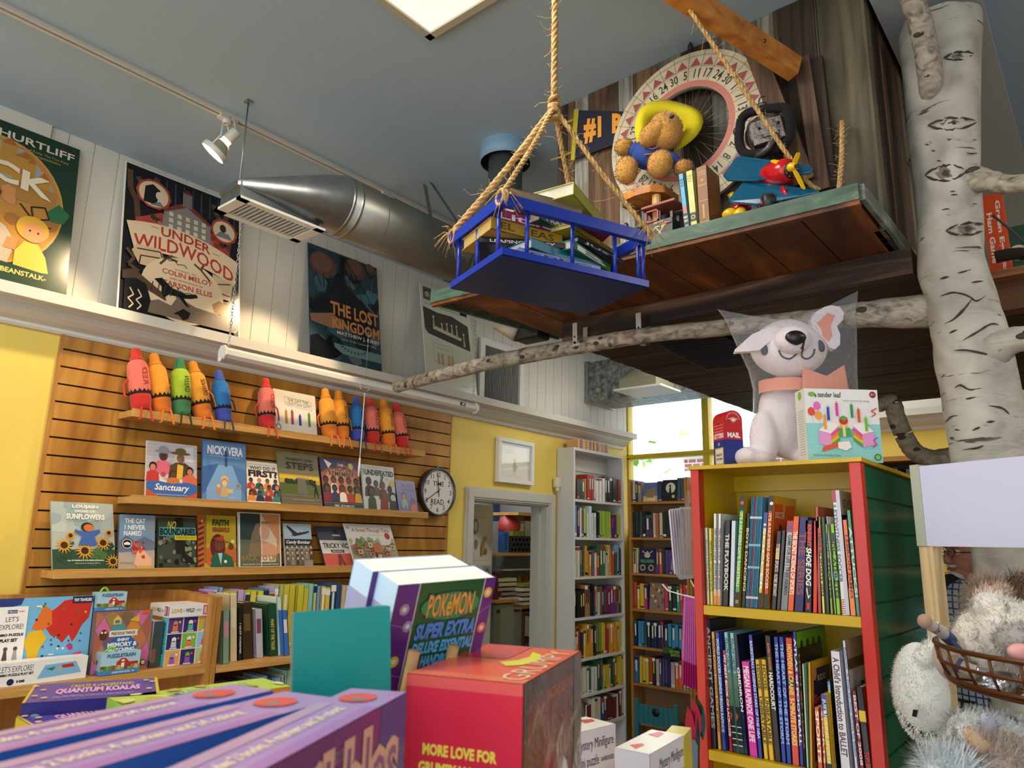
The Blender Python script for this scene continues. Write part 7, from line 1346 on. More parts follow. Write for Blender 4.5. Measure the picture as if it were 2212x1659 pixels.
for k in range(N_):
    kk=k if k<=N_//2 else k-N_; s_=seq.get(kk,str(nums[k])); a=PI/2-2*PI*(kk+.35)/N_+.02
    cx_,cy_=pol(.194,a); hh=.028; g,fs,asp=glyphs(s_,.01); hw=min(hh*asp*.72,.028); th=a-PI/2; pts=[]
    for x_,y_ in g: X=(x_-.5)*2*hw; Y=(y_-.5)*2*hh; pts.append(A.P(cx_+(X*math.cos(th)-Y*math.sin(th)),cy_+(X*math.sin(th)+Y*math.cos(th))))
    mb.add(pts,fs,flat('1c1a16',.6))
mb.build('numbered_disc',t)
mb=MB(); SPK=flat('8c8a84',.35,metal=.6); hub=WC+V(0,.012,0)
for k in range(36):
    a=2*PI*k/36; b=a+(.5 if k%2 else -.5); s_=1 if k%4<2 else -1; mb.tube([hub+V(.02*math.cos(b),s_*.012,.02*math.sin(b)),hub+V(.15*math.cos(a),0,.15*math.sin(a))],.0008,SPK,5)
mb.lathe([(.0,-.03),(.012,-.03),(.012,-.02),(.02,-.018),(.02,.018),(.012,.02)],flat('3c3a38',.4,metal=.6),16,hub,Y_); mb.build('spokes',t)
mb=MB(); mb.tube([hub+V(.152*math.cos(2*PI*k/48),0,.152*math.sin(2*PI*k/48)) for k in range(49)],.005,flat('2c2824',.5),8,caps=False); mb.build('rim',t)
mb=MB(); p=PY(1492,110,1.97); mb.lathe([(.0,.055),(.004,.05),(.010,.035),(.009,.025),(.004,.018),(.010,.012),(.011,.004),(.006,0),(.006,-.05)],flat('1c1a18',.6),14,p-V(0,0,.02),Z_); props(mb.build('finial'),'small dark turned finial above the top of the wheel','finial')
# pennant
t=thing('pennant','navy felt pennant with orange-yellow #1 lettering and yellow ties','pennant',PY(1290,300,1.985)); PYy=1.985
tl,bl=PY(1246,238,PYy),PY(1238,345,PYy); tip=PY(1480,250,PYy); mb=MB(); mb.add([bl,tip+V(0,0,-.01),tip+V(0,0,.01),tl],[(0,1,2,3)],flat('161a2c',.9)); mb.add([p+V(0,.002,0) for p in (bl,tip+V(0,0,-.01),tip+V(0,0,.01),tl)],[(0,1,2,3)],flat('161a2c',.9))
def quadtext(mb,s_,bl,br,tr,tl,c,bold=.03):
    g,fs,asp=glyphs(s_,bold); mb.add([bl.lerp(br,x_).lerp(tl.lerp(tr,x_),y_)+V(0,-.001,0) for x_,y_ in g],fs,flat(c,.8))
q=lambda x,y:PY(1180+x/3.568,80+y/3.568,PYy-.001)
quadtext(mb,'#1',q(290,830),q(425,785),q(425,610),q(290,615),'d8902c',.05); quadtext(mb,'READER',q(508,745),q(1100,640),q(1100,560),q(508,590),'d8902c',.05); mb.build('felt',t)
mb=MB(); a,b=PY(1240,236,PYy-.002),PY(1250,236,PYy-.002); c,d=PY(1241,346,PYy-.002),PY(1233,346,PYy-.002); mb.add([a,b,c,d]+[p+V(0,.003,0) for p in (a,b,c,d)],[(0,1,2,3),(4,5,6,7),(0,1,5,4),(1,2,6,5),(2,3,7,6)],flat('a8981c',.8))
for (x0,y0,x1,y1) in ((1241,258,1196,268),(1236,328,1190,346)): mb.tube([PY(x0,y0,PYy-.002),PY((x0+x1)/2,(y0+y1)/2+2,PYy-.006),PY(x1,y1,PYy-.002)],.0032,flat('a8981c',.8),6,sx=.4)
mb.build('yellow_ties',t)
# ---------------------------------------------------------------- things on the porch
def fuzz(mb,c,r,n,L,mat,R=None,seed=1,w=.0012,lay=.5):
    rd=random.Random(seed); c=V3(c)
    for i in range(n):
        z=rd.uniform(-1,1);a=rd.uniform(0,2*PI);s_=math.sqrt(1-z*z); d=V(s_*math.cos(a),s_*math.sin(a),z); p=V(d.x*r[0],d.y*r[1],d.z*r[2]); nn=V(d.x/r[0],d.y/r[1],d.z/r[2]).normalized()
        if R: p=R@p;nn=R@nn
        tdir=(nn+V(rd.uniform(-1,1),rd.uniform(-1,1),rd.uniform(-1,1))*lay).normalized(); s2=tdir.cross(V(rd.random(),rd.random(),1)).normalized()*w; b=c+p
        mb.add([b-s2,b+s2,b+tdir*L*rd.uniform(.6,1.2)],[(0,1,2)],mat)
GOLD=flat('b8863c',.9,sheen=.3,bump=.4,bscale=160,var=.15,vs=40); GOLD2=flat('8c5c24',.9,sheen=.3)
BYc=1.86; Sb=1/ (F/ (PY(1405,320,BYc)-EYE).dot(CF))
bp=lambda x,y,dy=0:PY(x,y,BYc+dy)
seat_z=PY(1400,402,BYc-.05).z
t=thing('teddy_bear','golden teddy bear in blue jacket and wide yellow felt hat sitting before the wheel','soft toy',V(bp(1405,400).x,BYc,seat_z))
def part(nm_,els,mat,mat2,L=.006,n=500):
    mb=MB()
    for c,r_,R in els: mb.ell(c,r_,mat,R=R,nu=20,nv=14); fuzz(mb,c,r_,n,L,mat2,R,seed=len(nm_)+int(c.x*1000))
    return mb.build(nm_,t)
Ry=lambda a:Matrix.Rotation(a,3,'Y')
mb=MB(); mb.ell(bp(1410,330),(.070,.05,.052),flat('1c3c84',.85,bump=.2,bscale=120),nu=22,nv=14); mb.ell(bp(1375,326,-.01),(.034,.028,.026),flat('1c3c84',.85),R=Ry(.3)); mb.ell(bp(1450,345,-.01),(.042,.026,.022),flat('1c3c84',.85),R=Ry(.8)); 
mb.tube([bp(1388,316,-.045),bp(1410,322,-.05),bp(1424,316,-.05)],.002,'a86c44',6); mb.tube([bp(1392,334,-.045),bp(1412,332,-.05),bp(1424,324,-.05)],.002,'a86c44',6); mb.build('blue_jacket',t)
part('head',[(bp(1438,283,-.03),(.052,.05,.062),Ry(-.25)),(bp(1412,288,-.06),(.050,.034,.032),Ry(-.45))],GOLD,GOLD2)
part('paw',[(bp(1348,318,-.03),(.029,.028,.027),None)],GOLD,GOLD2); part('paw',[(bp(1476,362,-.02),(.029,.026,.022),None)],GOLD,GOLD2)
part('foot',[(bp(1354,368,-.05),(.037,.033,.044),None)],GOLD,GOLD2); part('foot',[(bp(1426,354,-.06),(.040,.033,.042),None)],GOLD,GOLD2)
mb=MB(); mb.ell(bp(1451,252,-.085),(.008,.006,.006),BK); mb.build('nose',t)
mb=MB(); hc=bp(1440,272,.02); ax=V(.45,-.85,.12).normalized(); a_=ax.orthogonal().normalized(); b_=ax.cross(a_); vs=[];n=30
for r_,h_ in ((.0,.05),(.035,.045),(.055,.02),(.062,-.002),(.080,-.010),(.104,-.004)):
    for k in range(n): th=2*PI*k/n; w_=1+.07*math.sin(3*th+1)*(r_>.07); vs.append(hc-ax*h_*1.0+(a_*math.cos(th)+b_*math.sin(th))*r_*w_-ax*(.014*math.sin(2*th)*(r_>.07)))
mb.add(vs,[(j*n+k,j*n+(k+1)%n,(j+1)*n+(k+1)%n,(j+1)*n+k) for j in range(5) for k in range(n)],flat('c9b808',.85),True); o=mb.build('felt_hat',t); md_=o.modifiers.new('solid','SOLIDIFY'); md_.thickness=.002
# little bracket seat under the bear
t=thing('bracket_shelf','small rounded wooden bracket seat carrying the bear, with a turned support','shelf',V(bp(1405,400).x,BYc,PT)); sc=bp(1400,400)
mb=MB(); pts=[(-.075,.06),(-.082,-.02),(-.06,-.055),(-.01,-.066),(.04,-.06),(.072,-.03),(.075,.06)]; mb.prism(pts,V(sc.x+.0,BYc,seat_z-.026),X_,Y_,V(0,0,.024),FIR); mb.build('seat_board',t,bev=.004)
mb=MB(); mb.prism([(-.07,0),(.06,0),(.05,-.09),(-.05,-.07)],V(sc.x,BYc+.02,seat_z-.027),X_,Z_,V(0,.02,0),flat('3a2012',.5)); mb.build('back_board',t)
mb=MB(); c=bp(1428,425,-.0); mb.lathe([(.013,0),(.014,seat_z-.03-PT)],grain('pine_post',[(.3,'a87a40'),(.6,'c99c5c')],(50,50,6),.5,.2),10,V(c.x,BYc-.03,PT+.001),Z_,smooth=False); mb.build('turned_post',t)
# three old books
def pbook(lab,x0,x1,xt,yt,col,txt,extra,Yf,dep=.09):
    ybot=497; a=PY(x0,ybot,Yf);b=PY(x1,ybot,Yf);tp=PY(xt,yt,Yf); O=V(a.x,Yf,PT+.001); U=V(b.x-a.x,0,0); W=V(tp.x-a.x,0,tp.z-PT); D=V(0,dep,0)
    t=thing('old_book',lab,'book',O+U/2+D/2,'old books on the treehouse porch'); mb=MB(); c=flat(col,.5,var=.1,vs=40); mb.obox(O,U,W,V(0,.0015,0),c); mb.obox(O,X_*.0015,W,D,c); mb.obox(O+U-X_*.0015,X_*.0015,W,D,c); A=Art(mb,O,U,W,-Y_,r=.5); extra(A); mb.build('cover',t); mb=MB(); mb.obox(O+X_*.0016+V(0,.0016,0),U-X_*.0034,W*.98,D*.96,flat('a89c84',.8)); mb.build('page_block',t)
pbook('light blue story book with a black label at its foot, standing on the porch',1480,1491,1465,378,'4c9cc4','',lambda A:(A.rect(0,.16,1,.34,'141414'),A.text('HARDY',.08,.26,.92,.30,'d8d4c4',.03),A.text('BOYS',.15,.2,.85,.24,'d8d4c4',.03),A.rect(.1,.36,.9,.46,'b86c5c'),A.text('THE MARK',.1,.88,.9,.91,'14303c',.02),A.text('ON THE',.2,.83,.8,.86,'14303c',.02),A.text('DOOR',.2,.78,.8,.81,'14303c',.02)),1.80)
pbook('pale yellow story book with a small dark portrait, between the blue and brown ones',1493,1508,1481,372,'c4c070','',lambda A:(A.rect(.05,.18,.95,.32,'1c1c1a'),A.circ(.5,.25,.3,'c4c070'),A.circ(.5,.25,.2,'1c1c1a'),A.text('THE SECRET',.15,.9,.85,.93,'3c3c28',.0),A.text('OF SHADOW',.15,.86,.85,.88,'3c3c28',.0),A.text('RANCH',.2,.82,.8,.84,'3c3c28',.0)),1.80)
pbook('worn brown leather book with gilt spine, right of the pale yellow one',1511,1535,1503,364,'7c5024','',lambda A:(A.text('FAMOUS',.15,.9,.85,.93,'c09850',.0),A.text('GREEKS',.15,.86,.85,.89,'c09850',.0),A.rect(.1,.7,.9,.71,'c09850'),A.rect(.1,.45,.9,.46,'c09850'),A.rect(.1,.12,.9,.13,'c09850'),A.rect(.42,.18,.58,.4,'b08c48'),A.circ(.5,.78,.12,'b08c48'),A.text('TALES',.2,.06,.8,.1,'c09850',.0)),1.80,dep=.085)
# toy train cab
t=thing('toy_train','dark grey toy train cab with red window frame, pickaxe and shovel mark','toy train',PY(1428,500,1.80)); f=lambda x,y:PY(1180+x/3.568,80+y/3.568,1.80)
mb=MB(); a=f(725,1555);b=f(975,1555); z1=f(745,1450).z; DG=flat('262626',.4); mb.box((a.x,1.80,PT+.001),(b.x,1.85,z1),DG); A=Art(mb,V(a.x,1.80,PT),V(b.x-a.x,0,0),V(0,0,z1-PT),-Y_,step=.0003)
for k in range(9): A.rect(.1*k+.06,.25,.1*k+.066,.95,'161616',1)
A.l+=1; A.line([(.45,.2),(.75,.7)],.05,'b8a468'); A.line([(.75,.2),(.5,.7)],.05,'b8a468'); A.line([(.4,.55),(.5,.75),(.62,.72)],.05,'b8a468'); A.poly([(.68,.62),(.84,.75),(.8,.88),(.66,.74)],'b8a468'); A.text('BETSY',.45,.86,.75,.97,'b8a468',.02); mb.build('cab_side',t)
mb=MB()
for x0,x1 in ((735,765),(862,880),(955,975)): a=f(x0,1450);b=f(x1,1450); zt=f(x0,1340).z; mb.box((a.x,1.801,z1),(b.x,1.808,zt),DG); mb.box((a.x,1.842,z1),(b.x,1.849,zt),DG)
mb.build('cab_pillars',t)
mb=MB(); R4=flat('a02824',.4); a=f(768,1445);b=f(868,1445); zt=f(768,1352).z; w_=.004
for q0,q1 in (((a.x,z1),(b.x,z1+w_)),((a.x,zt-w_),(b.x,zt)),((a.x,z1),(a.x+w_,zt)),((b.x-w_,z1),(b.x,zt))): mb.box((q0[0],1.797,q0[1]),(q1[0],1.801,q1[1]),R4)
a=f(880,1432);b=f(960,1422); mb.box((a.x,1.797,b.z-.002),(b.x,1.801,b.z+.002),R4); mb.build('window_frame',t)
mb=MB(); a=f(740,1345);b=f(1005,1345); mb.box((a.x,1.79,a.z),(b.x,1.86,a.z+.009),flat('8c4840',.4)); mb.build('roof',t,bev=.003)
mb=MB()
for x in (615,725): c=f(x,1450); mb.lathe([(.0,.018),(.006,.016),(.009,.006),(.010,0),(.006,-.004)],flat('5c5a50',.35,metal=.7),14,c-V(0,0,.01),Z_); mb.tube([c-V(0,0,.012),V(c.x,c.y,PT)],.002,STEEL,6)
c=f(745,1470); mb.tube([c,c+V(.012,0,0),c+V(.014,0,.014),c+V(.02,0,.016)],.0018,flat('b8a468',.4),6); mb.build('bells',t)
# robot doll head
t=thing('robot_doll','silver-faced robot doll wearing a black hood, behind the toy aeroplane','doll',V(PY(1655,340,1.9).x,1.9,PT)); g=lambda x,y,dy=0:PY(1560+x/3.4,200+y/3.4,1.90+dy)
SLV=flat('4c4848',.4,metal=.6,bump=.25,bscale=60); HB=flat('08080a',.95,bump=.3,bscale=120); Rr=Ry(-.12)
mb=MB(); c=g(325,290); mb.rbox(c,(.098,.07,.088),.022,SLV,R=Rr); mb.build('head',t)
mb=MB(); c=g(310,290,-.01); mb_pts=[]
ring_=[(140,200),(190,150),(300,125),(440,110),(480,140),(500,250),(495,330),(440,400),(340,430),(230,455),(160,440),(125,370),(130,260)]
pts=[g(x,y,-.03) for x,y in ring_]; pts.append(pts[0]); mb.tube(smooth_pts(pts,3),.0135,HB,10); mb.ell(g(320,290,.03),(.062,.04,.056),HB,R=Rr); mb.build('black_hood',t)
mb=MB(); quad=[g(*q,-.041) for q in ((235,390),(468,315),(425,165),(210,225))]; mb.add(quad+[p+V(0,.012,0) for p in quad],[(0,1,2,3),(0,1,5,4),(1,2,6,5),(2,3,7,6),(3,0,4,7)],SLV)
for x,y in ((270,262),(408,218)): mb.ell(g(x,y,-.043),(.0045,.004,.0045),BK,nu=10,nv=8)
mb.tube([g(295,308,-.043),g(298,330,-.043),g(400,302,-.043),g(418,298,-.043),g(412,270,-.043)],.001,BK,5)
st=[(235,390),(468,315),(425,165),(210,225),(235,390)]
for (xa,ya),(xb,yb) in zip(st[:-1],st[1:]):
    for k in range(7): q0=(k+.2)/7;q1=(k+.6)/7; A_=lambda q_:g(320+(xa+(xb-xa)*q_-320)*.92,278+(ya+(yb-ya)*q_-278)*.9,-.0425); mb.tube([A_(q0),A_(q1)],.0007,'d8d0c0',4)
mb.build('face_panel',t)
for x,y in ((108,288),(500,195)): mb=MB(); mb.ell(g(x,y),(.011,.012,.014),SLV,R=Rr); mb.build('ear',t)
mb=MB(); c=g(290,110); mb.rbox(c,(.036,.036,.02),.008,SLV); mb.tube([g(268,72),g(275,45),g(290,28),g(315,28)],.0022,'16161a',8); mb.build('antenna_cap',t)
mb=MB(); mb.tube(smooth_pts([g(388,292,-.05),g(375,345,-.05),g(330,420,-.05),g(250,470,-.03)],4),[.003]+[.010]*11+[.008],SLV,10); mb.build('arm',t)
mb=MB(); mb.rbox(V(g(330,500).x,1.91,PT+.055),(.07,.05,.108),.015,SLV); mb.build('torso',t)
# toy biplane, nose towards the aisle
t=thing('toy_biplane','red and blue plastic toy biplane with yellow propeller on the porch corner','toy aeroplane',V(PY(1690,430,1.83).x,1.83,PT)); h=lambda x,y,dy=0:PY(1560+x/3.4,200+y/3.4,1.80+dy)
RP=flat('b4101c',.18); BP=flat('0a4a68',.2); YP=flat('d8a80c',.2)
mb=MB(); ns=h(500,570,-.0); d=V(-.62,.78,.0).normalized(); d=(h(200,640,.10)-ns).normalized(); mb.lathe([(.0,-.004),(.022,-.002),(.030,.006),(.034,.02),(.035,.05),(.032,.08),(.022,.12),(.012,.14),(.0,.142)],RP,24,ns,d); mb.build('fuselage',t)
mb=MB(); mb.lathe([(.015,-.006),(.021,-.006),(.022,-.002),(.015,.0)],BLK,24,ns-d*.002,d); 
for k in range(9): a=2*PI*k/9; s1=d.orthogonal().normalized(); s2=d.cross(s1); mb.ell(ns-d*.008+(s1*math.cos(a)+s2*math.sin(a))*.018,.0015,'c9b03c',nu=6,nv=4)
mb.build('engine_ring',t)
mb=MB(); hb=h(512,548,-.012); mb.lathe([(.0,-.016),(.006,-.016),(.009,-.012),(.0125,-.004),(.013,.006),(.0,.008)],YP,18,hb,d); mb.lathe([(.0,-.0175),(.006,-.0172)],flat('5c5c60',.3,metal=.8),10,hb,d)
for q in ((555,440),(350,500),(595,715)):
    e=h(*q,-.012); v=(e-hb); L_=v.length; w_=v.cross(d).normalized(); pr_=[(0.008,.004),(.3*L_,.0065),(.7*L_,.0062),(.93*L_,.0048),(L_,.0)]; vn=v.normalized()
    pl=[(a,b) for a,b in pr_]+[(a,-b) for a,b in pr_[::-1][1:]]; mb.prism(pl,hb-d*.006,vn,w_,d*.003,YP)
mb.build('propeller',t,bev=.0008)
def wing(q,th=.006):
    P=[h(x,y,dy) for x,y,dy in q]; n_=(P[1]-P[0]).cross(P[2]-P[0]).normalized(); n_=n_ if n_.z>0 else -n_; mb=MB(); mb.add(P+[p+n_*th for p in P],[tuple(range(len(P)))[::-1],tuple(range(len(P),2*len(P)))]+[(i,(i+1)%len(P),(i+1)%len(P)+len(P),i+len(P)) for i in range(len(P))],BP); o=mb.build('wing',t,bev=.0025); return o
wing([(8,620,.06),(40,655,.04),(235,655,.02),(655,600,.01),(670,570,.01),(650,545,.03),(130,475,.07),(100,490,.07)])
wing([(45,800,.02),(60,815,.01),(250,835,.0),(560,775,-.01),(715,740,-.01),(700,730,.01),(180,660,.04),(150,675,.04)],.006)
for x,y in ((330,800),(600,775)):
    c=h(x,y,.0 if x<400 else .05); c.z=PT+.027; mb=MB(); ax=V(-.8,-.6,0).normalized(); mb.lathe([(.0,-.015),(.018,-.015),(.027,-.012),(.027,.012),(.018,.015),(.0,.015)],flat('1c1c1e',.45),22,c,ax); mb.lathe([(.0,.0158),(.009,.0156)],flat('c41c3c',.3),14,c,ax); mb.lathe([(.0,-.0158),(.009,-.0156)],flat('c41c3c',.3),14,c,ax); mb.build('wheel',t)
mb=MB(); a=h(440,700,.0);b=h(480,790,.0); mb.tube([a,b],.009,RP,10,sx=.5); mb.build('strut',t)
mb=MB(); mb.tube([h(60,740,.08),h(90,790,.09),h(120,830,.1)],.010,YP,10); mb.build('tail_fin',t)
o=V(h(130,855,.06).x,1.86,PT+.018)
t=thing('toy_tail','yellow and red rounded plastic toy lying behind the biplane wheel','toy',V(o.x,o.y,PT)); mb=MB(); mb.ell(PY(1576,462,1.83),(.022,.016,.016),YP); mb.ell(PY(1600,452,1.86),(.03,.02,.02),RP); mb.build('plastic_lobe',t); mb=MB(); mb.ell(PY(1598,462,1.83),(.018,.014,.02),YP,R=Ry(.6)); mb.build('yellow_lobe',t)
# ---------------------------------------------------------------- ropes
ROPE=grain('jute_rope',[(.3,'8c6c3c'),(.5,'b8925a'),(.7,'d0ac74')],(60,60,60),.9,.6)
def rope(mb,pts,r=.006,turns=120,n=3,frizz=1.):
    P=smooth_pts(pts,8); L=[0]
    for a,b in zip(P[:-1],P[1:]): L.append(L[-1]+(b-a).length)
    tot=L[-1]; N=max(12,int(tot*260)); rd=random.Random(int(tot*1000))
    def at_(s):
        for i in range(len(L)-1):
            if L[i+1]>=s: return P[i].lerp(P[i+1],(s-L[i])/max(1e-6,L[i+1]-L[i])),(P[i+1]-P[i]).normalized()
        return P[-1],(P[-1]-P[-2]).normalized()
    for k in range(n):
        pts=[]
        for i in range(N+1):
            p,d=at_(tot*i/N); a=d.orthogonal().normalized();b=d.cross(a); th=2*PI*k/n+tot*i/N*turns; pts.append(p+(a*math.cos(th)+b*math.sin(th))*r*.5)
        mb.tube(pts,r*.58,ROPE,6)
    for i in range(int(tot*170*frizz)):
        p,d=at_(rd.random()*tot); v=V(rd.uniform(-1,1),rd.uniform(-1,1),rd.uniform(-.6,.9)).normalized(); L_=rd.uniform(.008,.026)*(3 if rd.random()<.06 else 1); q=p+v*r*.5; mb.tube([q,q+v*L_*.5+V(rd.uniform(-1,1),0,rd.uniform(-1,1))*L_*.15,q+v*L_*.9+V(0,0,rd.uniform(-.3,.3))*L_],.0006,ROPE,3,caps=False)
# ---------------------------------------------------------------- hanging blue tray of books
HZ=2.302; N_,L_,R_=PZ(1085,548,HZ),PZ(965,622,HZ),PZ(1402,620,HZ)
cc=(L_+R_)/2; U=(R_-N_); 
Wd=(L_-N_); Wd=Wd-U.normalized()*Wd.dot(U.normalized())*.5
U=V(U.x,U.y,0);Wd=V(Wd.x,Wd.y,0); O=N_; un=U.normalized(); wn=Wd.normalized(); far=O+U+Wd
BLU=flat('10309c',.3,bump=.06,bscale=30); BLUD=flat('0c1c58',.35,bump=.1,bscale=20)
t=thing('hanging_tray','bright blue wooden tray with spindle railing hanging on jute ropes, piled with books','hanging tray',(O+far)/2+V(0,0,-.0))
mb=MB(); mb.obox(O,U,Wd,V(0,0,.016),BLU); mb.obox(O+un*.004+wn*.004-V(0,0,.002),U-un*.008,Wd-wn*.008,V(0,0,.003),BLUD); mb.build('tray_base',t)
RH=.112; rt=.027
e=.006
for a,b,i_ in ((O,O+U,wn),(O+Wd,O+Wd+U,-wn)): mb=MB(); mb.obox(a-un*e-i_*e+V(0,0,RH),(b-a)+un*2*e,i_*.016,V(0,0,rt),BLU); mb.build('long_rail',t)
for a,b,i_ in ((O,O+Wd,un),(O+U,O+U+Wd,-un)): mb=MB(); mb.obox(a-i_*e+wn*.012+V(0,0,RH),(b-a)-wn*.024,i_*.016,V(0,0,rt-.001),BLU); mb.build('short_rail',t)
def spind(p): mb=MB(); mb.tube([p+V(0,0,.015),p+V(0,0,RH+.002)],.0048,BLU,12); mb.build('spindle',t)
for q in (.16,.46,.76,.97): 
    for w_ in (.008,None):
        spind(O+U*q+(wn*.006 if w_ else Wd-wn*.006))
for q in (.12,.5,.88): spind(O+Wd*q+un*.006); spind(O+U+Wd*q-un*.006)
K=(O+far)/2; K=V(K.x,K.y,2.70); kn=PD(1197,232,(K-EYE).dot(CF)); K=kn
mb=MB(); rope(mb,[K,V(K.x,K.y,3.0),V(K.x,K.y,CZ-.005)],.0085,110,3,1.3); mb.build('main_rope',t)
top=[O+V(0,0,RH+rt),O+U+V(0,0,RH+rt),O+Wd+V(0,0,RH+rt),far+V(0,0,RH+rt)]
for k,p in enumerate(top):
    mb=MB(); rope(mb,[K,K.lerp(p,.5)+V(0,0,-.006),p+V(0,0,.006)],.0062 if k!=2 else .0085,120,3,1.2)
    c=p+V(0,0,-.006); dd=un if k in (0,1) else un
    for j in range(3): mb.tube([c+un*(.004*j-.004)+(wn*math.cos(a)*.016+Z_*math.sin(a)*.017)+wn*(.008 if k<2 else -.008) for a in [2*PI*i/14 for i in range(15)]],.0042,ROPE,6)
    for j in range(26):
        rd=random.Random(j+k*50); v=V(rd.uniform(-1,1),rd.uniform(-1,1),rd.uniform(-1,.5)).normalized(); mb.tube([c+V(0,0,.012),c+V(0,0,.012)+v*.02,c+v*.045+V(0,0,-.01)],.0008,ROPE,3)
    mb.build('corner_rope',t)
mb=MB(); 
for j in range(5): mb.tube([K+V(0,0,.012*j-.03)+V(math.cos(a)*.012,math.sin(a)*.012,.006*math.sin(a+j*2)) for a in [2*PI*i/14 for i in range(15)]],.0055,ROPE,8)
mb.build('knot',t)
# books piled in the tray
def flatbook(lab,c,yaw,w,h_,T,col,page='cfc6b0',spine=None,txt=None,ink='e8e4d8',tilt=0.,roll=0.):
    """lying book: c = centre of underside; spine edge towards the near-left"""
    Rm=Matrix.Rotation(yaw,3,'Z')@Matrix.Rotation(tilt,3,'X')@Matrix.Rotation(roll,3,'Y'); ux=Rm@X_;uy=Rm@Y_;uz=Rm@Z_; O_=V3(c)-ux*w/2-uy*h_/2
    t=thing('tray_book',lab,'book',V3(c),'books piled in the hanging blue tray'); mb=MB(); cm=flat(col,.4); bt=.0022; mb.obox(O_,ux*w,uy*h_,uz*bt,cm); mb.obox(O_+uz*(T-bt),ux*w,uy*h_,uz*bt,cm); sm=flat(spine or col,.4)
    mb.obox(O_,ux*w,uy*bt,uz*T,sm)
    if txt: Art(mb,O_,ux*w,uz*T,-uy,r=.4).text(txt,.12,.22,.88,.78,ink,.02)
    mb.build('cover',t); mb=MB(); mb.obox(O_+uz*bt+uy*bt+ux*.003,ux*(w-.006),uy*(h_-.007),uz*(T-2*bt),flat(page,.8,var=.08,vs=80)); mb.build('page_block',t)
Q=lambda a,b,z:O+U*a+Wd*b+V(0,0,z)
au=math.atan2(un.y,un.x); aw=math.atan2(wn.y,wn.x)
L_books=[('pale blue and white book lying flat at the bottom of the tray',(.42,.4,.0175),au,.22,.16,.018,'8c9cc4','d8d4cc',None,'SPEC','2c3c5c',0,0),
('teal-spined book with white pages, second layer of the tray',(.45,.45,.038),au+.25,.23,.15,.024,'0c6c84','c8c4bc',None,None,'e8e8e8',0,.0),
('black picture book with white spine lettering low in the tray',(.3,.55,.063),au-.35,.20,.16,.014,'1c1c20','d8d0c0',None,'LEAPING MERCY','d8d4cc',.0,0),
('green and white book tilted in the middle of the tray',(.62,.5,.066),au+.5,.20,.15,.022,'3c7c34','d0ccc4',None,'B','f0f0f0',0.03,-.04),
('dark slate book leaning on the green one in the tray',(.72,.5,.092),au+.35,.19,.14,.014,'1c2430','c4c0b8',None,'JUST','d8d8d8',.06,.0),
('worn yellow-brown cloth book with faded spine on the tray left',(.24,.5,.078),au+.02,.19,.15,.03,'a88428','b89c5c',None,'EL  SEAS','5c4818',0,0),
('bright yellow picture book under the dark green one',(.62,.5,.108),au+.42,.21,.17,.012,'a89414','ccc49c',None,'BROWN BEAR','4c2c14',0,0),
('dark green novel with buff pages near the middle rail',(.48,.5,.121),au+.3,.2,.14,.024,'1c4c38','c4a88c',None,'PRATCHETT','d8d4c4',.0,-.02),
('magenta novel with white lettering, left side above the rail',(.25,.5,.110),au-.02,.19,.13,.028,'8c1c5c','c8c0b0',None,'Little','e8e4e8',0,0),
('smaller magenta book with grey pages near the right rail',(.72,.5,.146),au-.2,.13,.12,.024,'94184c','8c94a0',None,'Y','e8e4e8',0,0),
('yellow-green book with cream pages, lower of the top layer',(.42,.5,.147),au+.15,.2,.14,.024,'8c9428','c4bca0',None,None,'e8e8e8',0,0),
('pale book with thick cream pages, upper left of the pile',(.40,.52,.172),au-.05,.19,.14,.028,'7c6c5c','ccc4a8',None,None,'e8e8e8',0,0),
('thick green-and-cream book on top of the pile, tilted right',(.62,.5,.185),au+.55,.2,.14,.034,'9c9838','ccc4ac',None,None,'e8e8e8',-.03,.10),
('small peach book peeking up behind the top of the pile',(.50,.85,.20),au-.1,.12,.09,.018,'d8a878','e0d0b0',None,None,'b87c4c',.25,0)]
for b in L_books: flatbook(b[0],Q(*b[1]),b[2],b[3],b[4],b[5],b[6],b[7],b[8],b[9],b[10],b[11],b[12])
# platform's own ropes
mb=MB(); a=PD(1455,-30,2.0);b=PY(1730,375,1.86); e_=PY(1770,410,1.9); rope(mb,[a-(b-a)*.3,a,a.lerp(b,.5),b,e_],.0062,120); props(mb.build('platform_rope'),'jute rope slanting from the ceiling past the wheel to the porch','rope')
mb=MB(); a=PY(1819,262,1.97);b=PY(1808,412,1.84); b.z=PT; rope(mb,[a,a.lerp(b,.5)+V(.004,0,0),b],.0066,120,3,1.6); props(mb.build('platform_rope'),'short frayed jute rope hanging on the wide grey plank by the porch corner','rope')
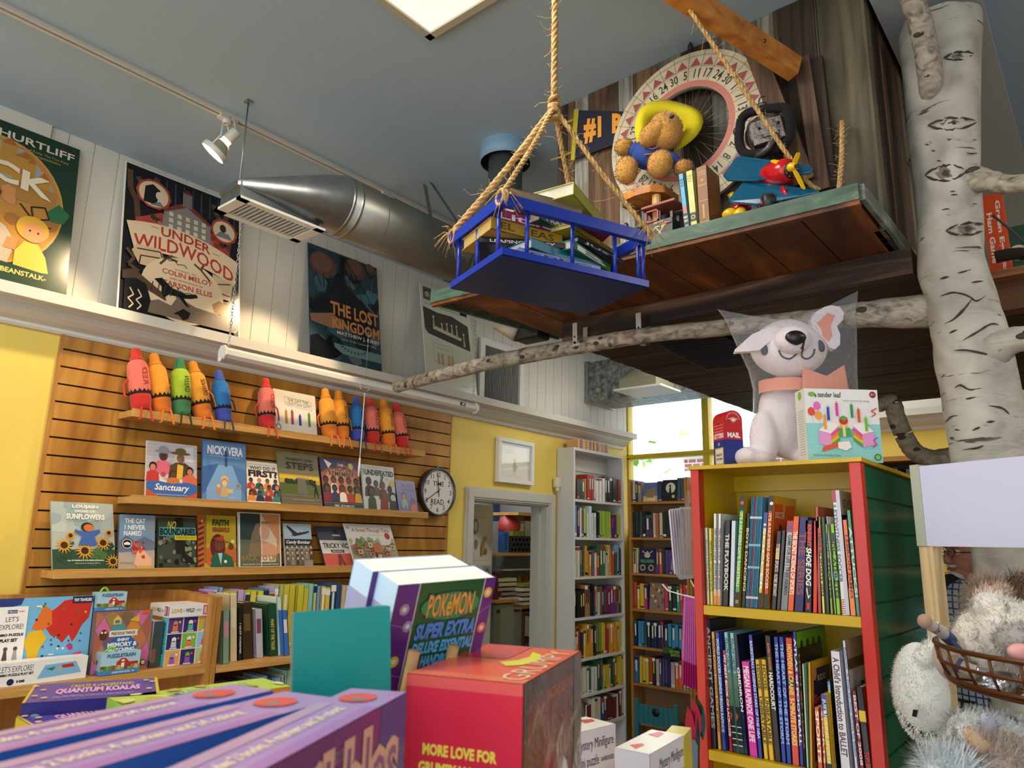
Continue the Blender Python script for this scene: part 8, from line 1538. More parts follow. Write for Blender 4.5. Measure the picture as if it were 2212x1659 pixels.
# ---------------------------------------------------------------- birch trunk and branches
def birch_mat():
    k=('birch',)
    if k in _M: return _M[k]
    mt,nt,b=nm('birch_bark'); tc=nt.nodes.new('ShaderNodeTexCoord')
    def noi(sc,s,d=5,dist=.5):
        mp=nt.nodes.new('ShaderNodeMapping'); mp.inputs['Scale'].default_value=sc; nt.links.new(tc.outputs['Object'],mp.inputs['Vector']); n=nt.nodes.new('ShaderNodeTexNoise'); n.inputs['Scale'].default_value=s; n.inputs['Detail'].default_value=d; n.inputs['Distortion'].default_value=dist; nt.links.new(mp.outputs['Vector'],n.inputs['Vector']); return n.outputs['Fac']
    c1=ramp2(nt,noi((1,1,1),9),[(.3,'8c857a'),(.5,'aaa498'),(.7,'bcb6aa')]); dark=ramp2(nt,noi((9,9,70),1,4,.6),[(.64,'000000'),(.70,'ffffff')]); n3=noi((4,4,12),1.2,6,.8)
    mx=nt.nodes.new('ShaderNodeMix'); mx.data_type='RGBA'; nt.links.new(dark,mx.inputs[0]); nt.links.new(c1,mx.inputs[6]); mx.inputs[7].default_value=lin('3c352c'); nt.links.new(mx.outputs[2],b.inputs['Base Color']); b.inputs['Roughness'].default_value=.7
    bp=nt.nodes.new('ShaderNodeBump'); bp.inputs['Strength'].default_value=.9; bp.inputs['Distance'].default_value=.015; nt.links.new(n3,bp.inputs['Height']); nt.links.new(bp.outputs['Normal'],b.inputs['Normal']); _M[k]=mt; return mt
BIR=birch_mat(); TWG=grain('birch_branch',[(.3,'5c5244'),(.45,'8c8272'),(.6,'a89e8e'),(.8,'b8b0a2')],(20,40,40),.75,.5,patch=('4a3c2e',16,.62,.68))
TYY=2.2
tc_=[PY(x,y,TYY) for x,y in ((2030,60),(2030,90),(2047,400),(2052,560),(2075,640),(2090,720),(2110,800),(2128,920),(2150,1050),(2180,1190))]
t=thing('birch_trunk','tall mock birch trunk with dark eye-shaped knots wrapping the steel post','tree trunk',V(tc_[-1].x,TYY,0))
rr=[.104,.105,.080,.080,.084,.088,.090,.090,.086,.083]; P=smooth_pts(tc_,8); Rr_=[]
for i in range(len(P)): f_=i/8; j=min(int(f_),len(rr)-2); Rr_.append(rr[j]+(rr[j+1]-rr[j])*(f_-j))
P+= [V(P[-1].x+.005,TYY,1.2),V(P[-1].x+.005,TYY,.6),V(P[-1].x+.005,TYY,.0)]; Rr_+=[.088,.09,.09]
mb=MB(); n=40; vs=[]; rd=random.Random(8)
for i,p in enumerate(P):
    for k in range(n): a=2*PI*k/n; w_=1+.03*math.sin(3*a+i*.35)+.02*math.sin(7*a-i*.6)+rd.uniform(-.006,.006); vs.append(V(p.x+math.cos(a)*Rr_[i]*w_,p.y+math.sin(a)*Rr_[i]*w_,p.z+(.012*math.sin(2*a)+.01*math.sin(5*a) if i==0 else 0)))
mb.add(vs,[(j*n+k,j*n+(k+1)%n,(j+1)*n+(k+1)%n,(j+1)*n+k) for j in range(len(P)-1) for k in range(n)],BIR,True); mb.build('bark',t)
def onT(x,y,off=.0015): # point of the trunk skin seen at (x,y)
    d=ray(x,y); best=None; ax=None
    z=PY(x,y,TYY).z; 
    for it in range(3):
        i=min(range(len(P)),key=lambda i:abs(P[i].z-z)); c=P[i]; r_=Rr_[i]+off+.002; ox,oy=EYE.x-c.x,EYE.y-c.y; A_=d.x**2+d.y**2;B_=ox*d.x+oy*d.y;C_=ox*ox+oy*oy-r_*r_; D_=B_*B_-A_*C_
        if D_<0: return None
        s=(-B_-math.sqrt(D_))/A_; p=EYE+d*s; z=p.z
    return p
BKM=flat('3a332a',.8,bump=.3,bscale=80); BKL=flat('6c655a',.8)
mk=1850,0; sc_=3.318
eyes=[((735,400),(110,30)),((690,885),(180,45)),((640,1240),(150,60)),((800,1640),(160,45))]
for (ex,ey),(hw,hh) in eyes:
    mb=MB(); 
    def T(x,y): return onT(1850+x/sc_,y/sc_)
    for s_ in (1,-1):
        for q0 in (-1,-.35,.3):
            q1=q0+random.uniform(.55,.7); pts=[T(ex+hw*q,ey-s_*hh*(1-q*q)*(.8+.3*random.random())-(q*14)) for q in [q0+(q1-q0)*i/5 for i in range(6)]]; pts=[p for p in pts if p]
            if len(pts)>2: mb.tube(pts,[.0008+.0034*math.sin(PI*i/(len(pts)-1))*random.uniform(.4,1.1) for i in range(len(pts))],BKM,6,sx=.6)
    pts=[T(ex+hw*.17*math.cos(a)*(1+.25*math.sin(3*a+ex)),ey+hh*.42*math.sin(a)*(1+.3*math.cos(4*a+ey))) for a in [2*PI*i/12 for i in range(12)]]
    if all(pts): mb.add(pts,[tuple(range(12))],BKM)
    pts=[T(ex-hw*.08+hw*.36*math.cos(a)*(1+.3*math.sin(5*a+ex)),ey+hh*.7*math.sin(a)*(1+.3*math.cos(3*a+ex))) for a in [2*PI*i/14 for i in range(14)]]
    if all(pts): mb.add([p-(EYE-p).normalized()*.0006 for p in pts],[tuple(range(14))],BKL)
    mb.build('knot_mark',t)
mb=MB(); rd=random.Random(3)
for x,y,w_ in ((505,1035,25),(665,1000,35),(850,1000,30),(830,1098,80),(550,1080,30),(590,1150,30),(690,1370,40),(640,1500,60),(700,1395,50),(850,1460,40)):
    pts=[onT(1850+(x-w_/2+w_*i/4)/sc_,(y+rd.uniform(-4,4))/sc_) for i in range(5)]
    if all(pts): mb=MB(); mb.tube(pts,[.0006,.0016,.002,.0014,.0005],BKM,5,sx=.6); mb.build('bark_dash',t)
for L in ([(2030,640),(2060,632),(2090,640),(2110,650),(2130,638)],[(2040,700),(2060,690),(2085,665),(2100,645)],[(2080,735),(2110,718),(2140,700),(2158,702)],[(2060,757),(2090,757),(2130,765),(2165,775)],[(2062,838),(2075,832),(2095,842),(2120,838)],[(2085,862),(2115,858)],[(2062,928),(2075,930)],[(2080,972),(2110,968),(2125,962)],[(2130,912),(2150,910)],[(2135,876),(2165,882),(2180,895)],[(2030,603),(2050,597)],[(2098,610),(2125,608)],[(2050,720),(2068,712)],[(2100,930),(2118,922)],[(2068,590),(2105,582)]):
    pts=[onT(*q) for q in L]; pts=[p for p in pts if p]
    if len(pts)>1: pts=smooth_pts(pts,4); mb=MB(); mb.tube(pts,[.0005+.0032*math.sin(PI*i/(len(pts)-1))*rd.uniform(.6,1.2) for i in range(len(pts))],BKM,5,sx=.5); mb.build('bark_dash',t)
def branch(lab,pts,rs,parent=None,knots=6,seed=1,mat=None,name='birch_branch'):
    P2=smooth_pts(pts,8); r2=[]
    for i in range(len(P2)): f_=i/8; j=min(int(f_),len(rs)-2); r2.append(rs[j]+(rs[j+1]-rs[j])*(f_-j))
    rd=random.Random(seed); mb=MB(); n=18; vs=[]; up=Z_
    for i,p in enumerate(P2):
        d=(P2[min(i+1,len(P2)-1)]-P2[max(i-1,0)]).normalized(); u=(up-d*up.dot(d)).normalized() if abs(d.z)<.95 else d.orthogonal().normalized(); w_=d.cross(u)
        for k in range(n): a=2*PI*k/n; vs.append(p+(u*math.cos(a)+w_*math.sin(a))*r2[i]*(1+rd.uniform(-.06,.06)))
    mb.add(vs,[(j*n+k,j*n+(k+1)%n,(j+1)*n+(k+1)%n,(j+1)*n+k) for j in range(len(P2)-1) for k in range(n)],mat or TWG,True); mb.add(vs[:n],[tuple(range(n))],'a89878'); mb.add(vs[-n:],[tuple(range(n))],'a89878')
    for q in range(knots): i=rd.randrange(3,len(P2)-3); mb.ell(P2[i]+V(rd.uniform(-.5,.5),-.9,rd.uniform(-.6,.6)).normalized()*r2[i]*.92,(r2[i]*.5,r2[i]*.22,r2[i]*.28),BKM,nu=8,nv=6)
    if parent: return mb.build(name,parent)
    return props(mb.build(name),lab,'branch')
pz=lambda x,y,z=2.40:PZ(x,y,z)
branch('long birch branch strapped under the treehouse, running left from the trunk',[pz(857,836,2.405),pz(960,808,2.405),pz(1100,775,2.405),pz(1250,748,2.405),pz(1385,726,2.40),pz(1560,708,2.39),pz(1750,690,2.375),pz(1900,678,2.36),pz(2045,668,2.35)+V(.02,.02,0)],[.027,.028,.03,.029,.027,.027,.03,.04,.055],knots=10,seed=3)
branch('',[PD(1935,-70,1.93),PD(1970,0,1.96),PD(1990,60,1.98),PD(2005,130,2.0),PD(2013,190,2.02),PD(2030,240,2.1)],[.028,.029,.030,.030,.032,.04],t,3,5)
branch('',[PY(2090,385,2.18),PY(2140,392,2.15),PY(2180,398,2.13),PY(2290,392,2.1)],[.042,.027,.024,.022],t,2,6)
branch('',[PY(2105,780,2.18),PY(2150,755,2.15),PY(2190,735,2.13),PY(2280,725,2.1)],[.062,.043,.032,.028],t,2,7,BIR)
t2=branch('crooked brown-grey branch curving down behind the toy carton to the trunk',[PD(1895,880,2.9),PD(1925,868,2.9),PD(1938,905,2.88),PD(1955,945,2.86),PD(1975,975,2.84),PD(2010,990,2.8),PD(2060,985,2.75)],[.022,.032,.034,.034,.035,.034,.034],None,4,8,grain('rough_branch',[(.3,'6c6252'),(.5,'8c8270'),(.75,'a89e8c')],(30,30,30),.7,.5))
mb=MB(); mb.tube(smooth_pts([PD(2145,465,2.0),PD(2175,490,2.0),PD(2225,535,2.0)],3),.0035,BKM,6); props(mb.build('thin_twig'),'thin bare twig in front of the orange game box','twig')
for (x,y,x2,y2) in ((1245,742,1262,760),(1383,722,1398,742)):
    c=pz((x+x2)/2,(y+y2)/2-6,2.41); mb=MB(); vs=[]
    for k in range(13):
        a=-PI*.05-PI*.9*k/12; yy=.034*math.cos(a); zz=.034*math.sin(a); vs+= [c+V(-.010,yy,zz),c+V(.010,yy,zz)]
    vs=[c+V(-.01,.034,.075),c+V(.01,.034,.075)]+vs+[c+V(-.01,-.036,.075),c+V(.01,-.036,.075)]; m_=len(vs)//2
    mb.add(vs,[(2*i,2*i+1,2*i+3,2*i+2) for i in range(m_-1)],flat('b4b0a6',.4,metal=.5)); q=c+V(0,-.0365,0); mb.lathe([(0,0),(.005,0)],BLK,10,q,-Y_); mb.lathe([(0,0),(.003,0)],BLK,10,q+V(0,0,.022),-Y_); o=mb.build('pipe_strap'); md_=o.modifiers.new('solid','SOLIDIFY'); md_.thickness=.0015; props(o,['perforated metal strap holding the branch, left of two','perforated metal strap holding the branch, right of two'][x>1300],'strap')
# small fixture hanging below the platform near the grille
a=PX(1072,700,-1.95);b=PX(1118,722,-1.85); t=thing('dark_fixture','pale and black cylindrical fixture tucked under the left platform edge','fixture',b); c=PX(1180,728,-1.75)
mb=MB(); mb.lathe([(.022,0),(.034,(b-a).length)],flat('a09684',.5),20,a,(b-a)); mb.build('pale_sleeve',t); mb=MB(); mb.rbox((b+c)/2+V(0,.0,.012),(.13,.09,.07),.012,BLK); mb.build('black_body',t)
# ---------------------------------------------------------------- right edge: sign, post, plush basket
U=V(.88,-.475,0).normalized(); tl=PD(1985,1005,1.70); bl=PD(2003,1180,1.70); h_=tl.z-bl.z; N=U.cross(Z_).normalized()
t=thing('sign_board','large blank white sign board at the right edge, with pale green end frame','sign',V(bl.x,bl.y,bl.z)); O=V((tl.x+bl.x)/2,(tl.y+bl.y)/2,bl.z)
mb=MB(); mb.obox(O,U*.6,V(0,0,h_),-N*.012,flat('c4c6e2',.45)); mb.build('white_face',t)
mb=MB(); mb.obox(O-U*.024-V(0,0,.0),U*.024,V(0,0,h_+.004),N*.003,flat('a8b09c',.5)); mb.obox(O-U*.024,U*.02,V(0,0,h_+.004),-N*.04,flat('a8b09c',.5)); mb.build('end_frame',t)
PINE=grain('pine_post_board',[(.3,'b09468'),(.5,'c9b084'),(.7,'dcc698')],(50,50,3),.6,.2,dist=.8)
p=O-U*.022; mb=MB(); mb.obox(V(p.x,p.y,0),U*.036,V(0,0,O.z-.001),-N*.03,PINE); props(mb.build('wooden_post'),'pale square pine post under the white sign board','post')
# wire basket
D0=1.12; C0=PD(2432,1398,D0); C0.z=1.549; BW=flat('5c3414',.35,metal=.5); R0=.258
t=thing('wire_basket','round bronze wire basket of plush toys at the right edge','basket',V(C0.x,C0.y,C0.z-.07))
for k,(r_,z_,w_) in enumerate(((R0,0,.004),(R0-.004,-.026,.0028),(R0-.012,-.05,.0034),(R0-.016,-.056,.0034))): mb=MB(); mb.tube([C0+V(r_*math.cos(a),r_*math.sin(a),z_) for a in [2*PI*i/60 for i in range(61)]],w_,BW,8,caps=False); mb.build('ring',t)
mb=MB()
for i in range(34): a=2*PI*i/34; d=V(math.cos(a),math.sin(a),0); mb.tube([C0+d*R0,C0+d*(R0-.004)+V(0,0,-.026),C0+d*(R0-.016)+V(0,0,-.056)],.0024,BW,6)
for i in range(-4,5): y=i*.06; x=math.sqrt(max(0,(R0-.02)**2-y*y)); mb.tube([C0+V(-x,y,-.056),C0+V(x,y,-.056)],.002,BW,6); mb.tube([C0+V(y,-x,-.056),C0+V(y,x,-.056)],.002,BW,6)
mb.build('wires',t)
mb=MB(); mb.tube([V(C0.x,C0.y,.02),C0+V(0,0,-.056)],.012,BW,12); mb.lathe([(.0,0),(.16,0),(.16,.012),(.012,.02)],BW,30,V(C0.x,C0.y,0),Z_); mb.build('stand_pole',t)
def plush_mat(name,a,b,sc=14,lo=.52,hi=.58):
    k=('pl',name)
    if k in _M: return _M[k]
    mt,nt,bs=nm(name); tc=nt.nodes.new('ShaderNodeTexCoord'); n=nt.nodes.new('ShaderNodeTexNoise'); n.inputs['Scale'].default_value=sc; n.inputs['Detail'].default_value=2; nt.links.new(tc.outputs['Object'],n.inputs['Vector'])
    c=ramp2(nt,n.outputs['Fac'],[(lo,a),(hi,b)]); nt.links.new(c,bs.inputs['Base Color']); bs.inputs['Roughness'].default_value=.95; bs.inputs['Sheen Weight'].default_value=.4; _M[k]=mt; return mt
LEO=plush_mat('spotted_plush','d8d2c8','8a827a',20); GRS=plush_mat('grey_spotted_plush','ccd0d2','7c7c82',18); TAN=flat('a08c78',.95,sheen=.4); TANP=flat('a8988c',.95,sheen=.4); WHP=flat('e6e8e4',.95,sheen=.5); CRP=flat('b4a898',.9,sheen=.3)
pd=lambda x,y,d=1.15:PD(x,y,d)
def ptoy(nm_,lab,parts,loc):
    t=thing(nm_,lab,'soft toy',loc)
    for pn,els,mat,L,n in parts:
        mb=MB()
        for c,r_,R in els:
            mb.ell(c,r_,mat,R=R,nu=22,nv=14)
            if L: fuzz(mb,c,r_,n,L,mat,R,seed=int(abs(c.x)*999)+n,w=.0011,lay=.7)
        mb.build(pn,t)
    return t
Rc=Matrix((gr,gf,Z_)).transposed()
ptoy('leopard_plush','cream and grey spotted leopard plush with pink nose lying in the wire basket',[('head',[(pd(2180,1375,1.22),(.052,.06,.058),Rc)],LEO,.014,1500),('cheek',[(pd(2150,1320,1.25),(.04,.04,.028),Rc@Ry(.5))],LEO,.014,600),('body',[(pd(2118,1400,1.26),(.04,.06,.062),Rc)],LEO,.012,1300),('muzzle',[(pd(2200,1385,1.13),(.032,.03,.028),Rc)],flat('9c9692',.95,sheen=.4),.010,500),('nose',[(pd(2203,1408,1.085),(.018,.012,.012),Rc)],flat('d89c98',.5),0,0)],pd(2140,1440,1.2))
ptoy('tan_fluffy_plush','fluffy tan plush ears poking up behind the spotted leopard',[('ear',[(pd(2130,1306,1.3),(.030,.03,.044),Rc@Ry(.3))],TAN,.026,1800),('ear_lining',[(pd(2142,1288,1.27),(.034,.02,.018),Rc@Ry(-.15))],flat('c4a898',.95),.012,700),('mane',[(pd(2205,1285,1.32),(.03,.03,.03),Rc)],flat('6c5440',.95),.03,700)],pd(2110,1350,1.3))
def leg(lab,pts,bands,loc,r=.016):
    t=thing('mouse_leg_plush',lab,'soft toy',loc); mb=MB(); mb.tube(smooth_pts(pts,6),r,CRP,14); mb.ell(pts[0],r*1.15,flat('a07c68',.9,sheen=.3)); mb.build('limb',t)
    for a,b,c in bands:
        P_=smooth_pts(pts,10); i0=int(a*(len(P_)-1));i1=max(i0+1,int(b*(len(P_)-1))); mb=MB(); mb.tube(P_[i0:i1+1],r*1.06,flat(c,.8) if c!='s' else flat('c8c8cc',.2,metal=.9),14); mb.build('band',t)
    return t
t=leg('cream mouse plush with blue striped arms sticking out over the basket rim',[pd(1998,1342,1.17),pd(2030,1362,1.2),pd(2060,1388,1.24)],[(.28,.36,'s'),(.6,.85,'3c4c7c')],pd(2000,1350,1.2),.0098)
mb=MB(); mb.ell(pd(2060,1420,1.26),(.033,.03,.042),CRP,R=Rc,nu=18,nv=12); mb.tube(smooth_pts([pd(2055,1385,1.21),pd(2070,1398,1.2),pd(2082,1415,1.21)],5),.004,flat('3c4468',.8),6); mb.build('body',t)
leg('cream plush leg with blue sock band and silver shoe inside the basket',[pd(2062,1432,1.19),pd(2100,1450,1.17),pd(2150,1462,1.15)],[(.05,.25,'3c4c7c'),(.62,.98,'s')],pd(2070,1450,1.2),.011)
mb=MB(); mb.ell(pd(2160,1480,1.12),(.036,.022,.022),flat('b4b4ba',.18,metal=.95,bump=.6,bscale=40),R=Rc,nu=18,nv=12); props(mb.build('silver_shoe_plush'),'crinkled silver plush shoe pressed against the basket wires','soft toy')
ptoy('grey_spotted_plush','pale grey spotted plush lying below the wire basket',[('body',[(pd(2150,1590,1.15),(.07,.06,.034),Rc@Ry(.15))],GRS,.014,1900),('head',[(pd(2095,1610,1.13),(.032,.04,.034),Rc)],GRS,.014,800),('paw',[(pd(2140,1580,1.06),(.012,.012,.026),Rc@Ry(-.3))],flat('a4a4b4',.9,sheen=.4),.006,200)],pd(2140,1650,1.15))
ptoy('pink_grey_plush','shaggy pinkish-grey plush at the bottom right corner',[('body',[(pd(2165,1650,1.0),(.05,.05,.028),Rc)],TANP,.024,2200),('ear',[(pd(2120,1612,.99),(.010,.008,.030),Rc@Ry(-.75))],flat('b89c80',.9,sheen=.4),.006,200)],pd(2160,1690,1.0))
ptoy('white_blue_plush','white and pale blue shaggy plush at the bottom edge beside the pinkish one',[('body',[(pd(2050,1665,1.0),(.034,.04,.022),Rc)],flat('ccd4d8',.95,sheen=.4),.028,1700)],pd(2050,1700,1.0))
mb=MB()
for k in range(5): mb.tube([pd(2022+k*14,1490+k*6,1.75),pd(2034+k*14,1610,1.75)],.004,BLK,6)
for k in range(4): mb.tube([pd(2015,1500+k*28,1.74),pd(2110,1520+k*26,1.74)],.004,BLK,6)
props(mb.build('black_wire_rack'),'black wire rack behind the pine post below the basket','rack')
t=thing('stuffed_animal','large white fuzzy plush hanging head-down beside the pine post, with care tag','soft toy',pd(1985,1600,1.55))
mb=MB(); b=pd(1988,1497,1.57); sb=1.57/F; egg=lambda d:(1-.28*max(0,-d.z)**1.5)*(1+.05*d.x)
mb.ell(b,(52*sb,.06,104*sb),WHP,R=Rc,nu=30,nv=22,fn=egg); fuzz(mb,b,(50*sb,.058,98*sb),5200,.0085,WHP,Rc,3,w=.0012,lay=1.0); mb.build('body',t)
mb=MB(); P_=smooth_pts([pd(1990,1430,1.55),pd(2012,1405,1.55),pd(2036,1380,1.56)],5); mb.tube(P_,[.022,.021,.02,.019,.018,.017,.016,.016,.015,.015,.013][:len(P_)],WHP,14); 
for q in (P_[2],P_[5],P_[8],P_[-1]): fuzz(mb,q,(.02,.02,.02),400,.009,WHP,None,5,lay=1.)
mb.build('tail',t)
mb=MB(); q=lambda x,y:pd(1900+x/2.0737,1200+y/2.0737,1.49); mb.add([q(145,720),q(168,725),q(175,692),q(150,690)],[(0,1,2,3)],flat('141414',.6)); mb.add([q(165,725),q(190,745),q(220,712),q(172,684)],[(0,1,2,3)],flat('dcdcd8',.6)); o=mb.build('care_tag',t)
# ---------------------------------------------------------------- person behind the sign
hd=2.95; H0=PD(2104,1204,hd); hx=gr*-1; hy=gf    # faces towards photo left
t=thing('person','man in glasses and blue plaid shirt, facing left, half hidden behind the sign','person',V(H0.x,H0.y,0))
SK=flat('9c6a54',.55,bump=.1,bscale=60); sc=hd/F
# profile-shaped body grown from one skeleton
me=bpy.data.meshes.new('body'); sx=H0.x;sy=H0.y
def J(f_,s_,z): return (gr*-f_+gf*s_+V(0,0,z*1.04))   # forward, sideways, height
jt=[J(0,0,.95),J(.0,0,1.15),J(0,0,1.36),J(.01,0,1.50),J(.03,0,1.60), J(0,.10,.92),J(.02,.11,.5),J(-.02,.11,.08),J(.12,.11,.04), J(0,-.10,.92),J(.04,-.11,.5),J(0,-.11,.08),J(.14,-.11,.04), J(0,.2,1.42),J(-.02,.25,1.14),J(.18,.2,1.02),J(.24,.18,1.0), J(0,-.2,1.42),J(-.02,-.25,1.14),J(.18,-.2,1.02),J(.24,-.18,1.0)]
ed=[(0,1),(1,2),(2,3),(3,4),(0,5),(5,6),(6,7),(7,8),(0,9),(9,10),(10,11),(11,12),(2,13),(13,14),(14,15),(15,16),(2,17),(17,18),(18,19),(19,20)]
rad=[(.15,.13),(.15,.12),(.17,.12),(.06,.06),(.055,.06),(.09,.09),(.06,.06),(.045,.045),(.04,.03),(.09,.09),(.06,.06),(.045,.045),(.04,.03),(.065,.065),(.045,.045),(.032,.032),(.03,.02),(.065,.065),(.045,.045),(.032,.032),(.03,.02)]
me.from_pydata([tuple(j) for j in jt],ed,[]); bo=bpy.data.objects.new('body',me); COL.objects.link(bo); bo.parent=t; me.materials.append(SK)
sk_=bo.modifiers.new('skin','SKIN'); sv=me.skin_vertices[0].data
for i,r_ in enumerate(rad): sv[i].radius=r_
sv[0].use_root=True; ss=bo.modifiers.new('sub','SUBSURF'); ss.levels=1; ss.render_levels=1
for hs,jb in ((1,16),(-1,20)):
    for k in range(4): mb=MB(); b0=t.location+jt[jb]+gf*(.012*k-.018)*1; mb.tube([b0,b0-gr*.03+V(0,0,-.01),b0-gr*(.055+.006*(k in(1,2)))+V(0,0,-.03),b0-gr*.055+V(0,0,-.048)],[.009,.0085,.008,.006],SK,8); mb.build('finger',t)
    mb=MB(); b0=t.location+jt[jb]+gf*.03*-hs; mb.tube([b0+gr*.02,b0-gr*.01+V(0,0,.01),b0-gr*.03+V(0,0,0)],[.011,.010,.007],SK,8); mb.build('thumb',t)
# head with features, modelled in profile
mb=MB(); hcn=t.location+V(0,0,H0.z+.02)-gr*.0; Rh=Matrix((-gr,gf,Z_)).transposed()
mb.ell(hcn,(.098,.077,.12),SK,R=Rh,nu=28,nv=20,fn=lambda d:1-.10*max(0,-d.z)*(1-d.x)); mb.ell(hcn-gr*.062-V(0,0,.075),(.036,.042,.036),SK,R=Rh); mb.ell(hcn-gr*.055-V(0,0,.045),(.044,.055,.05),SK,R=Rh)
mb.tube([hcn-gr*.092+V(0,0,.0),hcn-gr*.112-V(0,0,.028),hcn-gr*.112-V(0,0,.036),hcn-gr*.09-V(0,0,.044)],[.010,.014,.015,.010],SK,10)
for s_ in (-1,1): mb.ell(hcn+gf*.078*s_+gr*.01-V(0,0,.01),(.018,.008,.03),SK,R=Rh); mb.ell(hcn-gr*.085+gf*.032*s_+V(0,0,.0),(.012,.015,.010),flat('d8ccc4',.3),R=Rh); mb.ell(hcn-gr*.095+gf*.034*s_,(.004,.006,.006),BK,R=Rh); mb.tube([hcn-gr*.098+gf*.015*s_+V(0,0,.018),hcn-gr*.092+gf*.05*s_+V(0,0,.02)],.004,flat('6c625c',.9),6)
mb.tube([hcn-gr*.098+gf*.022-V(0,0,.068),hcn-gr*.105-V(0,0,.066),hcn-gr*.098-gf*.022-V(0,0,.068)],.005,flat('8c4c44',.6),8); mb.build('head',t)
mb=MB(); GB=flat('c4c0bc',.95,bump=.6,bscale=200); mb.ell(hcn-gr*.075-V(0,0,.092),(.030,.034,.024),GB,R=Rh); mb.ell(hcn-gr*.096-V(0,0,.056),(.014,.03,.008),GB,R=Rh); mb.build('goatee',t)
mb=MB(); mb.ell(hcn+gr*.012+V(0,0,.035),(.10,.082,.10),flat('7c7672',.95,bump=.5,bscale=150),R=Rh,nu=22,nv=14); mb.build('hair',t)
mb=MB(); 
for s_ in (-1,1):
    c=hcn-gr*.112+gf*.033*s_-V(0,0,.002); mb.tube([c+gf*.024*math.cos(a)+V(0,0,.017*math.sin(a)) for a in [2*PI*k/20 for k in range(21)]],.0016,BLK,6); mb.tube([c+gf*.024*s_,hcn+gf*.08*s_-V(0,0,.0)],.002,BLK,6)
mb.tube([hcn-gr*.112+gf*.01,hcn-gr*.115,hcn-gr*.112-gf*.01],.0016,BLK,6); mb.build('glasses',t)
k='plaid'; mt,nt_,bs=nm('plaid_cloth'); tc=nt_.nodes.new('ShaderNodeTexCoord'); sp_=nt_.nodes.new('ShaderNodeSeparateXYZ'); nt_.links.new(tc.outputs['Object'],sp_.inputs[0]); prev=None
for ax,fr_ in (('X',260),('Z',260),('Y',260)):
    m1=nt_.nodes.new('ShaderNodeMath'); m1.operation='MULTIPLY'; m1.inputs[1].default_value=fr_; nt_.links.new(sp_.outputs[ax],m1.inputs[0]); m2=nt_.nodes.new('ShaderNodeMath'); m2.operation='SINE'; nt_.links.new(m1.outputs[0],m2.inputs[0]); m3=nt_.nodes.new('ShaderNodeMath'); m3.operation='GREATER_THAN'; m3.inputs[1].default_value=.72; nt_.links.new(m2.outputs[0],m3.inputs[0])
    if ax!='Y':
        if prev: mm=nt_.nodes.new('ShaderNodeMath'); mm.operation='MAXIMUM'; nt_.links.new(prev,mm.inputs[0]); nt_.links.new(m3.outputs[0],mm.inputs[1]); prev=mm.outputs[0]
        else: prev=m3.outputs[0]
c_=ramp2(nt_,prev,[(0.2,'9cb4cc'),(.8,'2c3c5c')]); nt_.links.new(c_,bs.inputs['Base Color']); bs.inputs['Roughness'].default_value=.9
mb=MB(); vs=[];n=28; L=t.location
for z_,a_,b_ in ((.84,.165,.225),(1.0,.17,.22),(1.2,.165,.225),(1.38,.18,.245),(1.46,.165,.235),(1.53,.12,.15),(1.575,.08,.08)):
    for k_ in range(n): a=2*PI*k_/n; vs.append(L+gr*math.cos(a)*a_+gf*math.sin(a)*b_+V(0,0,z_))
mb.add(vs,[(j*n+k_,j*n+(k_+1)%n,(j+1)*n+(k_+1)%n,(j+1)*n+k_) for j in range(6) for k_ in range(n)],mt,True)
mb.ell(L-gr*.085+V(0,0,1.49),(.085,.16,.1),mt,R=Rh)
for i0 in (13,17): mb.tube(smooth_pts([L+jt[i0],L+jt[i0+1],L+jt[i0+2]],5),[.085,.08,.076,.07,.066,.062,.06,.057,.054,.05,.05],mt,16)
mb.build('plaid_shirt',t)
mb=MB(); mb.ell(L-gr*.10+V(0,0,1.54),(.07,.05,.07),flat('16181c',.9),R=Rh); mb.build('dark_undershirt',t)
mb=MB(); JN=flat('2c3448',.85)
for i0 in (5,9): mb.tube(smooth_pts([L+jt[i0]+V(0,0,.05),L+jt[i0+1],L+jt[i0+2]],4),[.12,.115,.105,.095,.085,.08,.075,.07,.068],JN,16)
mb.ell(L+V(0,0,.9),(.16,.2,.12),JN,R=Rh); mb.build('trousers',t)
for i0 in (7,11): mb=MB(); mb.rbox(L+jt[i0]-gr*.06+V(0,0,-.035),(.10,.10,.08),.03,flat('2c2018',.5)); mb.rbox(L+jt[i0]-gr*.10+V(0,0,-.045),(.16,.1,.06),.028,flat('2c2018',.5)); mb.build('shoe',t)
# ---------------------------------------------------------------- boxes on the treehouse ledge right of the trunk
Lz=2.562; a=PZ(2138,572,Lz); a=V(a.x,max(a.y,2.62),Lz)
def lbox(lab,x0,x1,ytop,Y,col,art,dep=.05,nmx='game_box',z=Lz):
    a=PY(x0,560,Y);b=PY(x1,560,Y);tp=PY((x0+x1)/2,ytop,Y); boxart(lab,V(a.x,Y,z),V(b.x-a.x,0,0),V(0,0,tp.z-z),dep,col,art,name=nmx)
def a_green(A):
    A.rect(0,0,1,1,'e0501c'); spine_text(A,'Green Eggs and','f4e8dc',.05,.92,.55,.85,.03); spine_text(A,'Ham Game','f4e8dc',.25,.8,.15,.42,.03)
lbox('upright orange game box with white sideways lettering right of the birch trunk',2136,2183,415,2.78,'e0501c',a_green)
lbox('green and cream game box lying partly behind the orange one, at the frame edge',2186,2260,482,2.9,'1c4c34',lambda A:(A.rect(0,0,1,1,'1c4c34'),A.circ(.2,.6,.3,'d8c8a8'),A.circ(.2,.6,.2,'7c2c24'),A.circ(.25,.2,.25,'d8c8a8')))
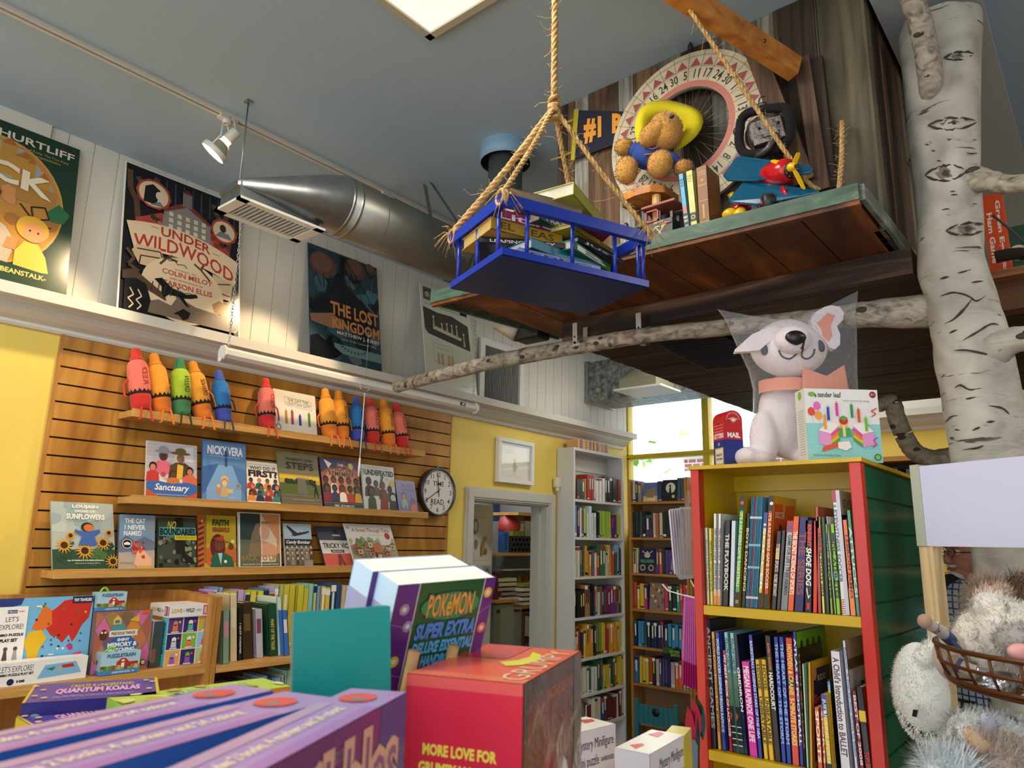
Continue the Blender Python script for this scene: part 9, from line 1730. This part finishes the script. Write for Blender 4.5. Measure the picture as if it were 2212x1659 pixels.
mb=MB(); a=PY(2150,556,2.62); b=PY(2240,548,2.62); mb.tube(smooth_pts([a,a.lerp(b,.4)+V(0,0,.006),b],4),.02,flat('2c1c12',.85,bump=.8,bscale=30),10,sx=.7); props(mb.build('bark_slab'),'dark bark-covered wood slab on the ledge below the game boxes','wood slab')
# ---------------------------------------------------------------- far low bookcase behind the trunk
FY=5.05; a=PY(1850,990,FY); b=PY(2070,985,FY); zt=a.z; t=thing('far_bookcase','dark-topped wooden bookcase on the far wall behind the display unit','bookcase',V(-.9,5.2,0))
x0,x1=-1.30,.6
mb=MB(); mb.box((x0,FY,zt-.03),(x1,FY+.28,zt),SHELFX); mb.build('top_board',t)
for x in (x0,-.35,x1-.02): mb=MB(); mb.box((x,FY,0),(x+.02,FY+.28,zt-.03),OAKV); mb.build('upright',t)
for z in (zt-.36,zt-.7,zt-1.04,zt-1.4): mb=MB(); mb.box((x0+.02,FY,z-.02),(x1-.02,FY+.26,z),SHELFX); mb.build('shelf',t)
mb=MB(); mb.box((x0+.02,FY+.26,0),(x1-.02,FY+.27,zt-.03),flat('3c2c20',.7)); mb.build('back_panel',t)
row(V(x0+.03,FY+.01,zt-.36),V(-.37,FY+.01,zt-.36),zt-.36,.3,['24282c','1c2c34','2c2c30','34444c','4c2c28','3c4c3c'],V(0,.2,0),None,'on the top shelf of the far bookcase',random.Random(2),wr=(.03,.05),hr=(.8,.97))
row(V(x0+.03,FY+.01,zt-.7),V(-.37,FY+.01,zt-.7),zt-.7,.28,['4c5c6c','8c3c2c','2c2c30','c9b03c','4c2c28','3c4c3c'],V(0,.2,0),None,'on the second shelf of the far bookcase',random.Random(6),wr=(.03,.05),hr=(.8,.97))
# right wall of the shop, beyond the aisle
mb=MB(); mb.box((4.1,-3.2,0),(4.2,5.5,CZ),flat('b8b4a4',.6)); struct(mb,'wall_right')
t=thing('aisle_bookcase','tall dark bookcase on the right wall, seen only in reflections','bookcase',V(3.9,2,0)); mb=MB(); mb.box((3.75,.5,0),(4.09,4.5,2.1),flat('2c3c38',.6)); mb.build('case',t)
# unseen ceiling lamps, added to brighten the room and its far end
for k,(x,y) in enumerate(((-1.2,-1.9),(1.5,-.6),(1.4,2.6),(-1.75,4.35))):
    t=thing('ceiling_light',['added fill light panel on the ceiling behind the viewer','added fill light panel on the ceiling right of the viewer','added fill light panel on the ceiling beyond the beam at right','added fill light panel brightening the far end of the shop'][k],'ceiling light',V(x,y,3.31)); mb=MB(); mb.box((x-.3,y-.6,3.312),(x+.3,y+.6,3.33),flat('b9b4a4',.4)); mb.build('frame',t)
    ld=bpy.data.lights.new('panel','AREA'); ld.shape='RECTANGLE'; ld.size=.55; ld.size_y=1.15; ld.energy=PANEL; ld.color=(1,.93,.82); lo=bpy.data.objects.new('panel_light',ld); COL.objects.link(lo); lo.parent=t; lo.location=(0,0,-.01)
ld=bpy.data.lights.new('panel','AREA'); ld.shape='RECTANGLE'; ld.size=.55; ld.size_y=1.15; ld.energy=PANEL; ld.color=(1,.93,.82); lo=bpy.data.objects.new('panel_light',ld); COL.objects.link(lo); lo.location=(-1.27,.8,3.305)
# ---------------------------------------------------------------- street outside
mb=MB(); mb.box((-40,5.6,.6),(40,60,.65),flat('a8a8a4',.9,var=.1,vs=3)); struct(mb,'ground')
def brick_mat():
    mt,nt,b=nm('brick_wall'); tc=nt.nodes.new('ShaderNodeTexCoord'); mp=nt.nodes.new('ShaderNodeMapping'); mp.inputs['Rotation'].default_value=(PI/2,0,0); br=nt.nodes.new('ShaderNodeTexBrick'); br.inputs['Color1'].default_value=lin('a86c60'); br.inputs['Color2'].default_value=lin('8c5048'); br.inputs['Mortar'].default_value=lin('d8d4cc'); br.inputs['Scale'].default_value=4; br.inputs['Mortar Size'].default_value=.03; nt.links.new(tc.outputs['Object'],mp.inputs['Vector']); nt.links.new(mp.outputs['Vector'],br.inputs['Vector']); nt.links.new(br.outputs['Color'],b.inputs['Base Color']); return mt
bx0=PY(1478,1000,9.5).x
t=thing('brick_building','red brick building across the street, seen through the window','building',V(bx0+4,9.7,.65)); mb=MB(); mb.box((bx0,9.5,.65),(bx0+9,13,2.9),brick_mat()); mb.build('brick_wall',t); mb=MB(); mb.box((bx0-.2,9.3,2.9),(bx0+9.2,13.2,3.2),flat('d8d8d4',.8)); mb.build('parapet',t)
t=thing('pale_building','sunlit white building filling the upper window view','building',V(-14,22,.65)); mb=MB(); mb.box((-34,22,.65),(0,24,7.5),flat('f0f2f2',.8)); mb.build('wall',t)
for k in range(6): x=-28+k*4; mb=MB(); mb.box((x,21.95,2.2),(x+1.2,22.02,4.2),flat('9cb4bc',.3)); mb.build('window',t)
t=thing('street_tree','leafy green street tree and shrubs beyond the parked car','tree',V(-10,15,.65)); rd=random.Random(4); mb=MB()
for k in range(900):
    c=V(-9.8+rd.gauss(0,1.6),14+rd.gauss(0,.8),2.3+rd.gauss(0,.7)); a=rd.random()*6; u=V(math.cos(a),math.sin(a),rd.uniform(-.5,.5))*.16; w_=V(-math.sin(a),math.cos(a)*.3,rd.uniform(.3,1))*.1; mb.add([c-u,c+w_,c+u,c-w_],[(0,1,2,3)],[flat('4c8c34',.7),flat('7cac4c',.7),flat('9cbc6c',.7)][k%3])
mb.build('leaves',t); mb=MB(); mb.tube([V(-9.8,14,.65),V(-9.7,14,2.2)],[.14,.08],'5c4c3c',10); mb.build('trunk',t)
# parked estate car
c=PY(1415,1016,6.9); cz=c.z; t=thing('car','pale blue estate car parked outside the window','car',V(c.x,7.7,.65)); CB=flat('b8d0e4',.25,metal=.3); GLS=flat('2c4c6c',.1)
prof_=[(-2.2,.3),(-2.25,.75),(-2.0,1.0),(-1.1,1.12),(-.4,1.62),(.9,1.68),(1.7,1.5),(2.1,1.05),(2.25,.9),(2.25,.3)]; s_=(cz-.65)/1.68
P_=[(a*1.0,b*s_) for a,b in prof_]; mb=MB(); mb.prism(P_,V(c.x,6.9,.65),X_,Z_,V(0,1.75,0),CB); mb.build('body',t,bev=.06)
mb=MB(); mb.prism([(-1.0,1.14*s_),(-.36,1.54*s_),(.9,1.6*s_),(1.6,1.42*s_),(1.9,1.1*s_)],V(c.x,6.885,.65),X_,Z_,V(0,.02,0),GLS); mb.build('side_windows',t)
for x in (-1.4,1.4): 
    for y in (6.9,8.5): mb=MB(); mb.lathe([(0,0),(.2,0),(.33,.01),(.33,.14),(.2,.15)],BLK,22,V(c.x+x,y-.05,.98),Y_); mb.build('wheel',t)
sl=bpy.data.lights.new('sun','SUN'); sl.energy=SUN; sl.angle=.01; sl.color=(1,.96,.9); so=bpy.data.objects.new('sun',sl); COL.objects.link(so); so.rotation_euler=V(-.25,.75,-1.1).to_track_quat('-Z','Y').to_euler()
# ---------------------------------------------------------------- world, exposure
w=bpy.data.worlds.new('sky'); SC.world=w; w.use_nodes=True; nt=w.node_tree; bg=nt.nodes['Background']
bg.inputs[0].default_value=(.86,.93,1,1); bg.inputs[1].default_value=WORLD
SC.view_settings.view_transform='Standard'; SC.view_settings.look='None'; SC.view_settings.exposure=EXPO; SC.view_settings.gamma=1
SC.view_settings.use_curve_mapping=False
